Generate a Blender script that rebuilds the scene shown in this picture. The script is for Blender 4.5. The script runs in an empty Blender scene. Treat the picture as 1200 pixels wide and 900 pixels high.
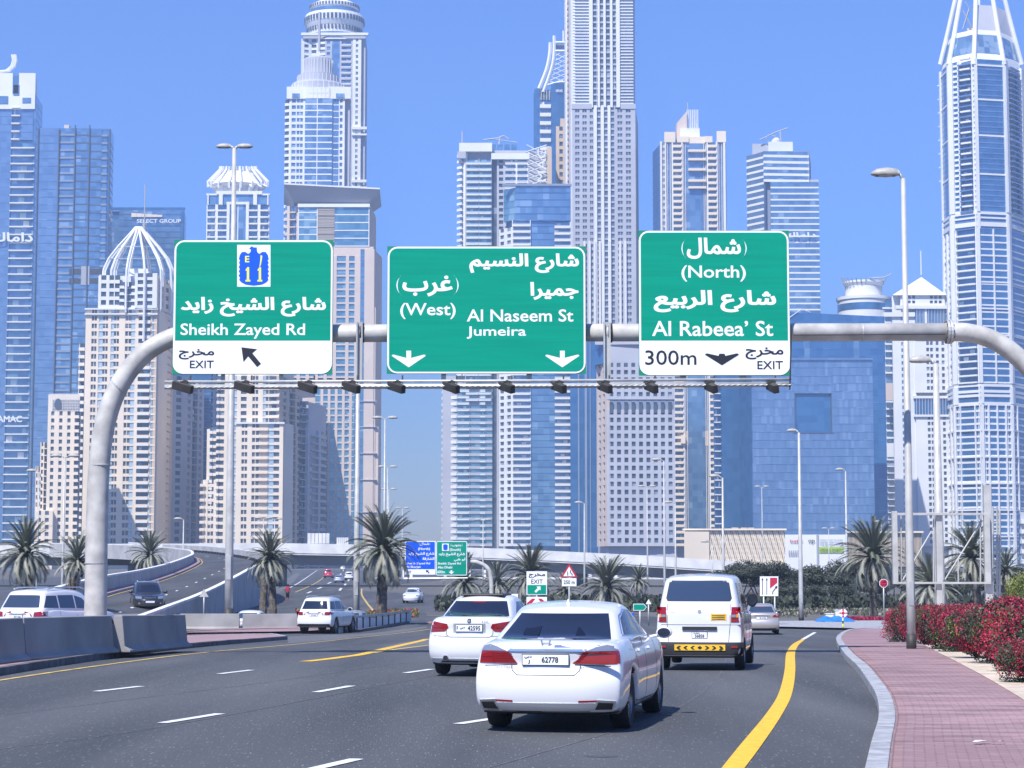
import bpy, bmesh, math, random
from mathutils import Vector, Matrix
from mathutils.bvhtree import BVHTree
random.seed(7)
SC = bpy.context.scene
COL = SC.collection
R = math.radians
# ---------------------------------------------------------------- camera, sky, sun, exposure
FOC = 2400.0                     # focal length in pixels of the 1200x900 photograph
HC = 1.83
PIT = math.atan2(220.0, FOC)
cp, sp = math.cos(PIT), math.sin(PIT)
cam = bpy.data.cameras.new("camera")
cam.sensor_width = 36.0
cam.lens = 36.0 * FOC / 1200.0
cam.clip_start = 0.5
cam.clip_end = 9000.0
camo = bpy.data.objects.new("camera", cam)
COL.objects.link(camo)
camo.location = (0, 0, HC)
camo.rotation_euler = (math.pi / 2 + PIT, 0, 0)
SC.camera = camo
SUN_D = Vector((0.34, 0.66, -1.0)).normalized()
w = bpy.data.worlds.new("World")
SC.world = w
w.use_nodes = True
nt = w.node_tree
bg = nt.nodes["Background"]
sky = nt.nodes.new("ShaderNodeTexSky")
sky.sky_type = 'NISHITA'
sky.sun_disc = False
sky.sun_elevation = math.asin(-SUN_D.z)
sky.sun_rotation = math.atan2(-SUN_D.x, -SUN_D.y) % (2 * math.pi)
sky.altitude = 0
sky.air_density = 1.0
sky.dust_density = 0.35
sky.ozone_density = 5.0
tc_ = nt.nodes.new("ShaderNodeTexCoord"); sx_ = nt.nodes.new("ShaderNodeSeparateXYZ")
nt.links.new(tc_.outputs["Generated"], sx_.inputs[0])
rp_ = nt.nodes.new("ShaderNodeValToRGB")                 # colour of the dusty desert air: violet-blue above, duller at the horizon
rp_.color_ramp.elements[0].position = 0.0; rp_.color_ramp.elements[0].color = (0.35, 0.35, 0.45, 1)
rp_.color_ramp.elements[1].position = 0.30; rp_.color_ramp.elements[1].color = (0.34, 0.535, 0.90, 1)
e_ = rp_.color_ramp.elements.new(0.10); e_.color = (0.32, 0.405, 0.60, 1)
e_ = rp_.color_ramp.elements.new(0.16); e_.color = (0.31, 0.48, 0.82, 1)
nt.links.new(sx_.outputs[2], rp_.inputs[0])
mx_ = nt.nodes.new("ShaderNodeMix"); mx_.data_type = 'RGBA'; mx_.blend_type = 'MULTIPLY'; mx_.inputs[0].default_value = 1.0
nt.links.new(sky.outputs[0], mx_.inputs[6]); nt.links.new(rp_.outputs[0], mx_.inputs[7])
nt.links.new(mx_.outputs[2], bg.inputs[0])
bg.inputs[1].default_value = 0.15
sun = bpy.data.lights.new("sun", 'SUN')
sun.energy = 4.8
sun.angle = R(0.53)
sun.color = (1.0, 0.955, 0.89)
suno = bpy.data.objects.new("sun", sun)
COL.objects.link(suno)
suno.rotation_euler = SUN_D.to_track_quat('-Z', 'Y').to_euler()
SC.view_settings.view_transform = 'Standard'
SC.view_settings.look = 'None'
SC.view_settings.exposure = 0.6
SC.view_settings.gamma = 1.0
HAZE = 0.00029
HAZE_COL = (0.52, 0.70, 1.0)
SC.cycles.max_bounces = 6
SC.cycles.volume_bounces = 0
SC.cycles.diffuse_bounces = 3
SC.cycles.glossy_bounces = 3
SC.cycles.transmission_bounces = 4

# ---------------------------------------------------------------- helpers
def gz(Y):                                   # terrain: a shallow dip ahead of the junction
    t = min(max((Y - 30.0) / 82.0, 0), 1)
    h = -1.3 * t * t * (3 - 2 * t)
    if Y > 200: h += (min(Y, 1200) - 200) * 0.0057
    return h
def ray(px, py):
    u, v = (px - 600.0) / FOC, (450.0 - py) / FOC
    return u, cp - v * sp, sp + v * cp
def P(px, py, Y):
    x, y, z = ray(px, py)
    t = Y / y
    return Vector((x * t, Y, HC + z * t))
def zf(py, Y): return P(600, py, Y).z
def G(px, py, h=0.0):
    lo, hi = 5.0, 3000.0
    for _ in range(50):
        m = (lo + hi) / 2
        if P(px, py, m).z > gz(m) + h: lo = m
        else: hi = m
    return P(px, py, lo)
def GY(px, Y, h=0.0):
    x, y, z = ray(px, 700)
    return Vector((x * Y / y, Y, gz(Y) + h))

MATS = {}
def mat(name, col, rough=0.6, metal=0.0, var=0.0, scale=4.0, col2=None, bump=0.0, bscale=30.0, stretch=(1, 1, 1), spec=0.5, emit=None, coat=0.0, mixw=(0.35, 0.65), detail=4.0):
    if name in MATS: return MATS[name]
    m = bpy.data.materials.new(name)
    m.use_nodes = True
    n = m.node_tree; b = n.nodes["Principled BSDF"]
    b.inputs["Base Color"].default_value = (*col, 1)
    b.inputs["Roughness"].default_value = rough
    b.inputs["Metallic"].default_value = metal
    b.inputs["Specular IOR Level"].default_value = spec
    b.inputs["Coat Weight"].default_value = coat
    if coat: b.inputs["Coat Roughness"].default_value = 0.03
    tc = n.nodes.new("ShaderNodeTexCoord")
    mp = n.nodes.new("ShaderNodeMapping"); mp.inputs["Scale"].default_value = stretch
    n.links.new(tc.outputs["Object"], mp.inputs["Vector"])
    if var or col2:
        no = n.nodes.new("ShaderNodeTexNoise"); no.inputs["Scale"].default_value = scale; no.inputs["Detail"].default_value = detail
        n.links.new(mp.outputs[0], no.inputs["Vector"])
        rp = n.nodes.new("ShaderNodeValToRGB")
        rp.color_ramp.elements[0].position = mixw[0]; rp.color_ramp.elements[1].position = mixw[1]
        c1 = [max(0, c * (1 - var)) for c in col]; c2 = col2 or [min(1, c * (1 + var)) for c in col]
        if col2: c1 = col
        rp.color_ramp.elements[0].color = (*c1, 1); rp.color_ramp.elements[1].color = (*c2, 1)
        n.links.new(no.outputs[0], rp.inputs[0]); n.links.new(rp.outputs[0], b.inputs["Base Color"])
    if bump:
        n2 = n.nodes.new("ShaderNodeTexNoise"); n2.inputs["Scale"].default_value = bscale; n2.inputs["Detail"].default_value = 3
        n.links.new(mp.outputs[0], n2.inputs["Vector"])
        bm_ = n.nodes.new("ShaderNodeBump"); bm_.inputs["Strength"].default_value = bump; bm_.inputs["Distance"].default_value = 0.02
        n.links.new(n2.outputs[0], bm_.inputs["Height"]); n.links.new(bm_.outputs[0], b.inputs["Normal"])
    if emit:
        b.inputs["Emission Color"].default_value = (*col, 1); b.inputs["Emission Strength"].default_value = emit
    MATS[name] = m
    return m
def glassmat(name, c1, c2, cell=(3.0, 3.0, 3.4), rough=0.12, metal=0.55, c3=None):
    """reflective facade glass whose panes differ a little, cell by cell"""
    m = bpy.data.materials.new(name); m.use_nodes = True
    n = m.node_tree; b = n.nodes["Principled BSDF"]
    tc = n.nodes.new("ShaderNodeTexCoord")
    sn = n.nodes.new("ShaderNodeVectorMath"); sn.operation = 'SNAP'; sn.inputs[1].default_value = cell
    wn = n.nodes.new("ShaderNodeTexWhiteNoise")
    n.links.new(tc.outputs["Object"], sn.inputs[0]); n.links.new(sn.outputs[0], wn.inputs["Vector"])
    no = n.nodes.new("ShaderNodeTexNoise"); no.inputs["Scale"].default_value = 0.03; no.inputs["Detail"].default_value = 3
    n.links.new(tc.outputs["Object"], no.inputs["Vector"])
    mx = n.nodes.new("ShaderNodeMath"); mx.operation = 'MULTIPLY_ADD'; mx.inputs[1].default_value = 0.45
    n.links.new(wn.outputs["Value"], mx.inputs[0])
    m2 = n.nodes.new("ShaderNodeMath"); m2.operation = 'MULTIPLY'; m2.inputs[1].default_value = 0.7
    n.links.new(no.outputs[0], m2.inputs[0]); n.links.new(m2.outputs[0], mx.inputs[2])
    rp = n.nodes.new("ShaderNodeValToRGB")
    rp.color_ramp.elements[0].color = (*c1, 1); rp.color_ramp.elements[1].color = (*c2, 1)
    rp.color_ramp.elements[0].position = 0.25; rp.color_ramp.elements[1].position = 0.75
    if c3:
        e = rp.color_ramp.elements.new(0.78); e.color = (*c3, 1)
    n.links.new(mx.outputs[0], rp.inputs[0]); n.links.new(rp.outputs[0], b.inputs["Base Color"])
    b.inputs["Roughness"].default_value = rough; b.inputs["Metallic"].default_value = metal
    MATS[name] = m
    return m
def tag(o, label=None, cat=None, group=None, kind=None):
    if label: o["label"] = label
    if cat: o["category"] = cat
    if group: o["group"] = group
    if kind: o["kind"] = kind
    return o
def link(o, parent=None):
    COL.objects.link(o)
    if parent is not None: o.parent = parent
    return o
def empty(name, loc=(0, 0, 0), rz=0.0):
    o = bpy.data.objects.new(name, None); o.empty_display_size = 0.3
    link(o); o.location = loc; o.rotation_euler = (0, 0, rz)
    return o
def copy_tree(o, parent=None):
    c = o.copy(); COL.objects.link(c)
    if parent is not None:
        c.parent = parent
    for ch in KIDS.get(o.name, []): copy_tree(ch, c)
    KIDS[c.name] = [x for x in c.children] if False else KIDS.get(o.name, [])
    return c
KIDS = {}
def reg_kids(root):
    KIDS.clear()
    for o in COL.objects:
        if o.parent is not None: KIDS.setdefault(o.parent.name, []).append(o)

class MB:
    """mesh builder: faces with a material each"""
    def __init__(s): s.v = []; s.f = []; s.m = []; s.mats = []
    def mi(s, m):
        if m not in s.mats: s.mats.append(m)
        return s.mats.index(m)
    def quad(s, a, b, c, d, m):
        i = len(s.v); s.v += [tuple(a), tuple(b), tuple(c), tuple(d)]; s.f.append((i, i + 1, i + 2, i + 3)); s.m.append(s.mi(m))
    def poly(s, pts, m):
        i = len(s.v); s.v += [tuple(p) for p in pts]; s.f.append(tuple(range(i, i + len(pts)))); s.m.append(s.mi(m))
    def box8(s, c, m, back=True):
        """c: 8 corners, bottom ring 0..3 (ccw from above), top ring 4..7"""
        i = len(s.v); s.v += [tuple(p) for p in c]; k = s.mi(m)
        for q in ((3, 2, 1, 0), (4, 5, 6, 7), (0, 1, 5, 4), (1, 2, 6, 5), (2, 3, 7, 6), (3, 0, 4, 7)):
            s.f.append(tuple(i + a for a in q)); s.m.append(k)
    def box(s, x0, x1, y0, y1, z0, z1, m, M=None):
        c = [Vector(p) for p in ((x0, y0, z0), (x1, y0, z0), (x1, y1, z0), (x0, y1, z0), (x0, y0, z1), (x1, y0, z1), (x1, y1, z1), (x0, y1, z1))]
        if M is not None: c = [M @ p for p in c]
        s.box8(c, m)
    def tube(s, pts, rad, m, n=8, cap=True):
        pts = [Vector(p) for p in pts]
        rs = rad if isinstance(rad, (list, tuple)) else [rad] * len(pts)
        k = s.mi(m); base = len(s.v); prev = None
        for i, p in enumerate(pts):
            d = (pts[min(i + 1, len(pts) - 1)] - pts[max(i - 1, 0)]).normalized()
            if prev is None:
                a = d.cross(Vector((0, 0, 1)))
                if a.length < 1e-3: a = d.cross(Vector((0, 1, 0)))
                a.normalize()
            else:
                a = (prev - d * prev.dot(d)).normalized()
            prev = a; b = d.cross(a)
            for j in range(n):
                t = 2 * math.pi * j / n
                s.v.append(tuple(p + (a * math.cos(t) + b * math.sin(t)) * rs[i]))
        for i in range(len(pts) - 1):
            for j in range(n):
                q = base + i * n
                s.f.append((q + j, q + (j + 1) % n, q + n + (j + 1) % n, q + n + j)); s.m.append(k)
        if cap:
            s.f.append(tuple(base + j for j in reversed(range(n)))); s.m.append(k)
            q = base + (len(pts) - 1) * n
            s.f.append(tuple(q + j for j in range(n))); s.m.append(k)
    def lathe(s, prof, m, n=24, c=(0, 0, 0), a0=0.0, a1=2 * math.pi, squash=1.0):
        """prof: (r, z) list, round the vertical axis"""
        k = s.mi(m); base = len(s.v); full = abs(a1 - a0 - 2 * math.pi) < 1e-6; nn = n if full else n + 1
        for r, z in prof:
            for j in range(nn):
                t = a0 + (a1 - a0) * j / n
                s.v.append((c[0] + r * math.cos(t), c[1] + r * math.sin(t) * squash, c[2] + z))
        for i in range(len(prof) - 1):
            for j in range(n):
                a = base + i * nn + j; b = base + i * nn + (j + 1) % nn
                s.f.append((a, b, b + nn, a + nn)); s.m.append(k)
    def prism(s, pts, z0, z1, m, top=None):
        """pts: 2-D polygon ccw; z0,z1 numbers"""
        n = len(pts); i = len(s.v); k = s.mi(m)
        s.v += [(p[0], p[1], z0) for p in pts] + [(p[0], p[1], z1) for p in pts]
        for j in range(n):
            s.f.append((i + j, i + (j + 1) % n, i + n + (j + 1) % n, i + n + j)); s.m.append(k)
        s.f.append(tuple(i + n + j for j in range(n))); s.m.append(s.mi(top) if top else k)
        s.f.append(tuple(i + j for j in reversed(range(n)))); s.m.append(k)
    def build(s, name, parent=None, smooth=False, kind=None, bevel=0.0, loc=None):
        me = bpy.data.meshes.new(name)
        me.from_pydata(s.v, [], s.f)
        for m in s.mats: me.materials.append(m)
        me.polygons.foreach_set("material_index", s.m)
        if smooth: me.polygons.foreach_set("use_smooth", [True] * len(s.f))
        me.update()
        o = bpy.data.objects.new(name, me); link(o, parent)
        if loc is not None: o.location = loc
        if kind: o["kind"] = kind
        if bevel:
            b = o.modifiers.new("bevel", 'BEVEL'); b.width = bevel; b.segments = 2; b.limit_method = 'ANGLE'; b.angle_limit = R(40)
        return o
def smooth_by_angle(o, ang=35):
    me = o.data
    me.polygons.foreach_set("use_smooth", [True] * len(me.polygons))
    me.set_sharp_from_angle(angle=R(ang))

AF = {'ا': (0xFE8D, 0), 'أ': (0xFE83, 0), 'ب': (0xFE8F, 1), 'ج': (0xFE9D, 1), 'خ': (0xFEA5, 1), 'د': (0xFEA9, 0), 'ر': (0xFEAD, 0), 'ز': (0xFEAF, 0), 'س': (0xFEB1, 1),
      'ش': (0xFEB5, 1), 'ع': (0xFEC9, 1), 'غ': (0xFECD, 1), 'ل': (0xFEDD, 1), 'م': (0xFEE1, 1), 'ن': (0xFEE5, 1), 'ي': (0xFEF1, 1), 'ق': (0xFED5, 1), 'ف': (0xFED1, 1),
      'و': (0xFEED, 0), 'ظ': (0xFEC5, 1), 'ك': (0xFED9, 1), 'ة': (0xFE93, 0)}
def ar(s):
    out = []
    for i, c in enumerate(s):
        if c not in AF: out.append(c); continue
        b, dual = AF[c]
        pj = i > 0 and s[i - 1] in AF and AF[s[i - 1]][1]
        nj = dual and i + 1 < len(s) and s[i + 1] in AF
        k = 3 if pj and nj else 2 if nj else 1 if pj else 0
        out.append(chr(b + k) if k else c)
    return ''.join(reversed(out))
TXT = {}
def text_mesh(body, bold=0.0, shear=0.0):
    """outline of the text, thickened by bold and filled by the nonzero winding rule"""
    import numpy as np
    from mathutils.geometry import delaunay_2d_cdt
    key = (body, bold, shear)
    if key in TXT: return TXT[key]
    c = bpy.data.curves.new("t", 'FONT'); c.body = body; c.size = 1; c.resolution_u = 3; c.shear = shear; c.fill_mode = 'NONE'
    o = bpy.data.objects.new("t", c); COL.objects.link(o)
    bpy.context.view_layer.update()
    me = bpy.data.meshes.new_from_object(o.evaluated_get(bpy.context.evaluated_depsgraph_get()))
    V = [Vector((v.co.x, v.co.y)) for v in me.vertices]; E = [tuple(e.vertices) for e in me.edges]
    bpy.data.objects.remove(o); bpy.data.curves.remove(c); bpy.data.meshes.remove(me)
    if not V: TXT[key] = ([], []); return TXT[key]
    area = sum(V[a].x * V[b].y - V[b].x * V[a].y for a, b in E); sg = 1 if area > 0 else -1
    if bold:
        N = [Vector((0, 0)) for _ in V]
        for a, b in E:
            d = V[b] - V[a]
            if d.length > 1e-9:
                d.normalize(); n = Vector((d.y, -d.x)) * sg; N[a] += n; N[b] += n
        V = [v + (n.normalized() * min(1.5, 2 / max(n.length, .8)) * bold if n.length > 1e-6 else n) for v, n in zip(V, N)]
    nv, ne, nf, *_ = delaunay_2d_cdt(V, E, [], 0, 1e-5)
    A = np.array([V[a][:] for a, b in E]); B = np.array([V[b][:] for a, b in E]); T = []
    dy = B[:, 1] - A[:, 1]; dy = np.where(abs(dy) < 1e-12, 1e-12, dy)
    for f in nf:
        cx = sum(nv[i].x for i in f) / 3; cy = sum(nv[i].y for i in f) / 3
        cr = (A[:, 1] > cy) != (B[:, 1] > cy); x = A[:, 0] + (cy - A[:, 1]) / dy * (B[:, 0] - A[:, 0])
        k = cr & (x > cx)
        if int(np.sum(np.where(dy[k] > 0, 1, -1))) != 0: T.append(tuple(f))
    TXT[key] = ([Vector((p.x, p.y, 0)) for p in nv], T)
    return TXT[key]
def text_fit(body, M, x0, x1, z0, z1, m, parent, name="lettering", bold=0.02, dy=-0.012, keep=False, shear=0.0):
    """text fitted into the rectangle x0..x1, z0..z1 of the plane M (x right, z up), dy proud of it"""
    vs, fs = text_mesh(body, bold, shear)
    if not vs: return None
    us = {i for f in fs for i in f}; vs = [v if i in us else vs[next(iter(us))] for i, v in enumerate(vs)]
    ax0 = min(v.x for v in vs); ax1 = max(v.x for v in vs); az0 = min(v.y for v in vs); az1 = max(v.y for v in vs)
    sx = (x1 - x0) / (ax1 - ax0); sz = (z1 - z0) / (az1 - az0)
    b = MB()
    k = b.mi(m)
    b.v = [tuple(M @ Vector((x0 + (v.x - ax0) * sx, dy, z0 + (v.y - az0) * sz))) for v in vs]
    b.f = list(fs); b.m = [k] * len(fs)
    return b.build(name, parent)
def fillpoly(b, pts, m):
    """possibly concave flat polygon"""
    from mathutils.geometry import tessellate_polygon
    pts = [Vector(p) for p in pts]
    tr = tessellate_polygon([pts]); i = len(b.v); b.v += [tuple(p) for p in pts]; k = b.mi(m)
    for t in tr: b.f.append(tuple(i + a for a in t)); b.m.append(k)
def rrect(x0, x1, z0, z1, r, n=5):
    out = []
    for cx, cz, a in ((x1 - r, z1 - r, 0), (x0 + r, z1 - r, 90), (x0 + r, z0 + r, 180), (x1 - r, z0 + r, 270)):
        for i in range(n + 1):
            t = R(a + 90 * i / n); out.append((cx + r * math.cos(t), cz + r * math.sin(t)))
    return out
def plate(b, pts2, m, M, y0, y1):
    """extruded flat plate from a 2-D outline (x,z), front at y0, back at y1"""
    f = [M @ Vector((p[0], y0, p[1])) for p in pts2]; k = [M @ Vector((p[0], y1, p[1])) for p in pts2]
    fillpoly(b, f, m); n = len(pts2)
    fillpoly(b, k, m)
    for i in range(n): b.quad(f[i], f[(i + 1) % n], k[(i + 1) % n], k[i], m)
def lerp(a, b, t): return a + (b - a) * t
def interp(pts, x):
    if x <= pts[0][0]: return pts[0][1]
    for (a, b), (c, d) in zip(pts, pts[1:]):
        if x <= c: return b + (d - b) * (x - a) / (c - a)
    return pts[-1][1]
def resample(pts, step):
    out = [Vector(pts[0])]; 
    for a, b in zip(pts, pts[1:]):
        a = Vector(a); b = Vector(b); n = max(1, int((b - a).length / step + 0.5))
        for i in range(1, n + 1): out.append(a.lerp(b, i / n))
    return out
def smoothpts(pts, n=6):
    """Catmull-Rom through points"""
    p = [Vector(q) for q in pts]; out = []
    for i in range(len(p) - 1):
        a = p[max(i - 1, 0)]; b = p[i]; c = p[i + 1]; d = p[min(i + 2, len(p) - 1)]
        for k in range(n):
            t = k / n
            out.append(0.5 * ((2 * b) + (c - a) * t + (2 * a - 5 * b + 4 * c - d) * t * t + (3 * b - a - 3 * c + d) * t ** 3))
    out.append(p[-1])
    return out
# ---------------------------------------------------------------- materials
m_asph = mat("asphalt", (0.044, 0.048, 0.053), 0.75, bump=0.3, bscale=90, spec=0.3, col2=(0.096, 0.100, 0.106), scale=0.55, detail=9, stretch=(1, .09, 1), mixw=(0.28, 0.72))
def _speck(m, amount=0.22, sc=28.0):
    n = m.node_tree; b = n.nodes["Principled BSDF"]; src = b.inputs["Base Color"].links[0].from_socket
    tc = n.nodes.new("ShaderNodeTexCoord")
    no = n.nodes.new("ShaderNodeTexNoise"); no.inputs["Scale"].default_value = sc; no.inputs["Detail"].default_value = 2
    mp = n.nodes.new("ShaderNodeMapping"); mp.inputs["Scale"].default_value = (1, .1, 1)
    n.links.new(tc.outputs["Object"], mp.inputs["Vector"]); n.links.new(mp.outputs[0], no.inputs["Vector"])
    rp = n.nodes.new("ShaderNodeValToRGB"); rp.color_ramp.elements[0].position = 0.62; rp.color_ramp.elements[1].position = 0.72
    rp.color_ramp.elements[0].color = (0, 0, 0, 1); rp.color_ramp.elements[1].color = (1, 1, 1, 1)
    n.links.new(no.outputs[0], rp.inputs[0])
    mx = n.nodes.new("ShaderNodeMix"); mx.data_type = 'RGBA'; mx.inputs[7].default_value = (amount, amount, amount * 1.05, 1)
    n.links.new(rp.outputs[0], mx.inputs[0]); n.links.new(src, mx.inputs[6]); n.links.new(mx.outputs[2], b.inputs["Base Color"])
_speck(m_asph, 0.19, 44.0)
m_asph2 = mat("asphalt_worn", (0.10, 0.105, 0.115), 0.8, col2=(0.13, 0.135, 0.14), scale=0.6, spec=0.3)
m_sand = mat("sand", (0.50, 0.42, 0.33), 0.95, var=0.2, scale=3, bump=0.5, bscale=25)
m_dry = mat("dry_ground", (0.13, 0.12, 0.11), 0.95, col2=(0.09, 0.09, 0.085), scale=0.5, bump=0.4, bscale=8)
m_white = mat("road_paint_white", (0.62, 0.63, 0.65), 0.6, var=0.2, scale=9, detail=6)
m_yel = mat("road_paint_yellow", (0.72, 0.42, 0.02), 0.6, var=0.12, scale=8, detail=6)
m_yelw = mat("road_paint_yellow_worn", (0.50, 0.36, 0.10), 0.7, var=0.3, scale=3, detail=8)
m_kerb = mat("kerb_concrete", (0.30, 0.31, 0.33), 0.85, var=0.22, scale=5, bump=0.2)
m_kerbd = mat("kerb_dark", (0.10, 0.10, 0.11), 0.85, var=0.3, scale=3)
m_pink = mat("paver_pink", (0.265, 0.17, 0.18), 0.85, var=0.3, scale=0.8, stretch=(0.5, 2.2, 1), bump=0.2, detail=7)
m_pink2 = mat("paver_pink_dark", (0.25, 0.158, 0.168), 0.85, var=0.3, scale=0.8, stretch=(0.5, 2.2, 1), detail=7)
m_pink3 = mat("paver_pink_pale", (0.29, 0.19, 0.198), 0.85, var=0.25, scale=0.8, stretch=(0.5, 2.2, 1), detail=7)
m_joint = mat("joint_sand", (0.235, 0.16, 0.165), 0.95, var=0.2)
m_conc = mat("concrete", (0.27, 0.265, 0.265), 0.85, var=0.18, scale=0.7, bump=0.25, detail=8)
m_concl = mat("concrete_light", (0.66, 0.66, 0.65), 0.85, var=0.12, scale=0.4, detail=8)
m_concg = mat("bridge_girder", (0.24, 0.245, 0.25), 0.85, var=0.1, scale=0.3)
m_galv = mat("galvanised_steel", (0.46, 0.47, 0.46), 0.5, 0.35, var=0.16, scale=3.0, stretch=(1, 1, 0.4), detail=8, bump=0.1)
m_galvw = mat("grey_painted_pipe", (0.46, 0.45, 0.42), 0.5, 0.0, var=0.2, scale=2.2, detail=9, bump=0.15, bscale=14)
m_pole = mat("pole_paint", (0.44, 0.44, 0.42), 0.45, 0.1, var=0.12, scale=2)
m_dark = mat("dark_metal", (0.045, 0.042, 0.04), 0.6, 0.2, var=0.2)
m_blk = mat("black_paint", (0.012, 0.012, 0.014), 0.5)
m_green = mat("sign_green", (0.0, 0.27, 0.175), 0.65, spec=0.12, var=0.07, scale=1.6, stretch=(0.25, 1, 6), detail=8)
m_greenb = mat("sign_green_back", (0.0, 0.22, 0.12), 0.5)
m_sblue = mat("sign_blue", (0.0, 0.09, 0.72), 0.45)
m_swhite = mat("sign_white", (0.80, 0.82, 0.86), 0.45, var=0.03, scale=2)
m_sblack = mat("sign_black", (0.012, 0.013, 0.02), 0.5)
m_syel = mat("sign_yellow", (0.85, 0.85, 0.05), 0.5)
m_sred = mat("sign_red", (0.48, 0.02, 0.05), 0.45)
m_rubber = mat("tyre_rubber", (0.014, 0.014, 0.015), 0.8)
m_alloy = mat("wheel_alloy", (0.35, 0.36, 0.38), 0.3, 0.9)
m_cwhite = mat("car_paint_white", (0.66, 0.67, 0.69), 0.28, coat=1.0)
m_cdark = mat("car_paint_dark", (0.035, 0.036, 0.04), 0.25, 0.3, coat=1.0)
m_cbeige = mat("car_paint_champagne", (0.52, 0.47, 0.42), 0.3, 0.5, coat=1.0)
m_cred = mat("car_paint_red", (0.45, 0.02, 0.05), 0.3, coat=1.0)
m_csilver = mat("car_paint_silver", (0.5, 0.52, 0.55), 0.3, 0.6, coat=1.0)
m_cglass = mat("car_glass", (0.012, 0.017, 0.035), 0.04, spec=0.7)
m_cglassb = mat("car_glass_bluish", (0.05, 0.075, 0.12), 0.04, 0.35, spec=0.8)
m_tail = mat("tail_light_red", (0.24, 0.003, 0.007), 0.15, coat=1.0)
m_taild = mat("tail_light_dark_red", (0.10, 0.0, 0.008), 0.12, coat=1.0)
m_clear = mat("lamp_clear", (0.34, 0.37, 0.43), 0.1, 0.6)
m_amber = mat("lamp_amber", (0.8, 0.28, 0.02), 0.15, coat=1.0)
m_chrome = mat("chrome", (0.70, 0.71, 0.73), 0.28, 1.0)
m_lampg = mat("lamp_housing_grey", (0.36, 0.35, 0.32), 0.5, var=0.15, scale=6)
m_plate = mat("number_plate_white", (0.72, 0.74, 0.78), 0.4)
m_plast = mat("black_plastic", (0.022, 0.022, 0.024), 0.55)
m_seam = mat("panel_gap", (0.05, 0.05, 0.055), 0.8)
m_bark = mat("palm_bark", (0.12, 0.10, 0.08), 0.95, var=0.4, scale=6, bump=0.8, bscale=12)
m_trunk = mat("tree_bark", (0.07, 0.055, 0.045), 0.95, var=0.3)
m_fr = [mat("palm_frond", (0.15, 0.165, 0.12), 0.6, var=0.3, scale=0.9), mat("palm_frond_pale", (0.26, 0.265, 0.21), 0.6, var=0.3, scale=0.9), mat("palm_frond_dry", (0.30, 0.26, 0.20), 0.8, var=0.3, scale=0.9)]
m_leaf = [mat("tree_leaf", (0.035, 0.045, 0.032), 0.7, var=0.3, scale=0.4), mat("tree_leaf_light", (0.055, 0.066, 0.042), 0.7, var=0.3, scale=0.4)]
m_bleaf = [mat("bush_leaf", (0.05, 0.085, 0.03), 0.6, var=0.3), mat("bush_leaf_yellow", (0.17, 0.19, 0.03), 0.6, var=0.3)]
m_bract = [mat("bract_red", (0.30, 0.006, 0.035), 0.6, var=0.2, scale=2), mat("bract_dark_red", (0.16, 0.005, 0.02), 0.6, var=0.2, scale=2), mat("bract_pink", (0.42, 0.02, 0.075), 0.6, var=0.2, scale=2)]
m_tarp = mat("blue_tarpaulin", (0.02, 0.17, 0.68), 0.45, var=0.2, scale=2)
# building stuff
m_wwhite = mat("wall_white", (0.74, 0.75, 0.76), 0.7, var=0.06, scale=0.05)
m_wcream = mat("wall_cream", (0.80, 0.69, 0.54), 0.8, var=0.06, scale=0.05)
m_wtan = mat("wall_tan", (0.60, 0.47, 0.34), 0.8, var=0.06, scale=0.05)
m_wpink = mat("wall_rose_beige", (0.62, 0.52, 0.45), 0.8, var=0.06, scale=0.05)
m_wgrey = mat("wall_grey", (0.36, 0.38, 0.42), 0.7, var=0.08, scale=0.05)
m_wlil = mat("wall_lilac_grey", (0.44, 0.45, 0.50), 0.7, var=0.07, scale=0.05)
m_wblue = mat("wall_bluegrey", (0.22, 0.27, 0.36), 0.6, var=0.08, scale=0.05)
m_stone = mat("wall_stone", (0.36, 0.32, 0.28), 0.9, var=0.3, scale=0.5, stretch=(0.3, 0.3, 3))
m_dwin = glassmat("window_dark", (0.03, 0.04, 0.055), (0.10, 0.13, 0.17), c3=(0.30, 0.34, 0.38), metal=0.1, rough=0.15)
m_gflick = glassmat("glass_panes_small", (0.13, 0.25, 0.44), (0.20, 0.33, 0.54), c3=(0.25, 0.39, 0.60), cell=(1.3, 3.0, 3.75), metal=0.5, rough=0.25)
m_gblue = glassmat("glass_blue", (0.09, 0.21, 0.38), (0.19, 0.35, 0.54), c3=(0.36, 0.50, 0.64), metal=0.5)
m_gsky = glassmat("glass_sky", (0.14, 0.26, 0.45), (0.22, 0.36, 0.56), metal=0.55, rough=0.2)
m_gteal = glassmat("glass_teal", (0.08, 0.22, 0.34), (0.18, 0.38, 0.50), c3=(0.35, 0.52, 0.6), metal=0.5)
m_gdeep = glassmat("glass_deep", (0.03, 0.14, 0.32), (0.06, 0.20, 0.42), metal=0.4, rough=0.15)
m_mwin = glassmat("window_mid", (0.09, 0.12, 0.18), (0.16, 0.20, 0.28), metal=0.1, rough=0.2)
m_gpale = glassmat("glass_pale", (0.34, 0.46, 0.55), (0.50, 0.62, 0.68), metal=0.2, rough=0.2)
m_mull = mat("mullion_dark", (0.06, 0.09, 0.15), 0.6)
m_logo = mat("logo_white", (0.75, 0.77, 0.8), 0.5)

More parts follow.
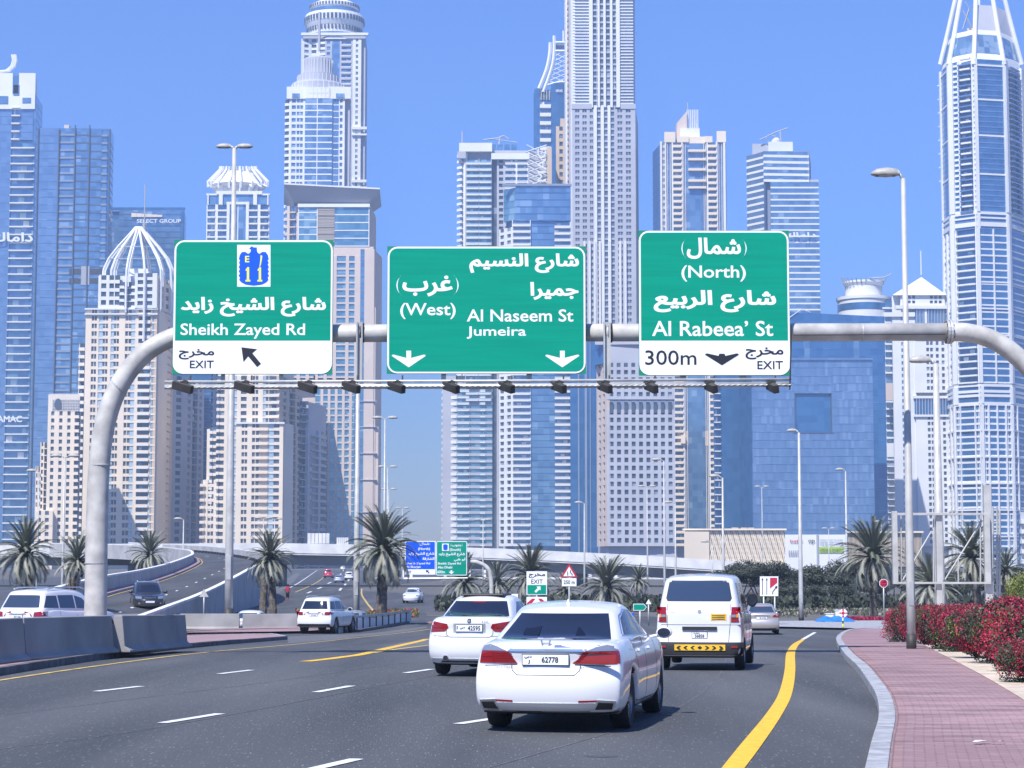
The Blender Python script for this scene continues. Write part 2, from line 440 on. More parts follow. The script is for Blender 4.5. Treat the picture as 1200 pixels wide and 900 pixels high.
# ---------------------------------------------------------------- ground, roads
def sheet(name, m, xs, ys, h=0.0):
    b = MB(); k = b.mi(m)
    for y in ys:
        for x in xs: b.v.append((x, y, gz(y) + h))
    n = len(xs)
    for j in range(len(ys) - 1):
        for i in range(n - 1):
            b.f.append((j * n + i, j * n + i + 1, (j + 1) * n + i + 1, (j + 1) * n + i)); b.m.append(k)
    return b.build(name, smooth=True, kind='structure')
YS = [-60, 0, 10, 20] + [30 + 3 * i for i in range(29)] + [150, 200, 230, 260, 300, 350, 400, 520, 600, 700, 800, 900, 1200, 1900]
sheet("ground", m_dry, [-1400, -300, 0, 300, 1400], YS, -0.02)
def ground_poly(name, pix, h, m, kind='structure', parent=None, cuts=True, pts=None):
    """flat sheet over the terrain whose outline is given as image points on the ground"""
    pts = pts or [G(x, y, h) for x, y in pix]
    bm = bmesh.new(); vs = [bm.verts.new((p.x, p.y, 0)) for p in pts]; bm.faces.new(vs)
    bmesh.ops.triangulate(bm, faces=bm.faces[:])
    ymin, ymax = min(p.y for p in pts), max(p.y for p in pts)
    for y in YS:
        if ymin < y < ymax:
            bmesh.ops.bisect_plane(bm, geom=bm.verts[:] + bm.edges[:] + bm.faces[:], plane_co=(0, y, 0), plane_no=(0, 1, 0))
    for v in bm.verts: v.co.z = gz(v.co.y) + h
    bmesh.ops.recalc_face_normals(bm, faces=bm.faces[:])
    me = bpy.data.meshes.new(name); bm.to_mesh(me); bm.free()
    if me.polygons and me.polygons[0].normal.z < 0: me.flip_normals()
    me.materials.append(m)
    o = bpy.data.objects.new(name, me); link(o, parent)
    if kind: o["kind"] = kind
    return o
road = ground_poly("road", None, 0.0, m_asph, pts=[Vector(p) for p in ((-70, -40, 0), (70, -40, 0), (70, 60, 0), (30, 150, 0), (60, 200, 0), (-8, 250, 0), (-25, 300, 0), (20, 900, 0), (-120, 900, 0), (-110, 300, 0), (-90, 90, 0))])
def ribbon(name, left, right, h, m, parent=None, n=5, kind='structure'):
    """painted strip between two image polylines"""
    L = smoothpts([G(x, y, h) for x, y in left], n); Q = smoothpts([G(x, y, h) for x, y in right], n)
    b = MB()
    for i in range(len(L) - 1):
        a, c, d, e = [Vector((p.x, p.y, gz(p.y) + h)) for p in (L[i], Q[i], Q[i + 1], L[i + 1])]
        b.quad(a, c, d, e, m)
    return b.build(name, parent, kind=kind)
def line_px(name, pts, wid, h, m, parent=None, n=5, kind='structure'):
    """painted line of real width wid along image points"""
    C = smoothpts([G(x, y, h) for x, y in pts], n); b = MB(); k = b.mi(m)
    for i, p in enumerate(C):
        d = C[min(i + 1, len(C) - 1)] - C[max(i - 1, 0)]; d.z = 0; d.normalize(); s = Vector((-d.y, d.x, 0)) * wid / 2
        for q in (p + s, p - s): b.v.append((q.x, q.y, gz(q.y) + h))
    for i in range(len(C) - 1): b.f.append((2 * i, 2 * i + 1, 2 * i + 3, 2 * i + 2)); b.m.append(k)
    return b.build(name, parent, kind=kind)
ribbon("road_line_yellow", [(843, 903), (868, 872), (898, 836), (913, 811), (919.5, 785), (922, 764), (930, 754), (941, 748)], [(870, 903), (893, 872), (917, 836), (928.5, 811), (932, 785), (932, 764), (937, 754.5), (944, 748.5)], 0.008, m_yel)
line_px("road_line_white", [(941, 749), (948, 745), (955, 741)], 0.18, 0.010, m_white)
line_px("road_line_yellow", [(-60, 807), (0, 797), (130, 778), (235, 765), (335, 756), (420, 747), (505, 737)], 0.12, 0.008, m_yelw)
line_px("road_line_yellow", [(358, 775), (400, 770), (440, 763), (500, 749)], 0.28, 0.008, m_yel)
line_px("road_line_yellow", [(437, 765), (470, 760), (503, 756)], 0.16, 0.009, m_yelw)
ground_poly("worn_road_patch", [(436, 762), (470, 753), (503, 747), (503, 757), (470, 761)], 0.004, m_asph2)
ground_poly("worn_road_patch", [(336, 746), (420, 743), (500, 734), (500, 736), (420, 746), (338, 754)], 0.005, m_asph2)
for a, b_ in (((113, 810), (165, 804)), ((257, 789.5), (295, 785)), ((190, 847), (258, 836)), ((370, 811), (412, 803.5)), ((475, 788.5), (506, 784)),
              ((366, 901), (418, 889)), ((537, 848), (590, 840)), ((625, 774), (640, 773)), ((780, 753.5), (822, 753.5)), ((800, 745), (840, 744.5)),
              ((452, 727), (470, 726)), ((420, 733), (440, 731)), ((890, 737), (910, 737))):
    line_px("lane_dash", [a, b_], 0.15 if a[1] > 760 else 0.25, 0.008, m_white)
line_px("road_line_white", [(200, 746), (300, 742), (345, 741)], 0.2, 0.008, m_white)
for pts in ([(0, 838), (130, 822), (330, 797), (480, 776)], [(-20, 880), (150, 858), (330, 826), (520, 790)], [(560, 903), (640, 880), (740, 850), (800, 826), (835, 800), (850, 775), (855, 752)]):
    line_px("road_seam", pts, 0.025, 0.004, m_kerbd)
for cx_, cy_, rx_, ry_ in ((705, 886, 22, 1.6),):
    ground_poly("oil_stain", [(cx_ + rx_ * math.cos(R(a)) * random.uniform(.8, 1.1), cy_ + ry_ * math.sin(R(a)) * random.uniform(.8, 1.1)) for a in range(0, 360, 24)], 0.0025, mat("oil_stain", (0.040, 0.043, 0.048), .6, col2=(0.062, 0.066, 0.072), scale=5, mixw=(.4, .6)))
# highway that runs on under the overpass
for pts, wd, m in (([(346, 694), (372, 682), (384, 672), (388, 666)], 0.22, m_yelw), ([(334, 690), (350, 683), (372, 668)], 0.25, m_white),
                   ([(443, 722), (431, 708), (424, 697), (424, 690)], 0.2, m_yelw)):
    line_px("road_line_yellow" if m is m_yelw else "road_line_white", pts, wd, 0.01, m)
for a, b_ in (((372, 690), (377, 688)), ((384, 684), (388, 682)), ((392, 679), (395, 677)), ((398, 674), (400, 672)), ((402, 669), (403, 667.5)), ((398, 692), (400, 689)), ((404, 686), (405, 684)), ((408, 681), (409, 679)), ((360, 695), (365, 693))):
    line_px("lane_dash", [a, b_], 0.35, 0.01, m_white)
ground_poly("highway_shoulder", [(322, 699), (345, 681), (352, 672), (346, 672), (318, 690)], 0.006, m_asph2)
# junction apron at the end of the right pavement
ground_poly("far_pavement", [(874, 727.5), (1050, 727), (1060, 733), (1048, 737), (905, 734), (872, 731)], 0.12, m_kerb)
ground_poly("planting_bed", [(500, 718), (1300, 716), (1300, 730), (1050, 728), (870, 727), (740, 722), (500, 722)], 0.015, m_dry)
ground_poly("sand_bed", [(1044, 737), (1060, 745), (1100, 765), (1130, 780), (1200, 820), (1320, 890), (1500, 800), (1300, 736)], 0.10, m_sand)
# right pavement
KERB = [(1012, 925), (1022, 880), (1030, 850), (1027, 825), (1018, 808), (1004, 787), (989, 771), (981, 757), (981, 749), (990, 742), (1010, 738.5), (1048, 736)]
kp = smoothpts([G(x, y, 0.0) for x, y in KERB], 8)
EDGE = [(1048, 736.5), (1062, 746), (1100, 765), (1130, 780), (1200, 820), (1330, 895), (1400, 940)]
side = ground_poly("pavement", None, 0.115, m_joint, pts=kp + [G(x, y, 0.12) for x, y in EDGE])
def kerb_run(name, line, m, off, wid=0.22, h=0.14, step=1.0, label=None, dark=None):
    root = empty(name, (0, 0, 0)); root["kind"] = 'structure'
    pts = resample(line, 0.2)
    acc = [pts[0]]; segs = []
    for p in pts[1:]:
        acc.append(p)
        if sum((acc[i + 1] - acc[i]).length for i in range(len(acc) - 1)) >= step: segs.append((acc[0], acc[-1])); acc = [p]
    if len(acc) > 1: segs.append((acc[0], acc[-1]))
    for i, (a, c) in enumerate(segs):
        d = (c - a); L = d.length; d.normalize(); nrm = Vector((-d.y, d.x, 0)).normalized() * off
        b = MB(); g = 0.006
        z0a, z0c = gz(a.y) - 0.1, gz(c.y) - 0.1
        a2 = a + d * g; c2 = c - d * g
        cs = [a2, c2, c2 + nrm * wid, a2 + nrm * wid]
        if off < 0: cs = [cs[0], cs[3], cs[2], cs[1]]
        zz = [gz(q.y) for q in cs]; j = random.uniform(-0.004, 0.004)
        b.box8([Vector((q.x, q.y, z - 0.1)) for q, z in zip(cs, zz)] + [Vector((q.x, q.y, z + h + j)) for q, z in zip(cs, zz)], m)
        b.build("kerb_stone", root, bevel=0.012)
    return root
kerb_run("kerb", kp, m_kerb, -1, 0.2, 0.135, 1.0)
# pavers, laid in running bond across the pavement
from mathutils.geometry import intersect_point_line
def inside(x, y, poly):
    c = False; n = len(poly); j = n - 1
    for i in range(n):
        if (poly[i][1] > y) != (poly[j][1] > y) and x < (poly[j][0] - poly[i][0]) * (y - poly[i][1]) / (poly[j][1] - poly[i][1]) + poly[i][0]: c = not c
        j = i
    return c
poly = [(p.x, p.y) for p in kp] + [(G(x, y, .12).x, G(x, y, .12).y) for x, y in EDGE]
kin = [(p.x, p.y) for p in kp]
cells = []
y = 17.5
row = 0
def kerb_x(yy):
    best = None
    for (a, b), (c, d) in zip(kin, kin[1:]):
        if (b - yy) * (d - yy) <= 0 and abs(d - b) > 1e-6:
            x = a + (c - a) * (yy - b) / (d - b); best = x if best is None else min(best, x)
    return best
while y < 55:
    ws, hs = (0.2, 0.1) if y < 40 else (0.4, 0.2)
    kx = kerb_x(y)
    if kx is not None:
        x = kx + 0.24 + (0.5 * ws if row % 2 else 0)
        while x < 14:
            if inside(x + ws / 2, y, poly) and inside(x + ws, y + hs, poly): cells.append((x, y, ws, hs))
            x += ws
    y += hs; row += 1
bases = {}
def paver_mesh(ws, hs, k):
    if (ws, hs, k) not in bases:
        b = MB(); g = 0.002; e = 0.004
        b.box8([Vector(p) for p in ((g, g, -0.02), (ws - g, g, -0.02), (ws - g, hs - g, -0.02), (g, hs - g, -0.02), (g + e, g + e, 0), (ws - g - e, g + e, 0), (ws - g - e, hs - g - e, 0), (g + e, hs - g - e, 0))], (m_pink, m_pink2, m_pink3)[k])
        o = b.build("paver"); bases[(ws, hs, k)] = o.data; bpy.data.objects.remove(o)
    return bases[(ws, hs, k)]
cells.sort(key=lambda c: c[1])
rest = MB()
for i, (x, y, ws, hs) in enumerate(cells):
    k = random.choice((0, 0, 0, 1, 2)); z = gz(y) + 0.128 + random.uniform(-0.0015, 0.0015)
    if i < 290:
        o = bpy.data.objects.new("paver", paver_mesh(ws, hs, k)); link(o, side); o.location = (x, y, z)
    else:
        g = 0.002; e = 0.004; zz = z; z2 = gz(y + hs) - gz(y)
        rest.box8([Vector(p) for p in ((x + g, y + g, zz - .02), (x + ws - g, y + g, zz - .02), (x + ws - g, y + hs - g, zz - .02 + z2), (x + g, y + hs - g, zz - .02 + z2), (x + g + e, y + g + e, zz), (x + ws - g - e, y + g + e, zz), (x + ws - g - e, y + hs - g - e, zz + z2), (x + g + e, y + hs - g - e, zz + z2))], (m_pink, m_pink2, m_pink3)[k])
rest.build("paving", side, kind='stuff')
ground_poly("paving", [(981, 744), (990, 741.5), (1010, 737), (1048, 736.5), (1062, 745.5), (1085, 757), (984, 757)], 0.124, m_pink, parent=side, kind=None)
# median on the left with its kerb, paving and yellow edge line
mf = [G(x, y) for x, y in ((-80, 806), (0, 792), (60, 782), (100, 776), (160, 767), (210, 761), (270, 755), (337, 749.5))]
mbk = [G(x, y) for x, y in ((322, 746), (240, 747), (150, 751), (0, 765), (-80, 775))]
med = ground_poly("median_paving", None, 0.13, m_pink3, pts=mf + mbk)
kerb_run("kerb", smoothpts(mf, 3), m_kerbd, 1, 0.16, 0.15, 1.2)
kerb_run("kerb", [mf[-1]] + mbk, m_kerb, 1, 0.16, 0.15, 1.5)
md2 = [G(x, y) for x, y in ((150, 746), (240, 742), (345, 739), (420, 741), (440, 738), (480, 731))]
ground_poly("median_paving", None, 0.13, m_pink3, pts=md2 + [p + Vector((-0.5, 3.0, 0)) for p in reversed(md2)])
kerb_run("kerb", md2, m_kerbd, 1, 0.2, 0.16, 2.0)

# ---------------------------------------------------------------- concrete barriers
def barrier(a, c, label, h=0.85, w0=0.30, m=m_conc):
    a = Vector(a); c = Vector(c); d = c - a; L = d.length; d.normalize(); n = Vector((d.y, -d.x, 0))
    prof = [(-w0, 0), (w0, 0), (w0, 0.05), (w0 - 0.13, 0.14), (0.10, h), (-0.10, h), (-w0 + 0.13, 0.14), (-w0, 0.05)]
    b = MB(); k = b.mi(m); root = empty("road_barrier", a)
    for t in (0.02, L - 0.02):
        for x, z in prof:
            q = d * t + n * x; b.v.append((q.x, q.y, z + (c.z - a.z) * t / L))
    N = len(prof)
    for i in range(N): b.f.append((i, (i + 1) % N, N + (i + 1) % N, N + i)); b.m.append(k)
    b.f.append(tuple(reversed(range(N)))); b.f.append(tuple(range(N, 2 * N))); b.m += [k, k]
    bo = b.build("concrete_body", root, bevel=0.02)
    bo["kind"] = "thing"; del bo["kind"]
    tag(root, label, "barrier", "concrete barriers along the left median")
    return root
def BG(px, py, h=0.13): return G(px, py, h)
def shift(p, dx, dy): return Vector((p.x + dx, p.y + dy, gz(p.y + dy) + 0.13))
b0 = shift(BG(-70, 785), 0, .35); b1 = shift(BG(16, 774.5), 0, .35); b2 = shift(BG(122, 765), 0, .35); b3 = shift(BG(130, 765.5), 0.0, .75); b4 = shift(BG(210, 758), 0, .35)
barrier(b0, b1 - (b1 - b0).normalized() * 0.03, "grey concrete barrier cut off by the left picture edge")
barrier(b1, b2, "long grey concrete barrier on the pink median in front of the thick gantry post")
barrier(b3, b4, "grey concrete barrier at the right end of the near row")
f0 = G(196, 737.5); f1 = G(281, 737.5); f2 = G(284, 738); f3 = G(348, 737.5); fx = G(110, 738.5)
barrier(fx, f0 - Vector((.1, 0, 0)), "far concrete barrier behind the near barrier row, below the dark approaching car")
barrier(f0, f1, "far grey concrete barrier at the foot of the tall double street lamp")
barrier(f2, f3, "far grey concrete barrier just left of the silver-white off-road car")
# steel guard rail running on to the right
root = empty("guard_rail", G(400, 741)); tag(root, "low grey guard rail panels right of the silver-white off-road car", "guard rail")
gl = [G(395, 742), G(425, 739), (G(455, 735)), G(482, 730)]
for i in range(3):
    a, c = gl[i], gl[i + 1]; d = (c - a)
    for j in range(4):
        p = a + d * (j / 4); q = a + d * ((j + 1) / 4 - 0.01)
        b = MB(); o3 = Vector((0, .12, 0)); o = root.location
        b.box8([p - o, q - o, q + o3 - o, p + o3 - o] + [v - o + Vector((0, 0, 0.62)) for v in (p, q, q + o3, p + o3)], m_concl); b.build("rail_panel", root)
    b = MB(); o3 = Vector((0, .22, 0)); z = Vector((0, 0, .66)); z2 = Vector((0, 0, .82)); f_ = Vector((0, -.08, 0))
    b.box8([p_ - o + z for p_ in (a + f_, c + f_, c + o3, a + o3)] + [p_ - o + z2 for p_ in (a + f_, c + f_, c + o3, a + o3)], m_galv); b.build("top_rail", root)
    b = MB()
    for j in range(4):
        p = a + d * (j / 4) - o
        b.box(p.x - .05, p.x + .05, p.y - .06, p.y + .18, p.z, p.z + .7, m_dark)
        b2_ = b.build("post", root); b = MB()

# ---------------------------------------------------------------- ramp on the left and the overpass
RL = smoothpts([P(*q) for q in ((30, 727, 94), (80, 708, 113), (122, 694.5, 132), (165, 684, 160), (197, 674, 190), (221, 663.5, 225), (227, 658, 250), (215, 652.5, 278), (150, 646.5, 315), (60, 644, 330))], 6)
RR = smoothpts([P(*q) for q in ((150, 752, 94), (188, 735, 108), (228, 717, 126), (262, 698, 150), (292, 679, 182), (310, 667, 215), (307, 660, 245), (290, 654.5, 275), (235, 647.5, 312), (150, 643, 345))], 6)
b = MB()
for i in range(len(RL) - 1): b.quad(RL[i], RR[i], RR[i + 1], RL[i + 1], m_asph2 if False else m_asph)
b.build("ramp_road", smooth=True, kind='structure')
def off_line(A, Bp, t, dz=0.0): return [a.lerp(c, t) + Vector((0, 0, dz)) for a, c in zip(A, Bp)]
def strip3(name, A, Bp, m, parent=None, kind='structure'):
    b = MB()
    for i in range(len(A) - 1): b.quad(A[i], Bp[i], Bp[i + 1], A[i + 1], m)
    return b.build(name, parent, kind=kind)
strip3("ramp_line_yellow", off_line(RL, RR, .118, .03), off_line(RL, RR, .131, .03), m_yelw)
strip3("ramp_line_white", off_line(RL, RR, .94, .03), off_line(RL, RR, .965, .03), m_white)
for i in range(3, len(RL) - 3, 2):
    A = [RL[i].lerp(RR[i], .5), RL[i].lerp(RL[i + 1], .4).lerp(RR[i].lerp(RR[i + 1], .4), .5)]
    wv = (RR[i] - RL[i]).normalized() * 0.12; dz = Vector((0, 0, .03))
    b = MB(); b.quad(A[0] - wv + dz, A[0] + wv + dz, A[1] + wv + dz, A[1] - wv + dz, m_white); b.build("lane_dash", kind='structure')
def ramp_wall(name, line, out, label, hgt=1.0, th=0.35, m=m_conc, mtop=m_concl, down=9999):
    """wall along a 3-D line, down to the ground on its outer side"""
    root = empty(name, (line[0].x, line[0].y, gz(line[0].y))); o = Vector(root.location); tag(root, label, "wall")
    for s in range(0, len(line) - 1, 3):
        seg = line[s:s + 4]; b = MB()
        for a, c in zip(seg, seg[1:]):
            d = c - a; n = Vector((d.y, -d.x, 0)).normalized() * (th * out)
            za, zc = (gz(a.y) - 1.5, gz(c.y) - 1.5) if a.y < down else (a.z - 1.2, c.z - 1.2)
            lo = [Vector((a.x, a.y, za)), Vector((c.x, c.y, zc)), Vector((c.x + n.x, c.y + n.y, zc)), Vector((a.x + n.x, a.y + n.y, za))]
            up = [Vector((p.x, p.y, z + hgt)) for p, z in zip(lo, (a.z, c.z, c.z, a.z))]
            if out < 0: lo = [lo[0], lo[3], lo[2], lo[1]]; up = [up[0], up[3], up[2], up[1]]
            b.box8([p - o for p in lo] + [p - o for p in up], m)
            e = Vector((0, 0, .12)); b.box8([p - o for p in up] + [p - o + e for p in up], mtop)
        b.build("wall_panel", root)
    return root
ramp_wall("ramp_wall", off_line(RL, RR, 0.0), -1, "curved grey parapet wall on the left side of the rising ramp", 0.95, down=238, m=mat("ramp_concrete", (0.40, 0.40, 0.40), 0.85, var=0.15, scale=0.5, detail=8))
ramp_wall("ramp_wall", off_line(RL, RR, 1.0), 1, "grey retaining wall on the right side of the ramp, ending behind a palm", 0.95, m=MATS["ramp_concrete"])
strip3("ramp_footway", off_line(RL, RR, 0.0, .14), off_line(RL, RR, .09, .14), m_pink3)
strip3("ramp_kerb", off_line(RL, RR, .09, .14), off_line(RL, RR, .091, -.02), m_kerb)
strip3("ramp_kerb", off_line(RL, RR, .98, .14), off_line(RL, RR, 1.0, .16), m_kerb)
b = MB()
for i in range(30, len(RR) - 1):
    for j in range(3):
        a = RR[i].lerp(RR[i + 1], j / 3); a = a + (RL[i] - RR[i]).normalized() * .5; c = RR[i].lerp(RR[i + 1], (j + .5) / 3) + (RL[i] - RR[i]).normalized() * .5
        dz = Vector((0, 0, .35)); wv = (RL[i] - RR[i]).normalized() * .3
        b.box8([a, c, c + wv, a + wv, a + dz, c + dz, c + wv + dz, a + wv + dz], m_blk)
b.build("kerb_marker", kind='structure')
# overpass deck
root = empty("overpass", (0, 330, gz(330))); tag(root, "long light concrete overpass crossing behind the palms and traffic", "bridge")
DK = [(-120, 637.5), (60, 637.5), (210, 637), (330, 636.5), (480, 639), (600, 643.5), (740, 650), (850, 657), (905, 661.5)]
for i in range(len(DK) - 1):
    (xa, ya), (xb, yb) = DK[i], DK[i + 1]; Ya, Yb = 330, 330
    o = root.location
    def C(x, y, dy): p = P(x, y, 330); return Vector((p.x, 330 + dy, p.z)) - o
    b = MB()
    b.box8([C(xa, ya + 11.5, 0), C(xb, yb + 11.5, 0), C(xb, yb + 11.5, .4), C(xa, ya + 11.5, .4), C(xa, ya, 0), C(xb, yb, 0), C(xb, yb, .4), C(xa, ya, .4)], m_concl); b.build("parapet", root)
    b = MB()
    b.box8([C(xa, ya + 13.5, .1), C(xb, yb + 13.5, .1), C(xb, yb + 13.5, 14), C(xa, ya + 13.5, 14), C(xa, ya + 11.3, .1), C(xb, yb + 11.3, .1), C(xb, yb + 11.3, 14), C(xa, ya + 11.3, 14)], m_concl); b.build("deck_slab", root)
    b = MB()
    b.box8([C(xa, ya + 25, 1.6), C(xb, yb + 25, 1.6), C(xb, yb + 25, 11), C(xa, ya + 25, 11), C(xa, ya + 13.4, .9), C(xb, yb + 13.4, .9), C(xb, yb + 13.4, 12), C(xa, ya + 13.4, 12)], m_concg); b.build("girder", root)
    b = MB()
    b.box8([C(xa, ya + 11, 13.6), C(xb, yb + 11, 13.6), C(xb, yb + 11, 14), C(xa, ya + 11, 14), C(xa, ya + 2, 13.6), C(xb, yb + 2, 13.6), C(xb, yb + 2, 14), C(xa, ya + 2, 14)], m_concl); b.build("parapet", root)
for px in (-60, 120, 330, 676, 682, 850):
    p = P(px, 660, 335); b = MB(); q = p - Vector(root.location)
    b.tube([(q.x, 5, gz(335) - root.location.z - .5), (q.x, 5, q.z + .3)], 0.9, m_concg, 14); b.build("pier", root, smooth=True)
# thin railing panels on the overpass
for x0, x1, y0 in ((361, 387, 633), (395, 409, 634)):
    for k in range(6):
        a = lerp(x0, x1, k / 6); c = lerp(x0, x1, (k + .9) / 6); b = MB(); o = root.location
        A = P(a, y0 + 4, 331) - o; Bq = P(c, y0 - 8 + 4 * (x0 > 390), 331) - o
        b.box(A.x, Bq.x, .1, .2, A.z, Bq.z, m_concl); b.build("screen_panel", root)
# second lower bridge, seen under the first one between the palms
root = empty("lower_bridge", (0, 460, gz(460))); tag(root, "pale low bridge seen under the overpass below the blue sign", "bridge")
o = Vector(root.location)
def pbox(x0, x1, y0, y1, Y, th, m, name, par, org, bevel=0):
    a = P(x0, y1, Y) - org; c = P(x1, y0, Y) - org; b = MB(); b.box(a.x, c.x, a.y, a.y + th, a.z, c.z, m); return b.build(name, par, bevel=bevel)
pbox(440, 900, 676.5, 680, 460, 8, m_concl, "deck_slab", root, o)
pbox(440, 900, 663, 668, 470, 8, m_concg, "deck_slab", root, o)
pbox(440, 760, 690, 694, 400, .4, m_concl, "parapet", root, o)
pbox(455, 740, 694, 704, 400, .5, m_concl, "abutment", root, o)
for x in (470, 480, 520, 548, 566, 690, 720): pbox(x, x + 3.4, 668, 700, 465, 1.2, m_concl, "pier", root, o)
# short curved bus-shelter like white fins right of the left palm
# ---------------------------------------------------------------- the sign gantry
YG = 50.0
def fr(px0, px1, py0, py1, Y):
    """image rectangle -> x0,x1,z0,z1 on the upright plane at distance Y"""
    pm = (py0 + py1) / 2
    return P(px0, pm, Y).x, P(px1, pm, Y).x, zf(py1, Y), zf(py0, Y)
gantry = empty("sign_gantry", (P(113, 760, YG).x, YG, gz(YG)))
tag(gantry, "thick grey bent-pipe gantry arching over the road and carrying three direction signs", "sign gantry")
go = Vector(gantry.location)
def gp(px, py, dy=0.0): return P(px, py, YG + dy) - go
path = smoothpts([gp(111, 775, .45), gp(112, 720, .45), gp(113.5, 620, .45), gp(116, 550, .45), gp(123, 497, .45), gp(139, 453, .45), gp(165, 418, .45), gp(196, 398, .45), gp(222, 391.5, .45), gp(250, 391, .45)], 6)
b = MB(); rs = [lerp(0.285, 0.235, min(1, i / 40)) for i in range(len(path))]; b.tube(path, rs, m_galvw, 20); b.build("post", gantry, smooth=True)
b = MB(); b.tube([gp(250, 391, .45), gp(600, 390, .45)], 0.222, m_galvw, 20); b.build("beam", gantry, smooth=True)
b = MB(); b.tube([gp(600, 390, .45), gp(1112, 389, .45)], 0.222, m_galvw, 20); b.build("beam", gantry, smooth=True)
path = smoothpts([gp(1112, 389, .45), gp(1135, 390, .45), gp(1163, 398, .45), gp(1190, 416, .45), gp(1218, 446, .45), gp(1243, 492, .45), gp(1254, 560, .45), gp(1258, 640, .45), gp(1262, 790, .45)], 6)
b = MB(); b.tube(path, 0.235, m_galvw, 20); b.build("post", gantry, smooth=True)
for px in (1110, 1113.5):
    b = MB(); c = gp(px, 389, .45); b.tube([c - Vector((.03, 0, 0)), c + Vector((.03, 0, 0))], 0.30, m_galv, 20); b.build("flange", gantry)
for k in range(10):
    t = 2 * math.pi * k / 10; c = gp(1112, 389, .45) + Vector((0, math.cos(t) * .265, math.sin(t) * .265)); b = MB()
    b.tube([c - Vector((.09, 0, 0)), c + Vector((.09, 0, 0))], 0.02, m_dark, 6); b.build("bolt", gantry)
# weld seam line under the beam
b = MB(); b.tube([gp(930, 392.5, .225), gp(1108, 391.5, .225)], 0.012, m_dark, 6); b.build("cable", gantry)
for px in (421, 711.5):
    b = MB(); a = gp(px - 4, 446, .16); c = gp(px + 4, 377, .16)
    b.box(a.x, a.x + .035, a.y, a.y + .14, a.z, c.z, m_galv); b.box(c.x - .035, c.x, a.y, a.y + .14, a.z, c.z, m_galv); b.box(a.x, c.x, a.y + .1, a.y + .13, a.z, c.z, m_galv); b.build("hanger", gantry)
    b = MB(); c = gp(px + 3.5, 390, .45); b.tube([c - Vector((.05, 0, 0)), c + Vector((.05, 0, 0))], 0.245, m_dark, 16); b.build("clamp", gantry)
for px in (262, 330, 520, 620, 800, 870):
    b = MB(); a = gp(px - 3, 446, .12); c = gp(px + 3, 300, .12); b.box(a.x, c.x, a.y, a.y + .1, a.z, c.z, m_galv); b.build("hanger", gantry)
for px in (300, 560, 830, 1010):
    b = MB(); c = gp(px, 389.5, .45); b.tube([c - Vector((.012, 0, 0)), c + Vector((.012, 0, 0))], 0.2275, m_galv, 20); b.build("weld_ring", gantry)
for px, py in ((112.3, 660), (117.5, 545), (139, 453)):
    b = MB(); c = gp(px, py, .45); d_ = Vector((0, 0, .012)) if py > 500 else Vector((.009, 0, .009)); b.tube([c - d_, c + d_], 0.285 if py > 600 else .277 if py > 500 else .268, m_galv, 20); b.build("weld_ring", gantry)
# service rail below the signs
for py, rr, nm in ((446.5, .035, "service_rail"), (452.5, .06, "service_rail")):
    b = MB(); b.tube([gp(193, py + 1, -.25), gp(560, py, -.25), gp(927, py - 2, -.25)], rr, m_galv, 8); b.build(nm, gantry, smooth=True)
b = MB()
n = 220
b.tube([gp(lerp(193, 927, i / n), lerp(454, 451, i / n) + (.45 if i % 2 else -.45), -.33) for i in range(n + 1)], 0.014, m_galv, 5); b.build("cable", gantry)
b = MB(); a = gp(925.5, 457, -.3); c = gp(927.5, 381, -.3); b.tube([a, c], .02, m_dark, 6); b.build("stay", gantry)
LX = [215, 287, 361, 412, 465, 529, 594, 655, 709, 763, 833, 905]
for i, px in enumerate(LX):
    root = empty("sign_floodlight", P(px, 449, YG - .45)); t = i / (len(LX) - 1)
    side_ = "left" if i < 4 else "middle" if i < 8 else "right"
    ordn = ("first", "second", "third", "fourth", "fifth", "sixth", "seventh", "eighth", "ninth", "tenth", "eleventh", "twelfth")[i]
    tag(root, "dark box floodlight under the signs, %s of twelve counted from the left" % ordn, "floodlight", "floodlights hanging under the direction signs")
    yaw = R(lerp(24, 78, t ** .8)); M = Matrix.Rotation(-yaw, 4, 'Z') @ Matrix.Rotation(R(12), 4, 'X')
    b = MB(); b.box(-.27, .27, -.08, .06, -.20, .0, m_dark, M @ Matrix.Rotation(R(17), 4, 'Y')); b.build("lamp_housing", root, bevel=.01)
    b = MB(); b.tube([(-.08, 0, .0), (0.0, .1, .07), (.1, .22, .05)], .022, m_dark, 6); b.tube([(.12, .3, .02), (.12, .33, .22)], .02, m_dark, 6); b.build("arm", root)
    b = MB(); b.box(-.09, .09, .05, .17, -.01, .06, m_dark); b.build("bracket", root)

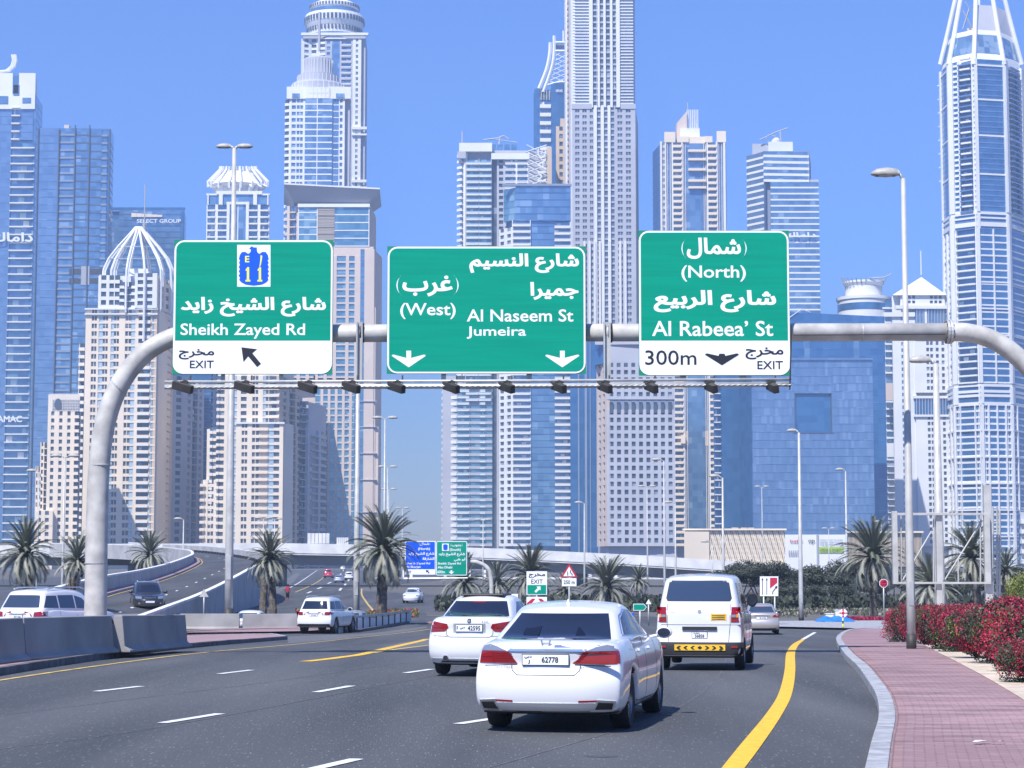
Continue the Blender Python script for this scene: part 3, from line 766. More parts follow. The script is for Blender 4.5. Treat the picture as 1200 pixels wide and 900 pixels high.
def sign(name, label, px, Y, lower=None, back=m_greenb, field=m_green, cr=.25, bw=.055, parent=None, grp="direction signs on the gantry"):
    x0, x1, z0, z1 = fr(*px, Y); root = empty(name, ((x0 + x1) / 2, Y, z0)); tag(root, label, "road sign", grp); o = Vector(root.location)
    M = Matrix.Translation((-o.x, 0, -o.z)); root["_M"] = 0; del root["_M"]
    b = MB(); b.box(x0, x1, .012, .05, z0, z1, back, M); b.build("back_panel", root)
    b = MB(); plate(b, rrect(x0 + .01, x1 - .01, z0 + .01, z1 - .01, cr), m_swhite, M, .0, .012); b.build("border", root)
    zl = z0 + bw
    if lower: zl = zf(lower, Y)
    # field: rounded at the outer corners only
    out = []
    r = max(cr - bw, .03)
    for cx, cz, a in ((x1 - bw - r, z1 - bw - r, 0), (x0 + bw + r, z1 - bw - r, 90)):
        for i in range(6): t = R(a + 18 * i); out.append((cx + r * math.cos(t), cz + r * math.sin(t)))
    if lower: out += [(x0 + bw, zl), (x1 - bw, zl)]
    else:
        for cx, cz, a in ((x0 + bw + r, z0 + bw + r, 180), (x1 - bw - r, z0 + bw + r, 270)):
            for i in range(6): t = R(a + 18 * i); out.append((cx + r * math.cos(t), cz + r * math.sin(t)))
    b = MB(); plate(b, out, field, M, -.004, .0); b.build("face", root)
    return root, M
def put(root, M, Y, body, px0, px1, py0, py1, m, bold=.02, name="lettering", shear=0.0):
    x0, x1, z0, z1 = fr(px0, px1, py0, py1, Y)
    return text_fit(body, M, x0, x1, z0, z1, m, root, name, bold, -.008, shear=shear)
def shape(root, M, Y, pts, m, name="arrow", dy=-.008):
    pm = sum(p[1] for p in pts) / len(pts)
    out = [(P(x, y, Y).x, zf(y, Y)) for x, y in pts]; b = MB(); plate(b, out, m, M, dy, dy + .004); return b.build(name, root)
# --- left sign
s, M = sign("direction_sign", "green sign reading Sheikh Zayed Rd with a blue eagle route shield and white exit strip", (203, 390, 281, 438.5), YG, lower=399)
sh = shape(s, M, YG, [(278, 287), (317, 287), (317, 336), (278, 336)], m_swhite, "shield_plate", -.007)
eagle = [(297.5, 290), (295, 288.6), (292, 291.5), (294.2, 292.5), (293.5, 295.5), (291, 297.6), (287.5, 295.2), (283.5, 295.5), (281, 299), (280, 304), (281.5, 305), (280, 308), (281.3, 310), (279.8, 313), (281.2, 315.5), (279.7, 318), (281.2, 320.5), (279.6, 323), (281.3, 325.5), (280.3, 328), (283, 331), (288, 333.6), (297.5, 334.8)]
eg = eagle + [(595 - x, y) for x, y in reversed(eagle[4:-1])] + [(301, 292.5), (301, 290)]
shape(s, M, YG, eg, m_sblue, "eagle_emblem", -.011)
def putd(root, M, Y, body, a, c, d, e, m, bold, nm="lettering", dy=-.015):
    x0, x1, z0, z1 = fr(a, c, d, e, Y); return text_fit(body, M, x0, x1, z0, z1, m, root, nm, bold, dy)
putd(s, M, YG, "E", 287.3, 292.3, 300, 307.5, m_syel, .02)
for ox in (287.6, 301.6): shape(s, M, YG, [(ox, 317), (ox + 2.4, 313.2), (ox + 4.4, 313.2), (ox + 4.4, 328), (ox + 5.8, 328), (ox + 5.8, 330), (ox + .2, 330), (ox + .2, 328), (ox + 1.8, 328), (ox + 1.8, 317.2)], m_syel, "numeral", -.015)
shape(s, M, YG, [(305.5, 299), (307.5, 300), (306.8, 305), (305.6, 311), (304, 314), (305, 306)], m_syel, "flag_mark", -.015)
put(s, M, YG, ar("شارع الشيخ زايد"), 212, 382, 348, 371, m_swhite, .036)
put(s, M, YG, "Sheikh Zayed Rd", 211.5, 357.5, 379, 397, m_swhite, .014)
put(s, M, YG, ar("مخرج"), 209.5, 251, 409, 421, m_sblack, .02)
put(s, M, YG, "EXIT", 222.5, 250.5, 422.5, 431.3, m_sblack, .008)
shape(s, M, YG, [(283, 407), (301, 409.2), (295.6, 413.8), (305.8, 426.2), (301.3, 430), (290.8, 417.4), (285.3, 424)], m_sblack)
# --- middle sign
s, M = sign("direction_sign", "wide green middle sign reading Al Naseem St Jumeira and West with two white arrows", (453.5, 686.5, 288.5, 438), YG)
put(s, M, YG, ar("شارع النسيم"), 550, 678.5, 297, 320, m_swhite, .036)
put(s, M, YG, "(" + ar("غرب") + ")", 464.5, 537.5, 323, 347.5, m_swhite, .03)
put(s, M, YG, ar("جميرا"), 621.5, 678, 330.5, 351.5, m_swhite, .036)
put(s, M, YG, "(West)", 469, 534, 355, 374, m_swhite, .014)
put(s, M, YG, "Al Naseem St", 547, 672, 362.5, 377, m_swhite, .014)
put(s, M, YG, "Jumeira", 547, 616.5, 382.5, 397, m_swhite, .014)
for ax in (479, 659):
    shape(s, M, YG, [(ax - 2.8, 411), (ax + 2.8, 411), (ax + 2.8, 419.5), (ax + 18.5, 415.5), (ax + 20, 417), (ax, 430.5), (ax - 20, 417), (ax - 18.5, 415.5), (ax - 2.8, 419.5)], m_swhite)
# --- right sign
s, M = sign("direction_sign", "green sign reading North and Al Rabeea' St above a white 300m exit strip", (748.5, 925.5, 270, 440), YG, lower=399)
put(s, M, YG, "(" + ar("شمال") + ")", 798.5, 875, 278.5, 303.5, m_swhite, .03)
put(s, M, YG, "(North)", 798.5, 874, 311, 330, m_swhite, .014)
put(s, M, YG, ar("شارع الربيع"), 766, 909.5, 340, 366, m_swhite, .036)
put(s, M, YG, "Al Rabeea’ St", 764, 906, 376, 394, m_swhite, .014)
put(s, M, YG, "300m", 756, 816, 410.5, 427.5, m_sblack, .004)
shape(s, M, YG, [(843, 414.5), (849, 414.5), (850, 417), (864, 414), (866, 415.5), (846, 428), (826, 415.5), (828, 414), (842, 417)], m_sblack)
put(s, M, YG, ar("مخرج"), 873.5, 918, 407, 421, m_sblack, .02)
put(s, M, YG, "EXIT", 887.5, 917.5, 423, 432.5, m_sblack, .008)

# second gantry far on with blue and green signs
Y2 = 150.0
g2 = empty("sign_gantry", (P(576, 700, Y2 + .6).x, Y2 + .6, gz(Y2))); tag(g2, "slim grey pipe gantry behind the green and blue signs by the palms", "sign gantry"); o = Vector(g2.location)
b = MB(); b.tube(smoothpts([P(x, y, Y2 + .6) - o for x, y in ((470, 657), (545, 658), (562, 660), (572, 667), (575.5, 680), (576, 700), (576, 722))], 5), .16, m_galvw, 12); b.build("beam", g2, smooth=True)
b = MB(); q0 = P(474, 678.5, Y2 - .1) - o; q1 = P(548, 677.5, Y2 - .1) - o; b.tube([q0, q1], .07, m_galv, 6); b.build("service_rail", g2)
s, M = sign("direction_sign", "small blue direction sign reading Sheikh Zayed Rd Sharjah, half behind a palm", (474.5, 510.5, 634, 673.5), Y2, lower=667, back=m_swhite, field=m_sblue, cr=.12, bw=.06, grp="direction signs on the far gantry")
put(s, M, Y2, "(" + ar("شمال") + ")", 491, 504, 635.5, 639.5, m_swhite); put(s, M, Y2, "(North)", 490, 504, 641.5, 645.5, m_swhite)
put(s, M, Y2, ar("شارع الشيخ زايد"), 478, 509, 647, 651.5, m_swhite, .03); put(s, M, Y2, ar("الشارقة"), 495, 509, 653, 657, m_swhite, .03)
put(s, M, Y2, "Sheikh Zayed Rd", 476, 504, 659, 662, m_swhite); put(s, M, Y2, "Al Sharjah", 476, 493, 663, 666.3, m_swhite)
shape(s, M, Y2, [(499, 668), (502.5, 668.4), (501.6, 669.2), (503.4, 671.4), (502.4, 672.2), (500.7, 670), (499.6, 671)], m_sblack)
put(s, M, Y2, "EXIT", 477, 482, 669, 672, m_sblack)
s, M = sign("direction_sign", "small green direction sign reading Sheikh Zayed Rd Abu Dhabi on the far gantry", (511, 547.5, 634, 674.5), Y2, cr=.12, bw=.06, grp="direction signs on the far gantry")
shape(s, M, Y2, [(518, 637), (526, 637), (526, 645.5), (518, 645.5)], m_swhite, "shield_plate"); shape(s, M, Y2, [(519.3, 638.6), (522, 637.6), (524.7, 638.6), (524.5, 644), (522, 645), (519.5, 644)], m_sblue, "eagle_emblem", -.014)
put(s, M, Y2, "(" + ar("جنوب") + ")", 528, 542, 637, 641, m_swhite); put(s, M, Y2, "(South)", 527, 540, 642.5, 646.5, m_swhite)
put(s, M, Y2, ar("شارع الشيخ زايد"), 514, 545, 647.5, 652, m_swhite, .03); put(s, M, Y2, ar("أبو ظبي"), 532, 545.5, 653.5, 658, m_swhite, .03)
put(s, M, Y2, "Sheikh Zayed Rd", 513, 540, 659, 662.3, m_swhite); put(s, M, Y2, "Abu Dhabi", 513, 530, 663.3, 666.2, m_swhite)
put(s, M, Y2, "600m", 512.5, 521.5, 668.5, 671.8, m_swhite); shape(s, M, Y2, [(528, 668.3), (530, 668.3), (530, 670), (532.3, 670), (529, 672.8), (525.7, 670), (528, 670)], m_swhite)

# ---------------------------------------------------------------- small roadside signs
def post_sign(name, label, pc, pbase, Y, cat="road sign", r=.05, ptop=None, group=None):
    g = gz(Y); x = P(pc, pbase, Y).x; root = empty(name, (x, Y, g)); tag(root, label, cat, group)
    return root, Matrix.Translation((-x, 0, -g)), x
def addpost(root, x, Y, px, ptop, m=m_galv, r=.045):
    b = MB(); xx = P(px, ptop, Y).x - x; b.tube([(xx, .05, 0.0), (xx, .05, zf(ptop, Y) - gz(Y))], r, m, 8); b.build("post", root, smooth=True)
# exit sign with chevrons between the two white cars
Y = 82; s, M, x = post_sign("exit_sign", "white and green EXIT sign with arrow and red chevrons between the two white cars", 629, 706, Y)
addpost(s, x, Y, 629, 672)
shape(s, M, Y, [(617, 669.5), (641, 669.5), (641, 697), (617, 697)], m_swhite, "panel", -.003)
b_ = shape(s, M, Y, [(618, 685.5), (640, 685.5), (640, 696.2), (618, 696.2)], m_green, "face", -.008)
put(s, M, Y, ar("مخرج"), 619.5, 639, 671.5, 677.5, m_sblack, .03); put(s, M, Y, "EXIT", 622.5, 636, 679, 684, m_sblack, .01)
shape(s, M, Y, [(633.4, 687.2), (633.4, 692), (632, 690.7), (628.2, 694.7), (626.3, 693), (630.2, 689), (628.7, 687.3)], m_swhite, "arrow", -.012)
shape(s, M, Y, [(617, 699.5), (641, 699.5), (641, 712), (617, 712)], m_swhite, "panel", -.003)
for sg in (-1, 1): shape(s, M, Y, [(629 + sg * 1.5, 701.5), (629 + sg * 5.5, 701.5), (629 + sg * 11.5, 706.5), (629 + sg * 11.5, 711), (629 + sg * 9, 711)], m_sred, "chevron", -.008)
# warning triangle
Y = 100; s, M, x = post_sign("warning_sign", "red-edged triangular narrowing-road warning sign with a white distance plate under it", 667, 722, Y)
addpost(s, x, Y, 667, 664)
shape(s, M, Y, [(667, 660.5), (677, 676.5), (657, 676.5)], m_sred, "panel", -.003); shape(s, M, Y, [(667, 664), (673.8, 675.2), (660.2, 675.2)], m_swhite, "face", -.008)
shape(s, M, Y, [(664.6, 668.5), (665.8, 671), (665.8, 674.5), (664.8, 674.5), (664.8, 671)], m_sblack, "symbol", -.012); shape(s, M, Y, [(668, 668), (669, 668), (669, 671), (671, 672.5), (671, 674.5), (670, 674.5), (670, 673), (668, 671.5)], m_sblack, "symbol", -.012)
shape(s, M, Y, [(658.5, 677.5), (675.5, 677.5), (675.5, 687), (658.5, 687)], m_swhite, "plate", -.003); put(s, M, Y, "250 m", 660.5, 673.5, 680, 684.5, m_sblack, .02)
# lane arrow sign
Y = 118; s, M, x = post_sign("lane_sign", "white lane sign with black arrows and a red corner above the beige car", 901, 727, Y)
addpost(s, x, Y, 895, 698); addpost(s, x, Y, 908, 698)
shape(s, M, Y, [(890.5, 675.5), (912, 675.5), (912, 698.5), (890.5, 698.5)], m_swhite, "panel", -.003)
for ax in (893.5, 898.6): shape(s, M, Y, [(ax - .4, 697), (ax - .4, 680), (ax - 1.3, 680), (ax, 677), (ax + 1.3, 680), (ax + .4, 680), (ax + .4, 697)], m_sblack, "arrow", -.008)
shape(s, M, Y, [(902.3, 677), (910.8, 677), (910.8, 683), (902.3, 690)], m_sred, "symbol", -.008)
shape(s, M, Y, [(905, 696.5), (905, 693.5), (908.6, 688.7), (907.6, 687.8), (911, 686.3), (910.8, 690.3), (909.6, 689.4), (906, 694), (906, 696.5)], m_sblack, "arrow", -.008)
# stop sign
Y = 128; s, M, x = post_sign("stop_sign", "red octagonal stop sign on a thin post beside the palm trunk", 1035.5, 730, Y)
addpost(s, x, Y, 1035.5, 680)
def octa(cx, cy, r): return [(cx + r * math.cos(R(22.5 + 45 * i)), cy + r * math.sin(R(22.5 + 45 * i))) for i in range(8)]
shape(s, M, Y, octa(1035.5, 683.5, 5.4), m_swhite, "panel", -.003); shape(s, M, Y, octa(1035.5, 683.5, 4.8), m_sred, "face", -.008)
put(s, M, Y, ar("قف"), 1032.8, 1038.5, 679.8, 683, m_swhite, .04); put(s, M, Y, "STOP", 1032, 1039, 684.3, 686.6, m_swhite, .02)
# give-way hazard marker
Y = 112; s, M, x = post_sign("hazard_marker", "small white marker sign with red diamonds on a striped post before blue tarpaulin", 988, 736, Y)
shape(s, M, Y, octa(988, 718.5, 5.2), m_swhite, "panel", -.003)
for cx, cy, r in ((988, 714.8, 1.5), (988, 722.2, 1.5), (984.5, 718.5, 1.3), (991.5, 718.5, 1.3), (988, 718.5, 2.6)): shape(s, M, Y, [(cx, cy - r), (cx + r, cy), (cx, cy + r), (cx - r, cy)], m_sred, "diamond", -.009)
for i in range(4):
    b = MB(); za = lerp(0, zf(724, Y) - gz(Y), i / 4); zb = lerp(0, zf(724, Y) - gz(Y), (i + 1) / 4); b.tube([(0, .03, za), (0, .03, zb)], .04, (m_dark, m_syel)[i % 2], 8); b.build("post_band", s)
# green arrow sign
Y = 105; s, M, x = post_sign("direction_arrow_sign", "small green arrow-shaped direction sign pointing right between the sedan and the van", 750, 722, Y)
addpost(s, x, Y, 750, 712)
shape(s, M, Y, [(742, 707.5), (754.5, 707.5), (758, 711.5), (754.5, 715.5), (742, 715.5)], m_swhite, "panel", -.003); shape(s, M, Y, [(742.6, 708.2), (754.3, 708.2), (757.2, 711.5), (754.3, 714.8), (742.6, 714.8)], m_green, "face", -.008)
Y = 120; s, M, x = post_sign("warning_sign", "tiny pale triangular sign above the green arrow sign", 760, 716, Y)
addpost(s, x, Y, 760, 706); shape(s, M, Y, [(760, 702), (763.4, 708), (756.6, 708)], m_swhite, "panel", -.003)
Y = 122; s, M, x = post_sign("warning_sign", "grey triangular sign seen from behind on a post before the ramp wall", 239, 724, Y)
addpost(s, x, Y, 239, 694); shape(s, M, Y, [(239, 690), (244.5, 699.5), (233.5, 699.5)], m_galvw, "panel", -.003)
Y = 112; s, M, x = post_sign("lane_sign", "small white sign and green panel behind the left white car roof", 602, 722, Y)
addpost(s, x, Y, 602, 705); shape(s, M, Y, [(596, 696), (607, 696), (607, 709), (596, 709)], m_swhite, "panel", -.003); shape(s, M, Y, [(576, 698.5), (595.5, 698.5), (595.5, 704), (576, 704)], m_green, "face", .0)
shape(s, M, Y, [(601, 705), (601, 699.5), (600, 699.5), (601.5, 697.3), (603, 699.5), (602, 699.5), (602, 705)], m_sblack, "arrow", -.008)
Y = 110; s, M, x = post_sign("round_sign", "tiny round blue sign beside the green arrow sign", 741, 724, Y)
addpost(s, x, Y, 741, 718); shape(s, M, Y, [(741 + 2.4 * math.cos(R(30 * i)), 720.5 + 2.4 * math.sin(R(30 * i))) for i in range(12)], m_sblue, "face", -.003)
# blue tarpaulin heap and two white boxes
b = MB(); N = 26
A = G(958, 731); Bp = G(1003, 731); o = (A + Bp) / 2
prof = [(-1, 0), (-.92, .25), (-.7, .55), (-.45, .8), (-.2, .62), (0.05, .85), (.3, .7), (.5, .82), (.75, .5), (.93, .3), (1, 0)]
for i in range(len(prof)):
    for j in range(7):
        t = j / 6; x = prof[i][0] * (Bp.x - A.x) / 2; b.v.append((x, t * 1.6, prof[i][1] * .42 * math.sin(math.pi * t) + random.uniform(0, .05)))
k = b.mi(m_tarp)
for i in range(len(prof) - 1):
    for j in range(6): b.f.append((i * 7 + j, (i + 1) * 7 + j, (i + 1) * 7 + j + 1, i * 7 + j + 1)); b.m.append(k)
t_ = b.build("tarpaulin", smooth=False, loc=(o.x, o.y, gz(o.y) + .1)); tag(t_, "crumpled bright blue tarpaulin heap at the far end of the pavement", "tarpaulin")
for x0, x1, y0, y1, lb in ((968, 977, 719.5, 727, "lower white utility box behind the blue tarpaulin"), (979.5, 985, 715.5, 727, "taller narrow white utility box behind the blue tarpaulin")):
    A = P(x0, y1, 138); C_ = P(x1, y0, 138); b = MB(); b.box(0, C_.x - A.x, 0, .5, gz(138) - C_.z + (C_.z - A.z) * 0 , 0, m_wwhite)
    root = empty("utility_box", (A.x, 138, gz(138))); tag(root, lb, "utility box", "white utility boxes")
    h = C_.z - gz(138); b = MB(); b.box(0, C_.x - A.x, 0, .5, 0, h, m_wwhite); b.build("cabinet", root, bevel=.02); b = MB(); b.box(-.03, C_.x - A.x + .03, -.03, .53, h, h + .05, m_wwhite); b.build("lid", root)

# ---------------------------------------------------------------- street lamps
def lamp(label, px, pbase, ptop, Y, r0, arms, lean=0.0, grp="street lamps along the roads", arm_drop=0.0, collar=True, pxtop=None):
    """arms: list of (dx metres, head length, tilt)"""
    A = P(px, pbase, Y); T = P(pxtop or px, ptop, Y); root = empty("street_lamp", (A.x, Y, gz(Y))); tag(root, label, "street lamp", grp); h = T.z - gz(Y)
    b = MB(); b.tube([(0, 0, 0), (0, 0, h * .15), (0, 0, h)], [r0, r0 * .95, r0 * .5], m_pole, 10); b.build("pole", root, smooth=True)
    if collar:
        b = MB(); b.tube([(0, 0, 0), (0, 0, h * .04)], r0 * 1.12, m_dark, 10); b.build("base_band", root, smooth=True)
        b = MB(); b.box(-r0 * .5, r0 * .5, -r0 * 1.03, -r0 * .9, h * .10, h * .15, m_galv); b.build("service_door", root)
    for dx, hl, tl in arms:
        s = 1 if dx > 0 else -1
        b = MB(); b.tube([(0, 0, h * .995), (dx * .55, 0, h + .06), (dx, 0, h + .1 + tl)], r0 * .32, m_pole, 8); b.build("arm", root, smooth=True)
        b = MB(); zc = h + .1 + tl; L = hl; pr = [(0, .08, .10), (.12, .16, .17), (.45, .20, .21), (.8, .18, .17), (1, .09, .06)]
        k = b.mi(m_lampg); n = 10
        for t, wy, hz in pr:
            for j in range(n):
                a = 2 * math.pi * j / n; b.v.append((dx * .98 + s * t * L, math.cos(a) * wy * L / .9, zc + max(math.sin(a) * hz, -hz * .4) * L / .9 - t * tl * .3))
        for i in range(len(pr) - 1):
            for j in range(n): b.f.append((i * n + j, i * n + (j + 1) % n, (i + 1) * n + (j + 1) % n, (i + 1) * n + j)); b.m.append(k)
        b.f.append(tuple(range(n))); b.f.append(tuple((len(pr) - 1) * n + j for j in range(n))); b.m += [k, k]
        hd = b.build("lamp_head", root, smooth=True)
        b = MB(); b.box(dx * .98 + s * L * .15 if s > 0 else dx * .98 - L * .85, dx * .98 + s * L * .85 if s > 0 else dx * .98 - L * .15, -L * .12, L * .12, zc - L * .085, zc - L * .03, m_dark); b.build("lamp_glass", hd)
    return root
lamp("tall double-headed street lamp between the left sign and the low ramp", 267.5, 745, 174, 114, .24, [(-.18, .86, .0), (.18, .86, .0)], pxtop=277)
lamp("tall single street lamp with arm to the left, rising from the red bushes", 1068, 752, 209, 52, .115, [(-.1, .72, .02)], pxtop=1066)
lamp("single street lamp before the blue office block, standing behind the lane sign", 939, 728, 507, 128, .15, [(-.15, .6, .03)])
lamp("slender lamp pole rising behind the silver-white off-road car to the gantry", 417.5, 726, 398, 124, .20, [(.3, .8, .02)], pxtop=422)
lamp("single street lamp left of the van's roof against the louvred building", 848, 700, 560, 190, .16, [(-.3, .95, .05)])
lamp("thin single lamp before the right part of the blue office block", 993, 700, 552, 200, .13, [(-.2, .8, .05)])
lamp("pole behind the billboard frame with a lamp arm to the left below the beam", 1102, 718, 426, 95, .26, [(-.2, 1.1, .04)])
far = [("far double lamp in the open sky gap, tallest there", 450, 690, 491, 230, .16, 2), ("far double lamp just right of the tallest one in the sky gap", 453.5, 690, 548, 300, .14, 2),
       ("far thin double lamp, third and lowest of the sky gap cluster", 455, 690, 574, 380, .14, 2), ("short far lamp at the right of the sky gap", 471, 690, 596, 420, .12, 2),
       ("far lamp before the low cream building at the left edge", 43, 690, 553, 230, .13, 1), ("dark far lamp pole before the stepped cream building", 73, 690, 536, 200, .14, 2),
       ("far lamp above the ramp at the shaded side of the domed tower", 214, 690, 609, 300, .14, 1), ("far lamp left of two above the ramp, before the terraced cream tower", 308, 690, 608, 320, .14, 2),
       ("far lamp right of two above the ramp, before the terraced cream tower", 321, 690, 609, 330, .14, 2), ("far lamp before the deep blue shaded slab right of the balcony tower", 685, 690, 590, 300, .15, 1),
       ("far lamp between the curved balcony tower and its neighbour", 566, 690, 610, 330, .12, 2), ("far thin lamp before the grid-windowed block at its right part", 759, 690, 571, 320, .14, 2),
       ("far lamp close left of the van's roof", 779, 700, 540, 240, .15, 1), ("far lamp second from the van's left, a little shorter", 792, 700, 590, 250, .14, 1),
       ("far lamp before the cream wall of the louvred building", 835, 690, 636, 260, .13, 1), ("thin far lamp behind the blue block's left half, above the louvres", 894, 690, 571, 400, .12, 2),
       ("thin far lamp over the billboard wall between the printed panels", 972, 690, 620, 420, .11, 2), ("thin far lamp right of the blue block beside the palm", 1034, 690, 612, 400, .1, 1)]
for lb, px, pb, pt, Y, r0, na in far:
    lamp(lb, px, pb, pt, Y, r0, [(-.35, 1.1, .03)] + ([(.35, 1.1, .03)] if na == 2 else []), grp="far street lamps", collar=False)

# ---------------------------------------------------------------- empty billboard frame on the right
Y = 90.0
root = empty("billboard_frame", (P(1047, 720, Y).x, Y, gz(Y))); tag(root, "empty white steel billboard frame standing behind the red bushes", "billboard frame"); o = Vector(root.location)
def fbar(pts, r, m=m_pole, name="frame_bar"):
    b = MB(); b.tube([P(x, y, Y + d) - o for x, y, d in pts], r, m, 6); b.build(name, root)
def fbox(x0, x1, y0, y1, d0, d1, m=m_pole, name="frame_bar"):
    a = P(x0, y1, Y) - o; c = P(x1, y0, Y) - o; b = MB(); b.box(a.x, c.x, d0, d1, a.z, c.z, m); b.build(name, root, bevel=.01)
fbox(1047, 1051.5, 599, 684.5, 0, .25); fbox(1155, 1160, 602, 684.5, 0, .25); fbox(1051.5, 1155, 601, 603.8, .02, .2); fbox(1051.5, 1155, 682, 684.5, .02, .2)
fbox(1099.5, 1105, 603.8, 682, .2, .5, name="post"); fbox(1099.5, 1105, 684.5, 727, .2, .5, name="post"); fbox(1158, 1163, 568, 727, .3, .55, name="post")
for pts in (((1056, 683, .5), (1093, 620, .5)), ((1105, 683, .5), (1152, 608, .5)), ((1068, 604, .4), (1068, 683, .4)), ((1094, 604, .4), (1094, 683, .4)), ((1123, 655, .4), (1123, 683, .4)), ((1149, 604, .4), (1149, 683, .4)), ((1056, 604, .4), (1056, 683, .4))): fbar(pts, .035)
# lattice ladder behind it
root2 = empty("lattice_mast", (P(1168, 720, 92).x, 92, gz(92))); tag(root2, "grey lattice ladder mast just right of the empty billboard frame", "mast"); o2 = Vector(root2.location)
for x in (1163.5, 1168.5, 1171.5):
    b = MB(); b.tube([P(x, 728, 92) - o2, P(x, 594 if x < 1170 else 600, 92) - o2], .05, m_galv, 6); b.build("upright", root2)
for yy in range(604, 716, 9):
    b = MB(); b.tube([P(1163.5, yy, 92) - o2, P(1171.5, yy, 92) - o2], .03, m_galv, 5); b.build("rung", root2)

# ---------------------------------------------------------------- rider far on the left road
# ---------------------------------------------------------------- vehicles
def lattice(ys, na, nc, fn):
    """closed surface of a box lattice, mapped by fn(station index, lateral -1..1, vertical 0..1)"""
    vid = {}; V = []; F = []
    def vert(i, a, c):
        k = (i, a, c)
        if k not in vid: vid[k] = len(V); V.append(tuple(fn(i, -1 + 2 * a / na, c / nc)))
        return vid[k]
    n = len(ys) - 1
    for i in range(n):
        for a in range(na):
            F.append((vert(i, a, nc), vert(i, a + 1, nc), vert(i + 1, a + 1, nc), vert(i + 1, a, nc)))
            F.append((vert(i, a, 0), vert(i + 1, a, 0), vert(i + 1, a + 1, 0), vert(i, a + 1, 0)))
        for c in range(nc):
            F.append((vert(i, 0, c), vert(i, 0, c + 1), vert(i + 1, 0, c + 1), vert(i + 1, 0, c)))
            F.append((vert(i, na, c), vert(i + 1, na, c), vert(i + 1, na, c + 1), vert(i, na, c + 1)))
    for a in range(na):
        for c in range(nc):
            F.append((vert(0, a, c), vert(0, a + 1, c), vert(0, a + 1, c + 1), vert(0, a, c + 1)))
            F.append((vert(n, a, c), vert(n, a, c + 1), vert(n, a + 1, c + 1), vert(n, a + 1, c)))
    return V, F
def subsurf_mesh(V, F, lv, name):
    me = bpy.data.meshes.new(name); me.from_pydata(V, [], F); o = bpy.data.objects.new(name, me); COL.objects.link(o)
    md = o.modifiers.new("s", 'SUBSURF'); md.levels = lv; md.render_levels = lv
    bpy.context.view_layer.update(); dg = bpy.context.evaluated_depsgraph_get()
    m2 = bpy.data.meshes.new_from_object(o.evaluated_get(dg)); bpy.data.objects.remove(o); bpy.data.meshes.remove(me)
    m2.name = name; return m2
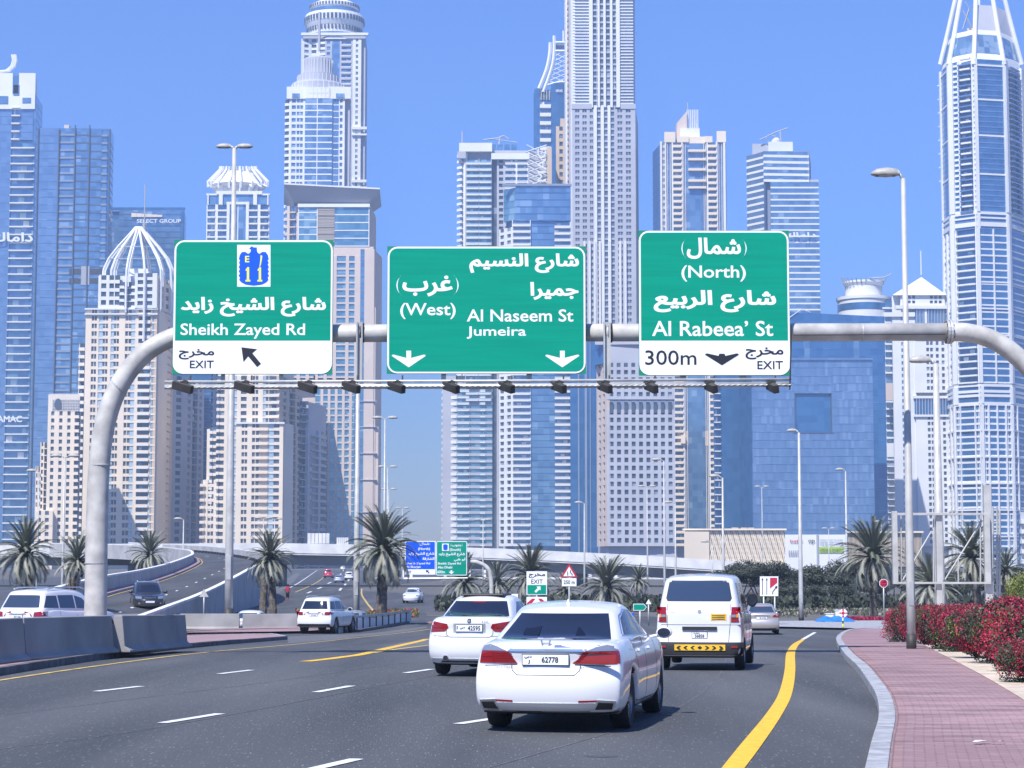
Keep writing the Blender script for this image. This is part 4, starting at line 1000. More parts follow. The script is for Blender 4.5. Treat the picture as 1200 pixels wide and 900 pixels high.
class Car:
    def __init__(s, name, label, spec, loc, heading, paint, lv=2, group=None, cat="car"):
        s.sp = sp_ = spec; s.root = empty(name, loc, heading); tag(s.root, label, cat, group); s.paint = paint
        L, W = sp_['L'], sp_['W']; wr = sp_['wr']; wc = sp_['wheels']
        ys = sorted(set([0, .04, .14, .3] + [L - .3, L - .12, L - .03, L] + [c + d for c in wc for d in (-wr - .10, -wr - .03, -wr * .8, -wr * .45, 0, wr * .45, wr * .8, wr + .03, wr + .10)] + [wc[0] + (wc[1] - wc[0]) * t for t in (.35, .5, .65)]))
        ys = [y for i, y in enumerate(ys) if i == 0 or y - ys[i - 1] > .015]; s.ys = ys
        zb0 = sp_.get('zb', .2)
        def zb(y):
            z = zb0 + (0.04 if y < .3 or y > L - .3 else 0)
            for c in wc:
                d = abs(y - c); rr = wr + .055
                if d < rr: z = max(z, wr + math.sqrt(max(0, rr * rr - d * d)))
            return z
        top = sp_['top']
        def hw(y, z):
            t = interp(sp_['side'], z)
            pl = interp(sp_['plan'], y)
            return W / 2 * t * pl
        def fn(i, a, c):
            y0 = ys[i]; z0, z1 = zb(y0), interp(top, y0); z = z0 + (z1 - z0) * c
            if c >= .999: z += sp_.get('crown', .03) * (1 - a * a)
            x = a * hw(y0, z)
            if c <= .001: x *= .96
            k = max(0, 1 - y0 / .9); kf = max(0, 1 - (L - y0) / 1.0)
            y = y0 + k * (interp(sp_['rear'], z) + sp_.get('rb', .14) * abs(a) ** 3.5) - kf * (interp(sp_['front'], z) + .30 * abs(a) ** 2.6)
            return (x, y, z)
        V, F = lattice(ys, 8, 8, fn); me = subsurf_mesh(V, F, lv, "body")
        # cabin
        cb = sp_['cabin']; n = 12
        bel, rf = cb['belt'], cb['roof']
        def roofz(t): return interp(cb['rz'], t)
        def fc(i, a, c):
            t = i / n
            yb = lerp(cb['yb'][0], cb['yb'][1], t); yt = lerp(cb['yt'][0], cb['yt'][1], t)
            cc = c ** .9; zt = roofz(t)
            z = lerp(bel - .06, zt, c)
            if c >= .999: z += .045 * (1 - a * a)
            y = lerp(yb, yt, cc)
            e = abs(a) ** 3
            if t < .5: y += cb.get('rb', .14) * e * (1 - 2 * t)
            else: y -= .25 * e * (2 * t - 1)
            pl = interp(cb.get('plan', [(0, .93), (.2, 1), (.7, 1), (1, .9)]), t)
            x = a * lerp(cb['wb'], cb['wt'], c ** 1.15) / 2 * pl
            return (x, y, z)
        V2, F2 = lattice(list(range(n + 1)), 8, 5, fc); me2 = subsurf_mesh(V2, F2, lv, "cabin")
        # join into one body mesh
        V = [v.co.copy() for v in me.vertices]; F = [tuple(p.vertices) for p in me.polygons]; nb = len(F); o = len(V)
        V += [v.co.copy() for v in me2.vertices]; F += [tuple(o + i for i in p.vertices) for p in me2.polygons]
        bpy.data.meshes.remove(me); bpy.data.meshes.remove(me2)
        md = bpy.data.meshes.new("body"); md.from_pydata(V, [], F); md.materials.append(paint); md.materials.append(m_plast)
        zl = sp_.get('cladding', 0)
        for i, p in enumerate(md.polygons):
            p.use_smooth = True
            if p.normal.z < -.75 and p.center.z < 1.0 and i < nb: p.material_index = 1
            if p.center.z < zl and i < nb: p.material_index = 1
        s.body = bpy.data.objects.new("body", md); link(s.body, s.root)
        s.bvh = BVHTree.FromPolygons(V, F)
        s.wheels()
        b = MB(); b.box(-W * .44, W * .44, .35, L - .45, zb0 + .02, zb0 + .26, m_plast); 
        for c in wc: b.tube([(-W * .4, c, wr), (W * .4, c, wr)], .06, m_plast, 8)
        b.build("underbody", s.root)
    def wheels(s):
        sp_ = s.sp; wr = sp_['wr']; ww = sp_.get('ww', .215); W = sp_['W']
        b = MB(); pr = [(wr * .62, -ww / 2 + .02), (wr * .93, -ww / 2), (wr * .99, -ww / 2 + .03), (wr, 0), (wr * .99, ww / 2 - .03), (wr * .93, ww / 2), (wr * .62, ww / 2 - .02), (wr * .62, -ww / 2 + .02)]
        b.lathe(pr, m_rubber, 28); tyre = b
        r = MB(); r.lathe([(wr * .64, ww / 2 - .02), (wr * .60, ww / 2 - .015), (wr * .585, ww / 2 - .05), (wr * .585, -ww / 2 + .03)], m_alloy, 28)
        nsp = sp_.get('spokes', 5)
        for k in range(nsp):
            for dd in (-.13, .13):
                a = 2 * math.pi * k / nsp + dd; a2 = 2 * math.pi * k / nsp + dd * 1.3
                p = Vector((math.cos(a) * wr * .10, math.sin(a) * wr * .10, ww / 2 - .02)); q = Vector((math.cos(a2) * wr * .6, math.sin(a2) * wr * .6, ww / 2 - .035))
                t = Vector((-math.sin(a), math.cos(a), 0)) * wr * .035; dz = Vector((0, 0, -.03))
                r.box8([p - t + dz, q - t + dz, q + t + dz, p + t + dz, p - t, q - t, q + t, p + t], m_alloy)
        r.lathe([(0.001, ww / 2 - .012), (wr * .17, ww / 2 - .015), (wr * .17, ww / 2 - .06)], m_alloy, 16)
        r.lathe([(0.001, ww / 2 - .07), (wr * .585, ww / 2 - .07)], m_plast, 20)
        tm = rm = None
        for c in sp_['wheels']:
            for sd in (-1, 1):
                we = empty("wheel", (sd * (W / 2 - ww / 2 - sp_.get('inset', .02)), c, wr)); we.parent = s.root
                we.rotation_euler = (0, sd * math.pi / 2, 0)
                if tm is None:
                    t = tyre.build("tyre", we, smooth=True); rr = r.build("rim", we); smooth_by_angle(rr); smooth_by_angle(t, 50); tm, rm = t.data, rr.data
                else:
                    link(bpy.data.objects.new("tyre", tm), we); link(bpy.data.objects.new("rim", rm), we)
    def patch(s, name, pts, m, view='rear', off=.006, grid=.05, parent=None, smooth=True, rim=0.012):
        """outline seen from behind (x,z), from the front, or from a side (y,z), pressed on the body"""
        bm = bmesh.new(); vs = [bm.verts.new((p[0], p[1], 0)) for p in pts]; bm.faces.new(vs); bmesh.ops.triangulate(bm, faces=bm.faces[:])
        for ax in (0, 1):
            lo = min(p[ax] for p in pts); hi = max(p[ax] for p in pts); v = math.floor(lo / grid) * grid + grid
            while v < hi:
                co = [0, 0, 0]; no = [0, 0, 0]; co[ax] = v; no[ax] = 1
                bmesh.ops.bisect_plane(bm, geom=bm.verts[:] + bm.edges[:] + bm.faces[:], plane_co=co, plane_no=no); v += grid
        bmesh.ops.remove_doubles(bm, verts=bm.verts[:], dist=1e-5)
        D = {'rear': Vector((0, 1, 0)), 'front': Vector((0, -1, 0)), 'right': Vector((-1, 0, 0)), 'left': Vector((1, 0, 0)), 'top': Vector((0, 0, -1))}[view]
        hits = []
        for v in bm.verts:
            p, q = v.co.x, v.co.y
            o = {'rear': Vector((p, -3, q)), 'front': Vector((p, 9, q)), 'right': Vector((4, p, q)), 'left': Vector((-4, p, q)), 'top': Vector((p, q, 5))}[view]
            h = s.bvh.ray_cast(o, D); hits.append(h)
        for v, h in zip(bm.verts, hits):
            if h[0] is None:
                nb = [k for k in range(len(hits)) if hits[k][0] is not None]
                p, q = v.co.x, v.co.y
                if not nb: v.co = Vector((0, 0, 0)); continue
                base = hits[nb[0]][0]
                v.co = {'rear': Vector((p, base.y, q)), 'front': Vector((p, base.y, q)), 'right': Vector((base.x, p, q)), 'left': Vector((base.x, p, q)), 'top': Vector((p, q, base.z))}[view]
            else: v.co = h[0] - D * off
        # a rim that goes back to the body so that the piece has thickness
        be = [e for e in bm.edges if len(e.link_faces) == 1]
        r = bmesh.ops.extrude_edge_only(bm, edges=be)
        for v in [g for g in r['geom'] if isinstance(g, bmesh.types.BMVert)]: v.co += D * (off + rim)
        bmesh.ops.recalc_face_normals(bm, faces=bm.faces[:])
        me = bpy.data.meshes.new(name); bm.to_mesh(me); bm.free(); me.materials.append(m)
        o = bpy.data.objects.new(name, me); link(o, parent or s.root)
        if smooth: smooth_by_angle(o, 40)
        return o
    def sym(s, name, pts, m, view='rear', **k):
        a = s.patch(name, pts, m, view, **k)
        c = s.patch(name, [(-x, z) for x, z in reversed(pts)], m, view, **k)
        return a, c
    def sides(s, name, pts, m, **k):
        return s.patch(name, pts, m, 'right', **k), s.patch(name, pts, m, 'left', **k)
    def seam(s, pts, view='rear', wd=.010, name="panel_gap", m=None, **k):
        """thin line along points"""
        for (x0, z0), (x1, z1) in zip(pts, pts[1:]):
            d = Vector((x1 - x0, z1 - z0)); 
            if d.length < 1e-6: continue
            d.normalize(); n = Vector((-d.y, d.x)) * wd / 2; e = d * wd * .4
            s.patch(name, [(x0 + n.x - e.x, z0 + n.y - e.y), (x0 - n.x - e.x, z0 - n.y - e.y), (x1 - n.x + e.x, z1 - n.y + e.y), (x1 + n.x + e.x, z1 + n.y + e.y)], m or m_seam, view, off=.0025, grid=.12, rim=.004, **k)
    def surf(s, x, z, view='rear'):
        D = Vector((0, 1, 0)) if view == 'rear' else Vector((0, -1, 0)); h = s.bvh.ray_cast(Vector((x, -3 if view == 'rear' else 9, z)), D)
        return h[0].y if h[0] else 0
    def text(s, body, x0, x1, z0, z1, m, bold=.01, par=None, off=.012, shear=0, view='rear'):
        y = min(s.surf(lerp(x0, x1, t), (z0 + z1) / 2) for t in (0, .5, 1)) - off
        return text_fit(body, Matrix.Identity(4), x0, x1, z0, z1, m, par or s.root, "lettering", bold, y, shear=shear)
    def plate(s, x0, x1, z0, z1, texts, view='rear', bodym=None):
        y = s.surf((x0 + x1) / 2, (z0 + z1) / 2, view); b = MB(); sg = -1 if view == 'rear' else 1
        ya, yb = sorted((y + sg * .02, y - sg * .02)); b.box(x0 - .008, x1 + .008, ya + (.004 if sg < 0 else -.0), yb + (0 if sg < 0 else -.004), z0 - .008, z1 + .008, m_blk); 
        b.box(x0, x1, y + sg * .024 if sg < 0 else y, y if sg < 0 else y + .024, z0, z1, bodym or m_plate)
        o = b.build("number_plate", s.root)
        if view == 'rear':
            for t, a, c, d, e in texts: text_fit(t, Matrix.Identity(4), lerp(x0, x1, a), lerp(x0, x1, c), lerp(z0, z1, d), lerp(z0, z1, e), m_sblack, o, "lettering", .02, y - .028)
        return o
    def mirror(s, y, z, x, m=None, sz=1.0, ax=1.35, az=.85):
        for sd in (-1, 1):
            pr = [(0, .073), (.010, .088), (.03, .092), (.07, .09), (.12, .07), (.15, .02)]; b = MB(); k = b.mi(m or s.paint); n = 12
            for t, r in pr:
                for j in range(n):
                    a = 2 * math.pi * j / n; b.v.append((sd * (x + .13 * sz + math.cos(a) * r * ax * sz), y + t * sz, z + math.sin(a) * r * az * sz))
            for i in range(len(pr) - 1):
                for j in range(n): b.f.append((i * n + j, i * n + (j + 1) % n, (i + 1) * n + (j + 1) % n, (i + 1) * n + j)); b.m.append(k)
            b.f.append(tuple((len(pr) - 1) * n + j for j in range(n))); b.m.append(k)
            o = b.build("wing_mirror", s.root, smooth=True)
            g = MB(); g.poly([(sd * (x + .13 * sz + math.cos(2 * math.pi * j / 16) * .072 * ax * sz), y - .002, z + math.sin(2 * math.pi * j / 16) * .072 * az * sz) for j in range(16)], m_cglass); g.build("mirror_glass", o)
            g = MB(); g.tube([(sd * (x - .06), y + .07, z - .06), (sd * (x + .08), y + .05, z - .03)], .025, m or s.paint, 6); g.build("mirror_arm", o)

def place(px, py, hd):
    """ground point under the middle of the rear and heading in degrees to the right"""
    g = G(px, py); return (g.x, g.y, g.z), -R(hd)

# --- the near white sedan
SED = dict(L=4.9, W=1.775, wr=.325, ww=.22, wheels=(1.03, 3.80), zb=.19, inset=.045, spokes=7,
    top=[(0, .93), (.06, 1.0), (.3, 1.03), (1.0, 1.05), (3.5, 1.02), (4.2, .93), (4.75, .75), (4.9, .60)],
    side=[(.15, .90), (.25, .975), (.45, .995), (.62, 1.0), (.80, .985), (.92, .95), (1.02, .90), (1.1, .87)],
    plan=[(0, .94), (.15, .975), (.5, .99), (1.2, 1.0), (3.6, 1.0), (4.4, .95), (4.9, .80)],
    rear=[(.2, .06), (.35, -.02), (.55, -.04), (.68, .0), (.75, .05), (.90, .03), (.97, .0), (1.03, .04)], front=[(.2, .05), (.5, 0), (.75, .1), (.95, .3)], rb=.16, crown=.035,
    cabin=dict(belt=1.02, roof=1.42, yb=(.35, 3.95), yt=(1.28, 2.85), wb=1.66, wt=1.20, rz=[(0, 1.355), (.25, 1.42), (.5, 1.44), (.8, 1.41), (1, 1.36)]))
loc, hd = place(639, 860, 11.2)
c = Car("sedan", "large white sedan nearest the camera with wide red tail lights", SED, loc, hd, m_cwhite, lv=2)
RG = [(-.63, 1.065), (.63, 1.065), (.565, 1.30), (.50, 1.335), (-.50, 1.335), (-.565, 1.30)]
rw = c.patch("rear_window", [(-.655, 1.05), (.655, 1.05), (.53, 1.335), (-.53, 1.335)], m_cglass, off=.010, grid=.035)
c.patch("brake_light", [(-.16, 1.062), (.16, 1.062), (.15, 1.08), (-.15, 1.08)], m_plate, off=.01, parent=rw)
for sd in (-1, 1):
    def S(pts): return [(sd * x, z) for x, z in (pts if sd > 0 else reversed(pts))]
    lt = c.patch("tail_light", S([(.33, .79), (.80, .79), (.775, .925), (.44, .925)]), m_tail, off=.012, grid=.04)
    c.patch("reversing_light", S([(.46, .932), (.775, .932), (.755, .985), (.68, 1.0), (.58, .98)]), m_clear, off=.012, grid=.04, parent=lt)
    c.patch("lens_divider", S([(.610, .79), (.618, .79), (.63, .925), (.622, .925)]), m_taild, off=.014, parent=lt)
    for k in range(4): c.patch("lens_rib", S([(.36 + k * .012, .812 + k * .028), (.60, .812 + k * .028), (.60, .818 + k * .028), (.365 + k * .012, .818 + k * .028)]), m_taild, off=.0135, parent=lt)
    c.patch("lens_rib", S([(.64, .855), (.785, .855), (.785, .862), (.64, .862)]), m_taild, off=.0135, parent=lt)
    c.patch("reflector", S([(.38, .352), (.60, .362), (.60, .382), (.38, .376)]), m_tail, off=.006)
    ex = c.patch("exhaust_trim", S([(.52, .25), (.77, .25), (.79, .37), (.59, .385)]), m_chrome, off=.012)
    c.patch("exhaust_mouth", S([(.56, .272), (.745, .272), (.765, .345), (.605, .355)]), m_blk, off=.015, parent=ex)
side_l = c.patch("tail_light", [(.02, .79), (.22, .79), (.27, .93), (.02, .93)], m_tail, 'right', off=.008)
c.patch("tail_light", [(.02, .935), (.27, .935), (.16, 1.0), (.02, 1.0)], m_clear, 'right', off=.008)
c.patch("chrome_strip", [(-.45, .925), (.45, .925), (.40, .968), (-.40, .968)], m_chrome, off=.015)
c.seam([(-.40, .78), (-.39, .71), (-.33, .66), (.33, .66), (.39, .71), (.40, .78)]); c.seam([(-.83, .755), (-.34, .775)]); c.seam([(.34, .775), (.83, .755)])
c.seam([(-.62, 1.0), (-.58, 1.035)]); c.seam([(.62, 1.0), (.58, 1.035)])
c.patch("bumper_lip", [(-.80, .245), (.80, .245), (.60, .345), (-.60, .345)], m_csilver, off=.012)
c.patch("bumper_lip", [(-.60, .20), (.60, .20), (.50, .255), (-.50, .255)], m_plast, off=.016)
c.plate(-.265, .265, .775, .888, [("62778", .42, .78, .22, .80), (ar("دبي"), .04, .2, .6, .92), ("J", .12, .16, .12, .5)])
c.text("ACCORD", -.58, -.40, .735, .755, m_seam); c.text("2.4 i-VTEC", .40, .55, .738, .753, m_seam)
b = MB(); ye = c.surf(0, 1.0) - .02
for sd in (-1, 1): b.box8([Vector(p) for p in ((sd * .030, ye, .985), (sd * .046, ye, .985), (sd * .046, ye + .012, .985), (sd * .030, ye + .012, .985), (sd * .042, ye, 1.055), (sd * .060, ye, 1.055), (sd * .060, ye + .012, 1.055), (sd * .042, ye + .012, 1.055))], m_chrome)
b.box(-.036, .036, ye + .001, ye + .011, 1.012, 1.024, m_chrome); b.build("emblem", c.root)
c.patch("side_window", [(1.10, 1.09), (2.12, 1.06), (2.12, 1.365), (1.75, 1.35), (1.45, 1.28)], m_cglass, 'right', off=.004, grid=.08)
c.patch("side_window", [(2.18, 1.06), (3.18, 1.04), (2.75, 1.32), (2.18, 1.365)], m_cglass, 'right', off=.004, grid=.08)
c.patch("side_window", [(1.10, 1.09), (3.18, 1.04), (2.75, 1.32), (1.75, 1.35)], m_cglass, 'left', off=.004, grid=.08)
c.seam([(1.0, 1.085), (1.45, 1.30), (1.8, 1.375), (2.75, 1.34), (3.3, 1.02), (1.0, 1.085)], 'right', wd=.016, name="window_trim", m=m_chrome)
for y0 in (2.15, 3.12): c.seam([(y0, 1.02), (y0 - .02, .5), (y0 - .05, .30)], 'right')
c.seam([(1.28, 1.03), (1.36, .8), (1.42, .66)], 'right'); c.seam([(1.45, .30), (3.05, .29)], 'right')
for y0 in (1.55, 2.45): c.patch("door_handle", [(y0, .885), (y0 + .2, .875), (y0 + .2, .905), (y0, .915)], m_cwhite, 'right', off=.03)
c.seam([(.9, .93), (1.8, .90), (3.4, .86)], 'right', wd=.012, name="crease_shading", m=m_csilver)  # body crease drawn as a thin silver strip, its shading put into colour
c.patch("windscreen", [(-.66, 1.06), (.66, 1.06), (.55, 1.34), (-.55, 1.34)], m_cglass, 'front', off=.004, grid=.1)
c.mirror(3.05, 1.06, .86, None, .95, 1.2, .85)
b = MB(); b.box8([Vector(p) for p in ((-.02, 1.55, 1.43), (.02, 1.55, 1.43), (.02, 1.78, 1.45), (-.02, 1.78, 1.45), (-.004, 1.58, 1.50), (.004, 1.58, 1.50), (.004, 1.72, 1.475), (-.004, 1.72, 1.475))], m_cwhite); b.build("aerial", c.root)
for sd in (-.32, .36):
    c.patch("headrest", [(sd - .12, 1.07), (sd + .12, 1.07), (sd + .125, 1.2), (sd + .07, 1.26), (sd - .07, 1.26), (sd - .125, 1.2)], mat("headrest_shade", (.004, .005, .012), .3), off=.0075, grid=.2, parent=rw)

# --- white saloon behind it on the left
BS = dict(L=4.52, W=1.82, wr=.315, ww=.215, wheels=(.98, 3.74), zb=.19, inset=.04,
    top=[(0, .95), (.06, 1.02), (.3, 1.05), (1.0, 1.04), (3.2, 1.0), (4.0, .9), (4.4, .72), (4.52, .58)],
    side=[(.15, .90), (.25, .97), (.5, 1.0), (.65, 1.0), (.85, .97), (.98, .92), (1.05, .88)],
    plan=[(0, .93), (.15, .97), (.5, .99), (1.2, 1.0), (3.4, 1.0), (4.1, .94), (4.52, .80)],
    rear=[(.2, .06), (.4, -.02), (.6, -.02), (.7, .02), (.9, .03), (1.0, .0), (1.05, .03)], front=[(.2, .05), (.5, 0), (.75, .1), (.95, .3)], rb=.2,
    cabin=dict(belt=1.02, roof=1.4, yb=(.32, 3.45), yt=(1.0, 2.45), wb=1.58, wt=1.16, rz=[(0, 1.35), (.25, 1.40), (.5, 1.41), (.8, 1.38), (1, 1.33)]))
loc, hd = place(549.5, 793.5, 11)
c = Car("sedan", "white sedan with dark sunroof edge, half hidden behind the nearest white sedan", BS, loc, hd, m_cwhite)
rw = c.patch("rear_window", [(-.66, 1.06), (.66, 1.06), (.52, 1.325), (-.52, 1.325)], m_cglass, grid=.07)
c.patch("brake_light", [(-.13, 1.30), (.13, 1.30), (.125, 1.322), (-.125, 1.322)], m_tail, off=.012, parent=rw)
for sd in (-1, 1):
    def S(pts): return [(sd * x, z) for x, z in (pts if sd > 0 else reversed(pts))]
    lt = c.patch("tail_light", S([(.42, .87), (.50, .80), (.86, .78), (.86, .95), (.83, .99), (.45, .93)]), m_tail, off=.01)
    c.patch("lens_divider", S([(.52, .855), (.86, .855), (.86, .865), (.52, .865)]), m_taild, off=.014, parent=lt)
    0 and c.patch("exhaust", S([(.50, .25), (.58, .25), (.60, .29), (.58, .335), (.50, .335), (.48, .29)]) if sd < 0 else S([(.50, .25), (.58, .25), (.60, .29), (.58, .335), (.50, .335), (.48, .29)]), m_dark, off=.02) if sd < 0 else None
c.plate(-.26, .26, .80, .915, [("F", .03, .08, .25, .8), ("42595", .45, .93, .15, .85), (ar("دبي"), .15, .35, .3, .75)])
c.patch("plate_recess", [(-.32, .78), (.32, .78), (.32, .94), (-.32, .94)], m_csilver, off=.003)
c.seam([(-.47, .93), (-.46, .74), (-.40, .70), (.40, .70), (.46, .74), (.47, .93)]); c.seam([(-.86, .72), (-.44, .71)]); c.seam([(.44, .71), (.86, .72)])
c.text("320i", .24, .38, .965, .99, m_seam)
b = MB(); yy = c.surf(0, 1.0); 
b.tube([(0, yy - .02, .985), (0, yy + .01, .985)], .042, m_blk, 16); b.tube([(0, yy - .024, .985), (0, yy, .985)], .028, m_chrome, 16); b.poly([(0, yy - .0255, .985), (.026, yy - .0255, .985), (.018, yy - .0255, 1.003), (0, yy - .0255, 1.011)], m_wblue); b.poly([(0, yy - .0255, .985), (-.026, yy - .0255, .985), (-.018, yy - .0255, .967), (0, yy - .0255, .959)], m_wblue); b.build("emblem", c.root)
c.patch("bumper_lip", [(-.80, .30), (.80, .30), (.78, .325), (-.78, .325)], m_csilver, off=.012); c.patch("bumper_lip", [(-.62, .22), (.62, .22), (.55, .285), (-.55, .285)], m_plast, off=.01)
b = MB(); b.box(-.44, .44, 1.12, 1.9, 1.415, 1.452, m_blk); b.build("sunroof", c.root, bevel=.015); c.root.scale = (.91, 1, 1)
ys_ = c.surf(-.47, .33); b = MB(); b.tube([(-.47, ys_ - .03, .33), (-.47, .3, .33)], .055, m_chrome, 16); b.build("exhaust", c.root, smooth=True); b = MB(); b.tube([(-.47, ys_ - .034, .33), (-.47, .2, .33)], .044, m_blk, 16); b.build("exhaust_mouth", c.root)
c.sides("side_window", [(1.0, 1.08), (2.85, 1.04), (2.4, 1.30), (1.45, 1.31)], m_cglass, off=.004, grid=.1); c.mirror(2.8, 1.05, .84)
c.patch("windscreen", [(-.62, 1.06), (.62, 1.06), (.52, 1.31), (-.52, 1.31)], m_cglass, 'front', off=.004, grid=.12)
for y0 in (1.9, 2.8): c.seam([(y0, 1.02), (y0 - .02, .5), (y0 - .05, .30)], 'right')

# --- white van
VN = dict(L=4.15, W=1.66, wr=.325, ww=.19, wheels=(.80, 3.35), zb=.24, inset=.0, cladding=.0,
    top=[(0, 1.16), (.1, 1.18), (1.0, 1.17), (3.2, 1.12), (3.7, 1.0), (4.15, .72)],
    side=[(.2, .93), (.3, .97), (.5, 1.0), (.8, 1.0), (1.0, .985), (1.2, .965)],
    plan=[(0, .97), (.15, .99), (.5, 1.0), (3.2, 1.0), (3.8, .95), (4.15, .82)],
    rear=[(.2, -.04), (.5, -.05), (.62, -.02), (.7, .0), (1.2, .0)], front=[(.2, .0), (.5, 0), (.75, .1), (1.1, .3)], rb=.07,
    cabin=dict(belt=1.14, roof=1.84, yb=(.0, 3.55), yt=(.20, 2.75), wb=1.60, wt=1.33, rb=.06, plan=[(0, .985), (.2, 1), (.7, 1), (1, .92)], rz=[(0, 1.80), (.2, 1.85), (.5, 1.87), (.85, 1.82), (1, 1.74)]))
loc, hd = place(819, 786, 10)
c = Car("van", "white van with yellow and black chevron board across its rear bumper", VN, loc, hd, m_cwhite, cat="van")
c.patch("rear_window", [(-.60, 1.36), (.60, 1.36), (.63, 1.42), (.575, 1.735), (.53, 1.775), (-.53, 1.775), (-.575, 1.735), (-.63, 1.42)], m_plast, off=.004, grid=.1)
c.patch("rear_window", [(-.58, 1.375), (.58, 1.375), (.61, 1.43), (.56, 1.725), (.52, 1.76), (-.52, 1.76), (-.56, 1.725), (-.61, 1.43)], m_cglassb, off=.008, grid=.08)
for sd in (-1, 1):
    def S(pts): return [(sd * x, z) for x, z in (pts if sd > 0 else reversed(pts))]
    lt = c.patch("tail_light", S([(.615, .955), (.815, .955), (.80, 1.25), (.625, 1.25)]), m_tail, off=.016)
    c.patch("indicator", S([(.72, 1.045), (.81, 1.045), (.81, 1.11), (.72, 1.11)]), m_amber, off=.02, parent=lt); c.patch("reversing_light", S([(.63, 1.05), (.715, 1.05), (.715, 1.10), (.63, 1.10)]), m_clear, off=.02, parent=lt)
    c.patch("lens_divider", S([(.62, 1.03), (.81, 1.03), (.81, 1.04), (.62, 1.04)]), m_taild, off=.02, parent=lt)
    c.patch("reflector", S([(.62, .45), (.74, .45), (.74, .49), (.62, .49)]), m_tail, off=.05)
c.patch("bumper", [(-.84, .30), (.84, .30), (.84, .56), (-.84, .56)], m_plast, off=.035, rim=.02)
c.patch("bumper", [(.0, .30), (.42, .30), (.42, .5), (.0, .56)], m_plast, 'right', off=.015)
bd = c.patch("chevron_board", [(-.455, .40), (.51, .40), (.51, .515), (-.455, .515)], m_yel, off=.055, grid=.3)
yb = c.surf(0, .46) - .058
for k in range(7):
    x = -.37 + k * .133; sg = 0 if k == 3 else (-1 if k < 3 else 1); b = MB()
    if sg: pts = [(x + sg * .045, .457), (x + sg * .0, .49), (x - sg * .035, .49), (x + sg * .01, .457), (x - sg * .035, .424), (x + sg * .0, .424)]
    else: pts = [(x - .045, .457), (x, .492), (x + .045, .457), (x, .422)]
    plate(b, pts, m_blk, Matrix.Identity(4), yb - .004, yb + .01); b.build("chevron", bd)
c.patch("handle_trim", [(-.31, .795), (.35, .795), (.35, .865), (-.31, .865)], m_plast, off=.03)
c.plate(-.12, .16, .635, .755, [("56858", .18, .82, .12, .66), ("DUBAI", .1, .5, .74, .94)])
st = c.patch("sticker", [(.235, .985), (.53, .985), (.53, 1.12), (.235, 1.12)], m_yel, off=.006, grid=.3)
for k in range(3):
    c.patch("sticker_line", [(.26, 1.005 + k * .035), (.50, 1.005 + k * .035), (.50, 1.02 + k * .035), (.26, 1.02 + k * .035)], m_seam, off=.009, grid=.4, parent=st)
b = MB(); yy = c.surf(0, 1.17); b.tube([(0.02, yy - .015, 1.165), (0.02, yy + .01, 1.165)], .036, m_csilver, 14); b.build("emblem", c.root)
c.text("APV", -.55, -.40, 1.155, 1.175, m_seam)
c.seam([(-.60, .90), (-.60, 1.3)]); c.seam([(.60, .90), (.60, 1.3)]); c.seam([(-.60, .90), (.60, .90)]); c.seam([(-.82, .90), (-.60, .90)]); c.seam([(.60, .9), (.82, .9)]); c.seam([(-.60, .90), (-.57, .57)]); c.seam([(.60, .90), (.57, .57)])
c.sides("side_window", [(.35, 1.32), (1.25, 1.30), (1.25, 1.72), (.45, 1.72)], m_cglass, off=.005, grid=.1); c.sides("side_window", [(1.32, 1.30), (2.2, 1.28), (2.2, 1.71), (1.32, 1.72)], m_cglass, off=.005, grid=.1)
c.sides("side_window", [(2.27, 1.28), (3.1, 1.25), (2.75, 1.62), (2.27, 1.70)], m_cglass, off=.005, grid=.1); c.patch("windscreen", [(-.62, 1.25), (.62, 1.25), (.55, 1.7), (-.55, 1.7)], m_cglass, 'front', off=.004, grid=.12)
for y0 in (1.28, 2.24): c.seam([(y0, 1.25), (y0, .35)], 'right')
c.mirror(2.95, 1.36, .68, m_plast, 1.3, .95, 1.35); c.root.scale = (1, 1, .965)
b = MB(); b.lathe([(0.001, -.1), (.25, -.1), (.3, -.02), (.3, .1), (0.001, .12)], m_plast, 14, c=(0, 1.0, .33)); b.build("spare_wheel", c.root)

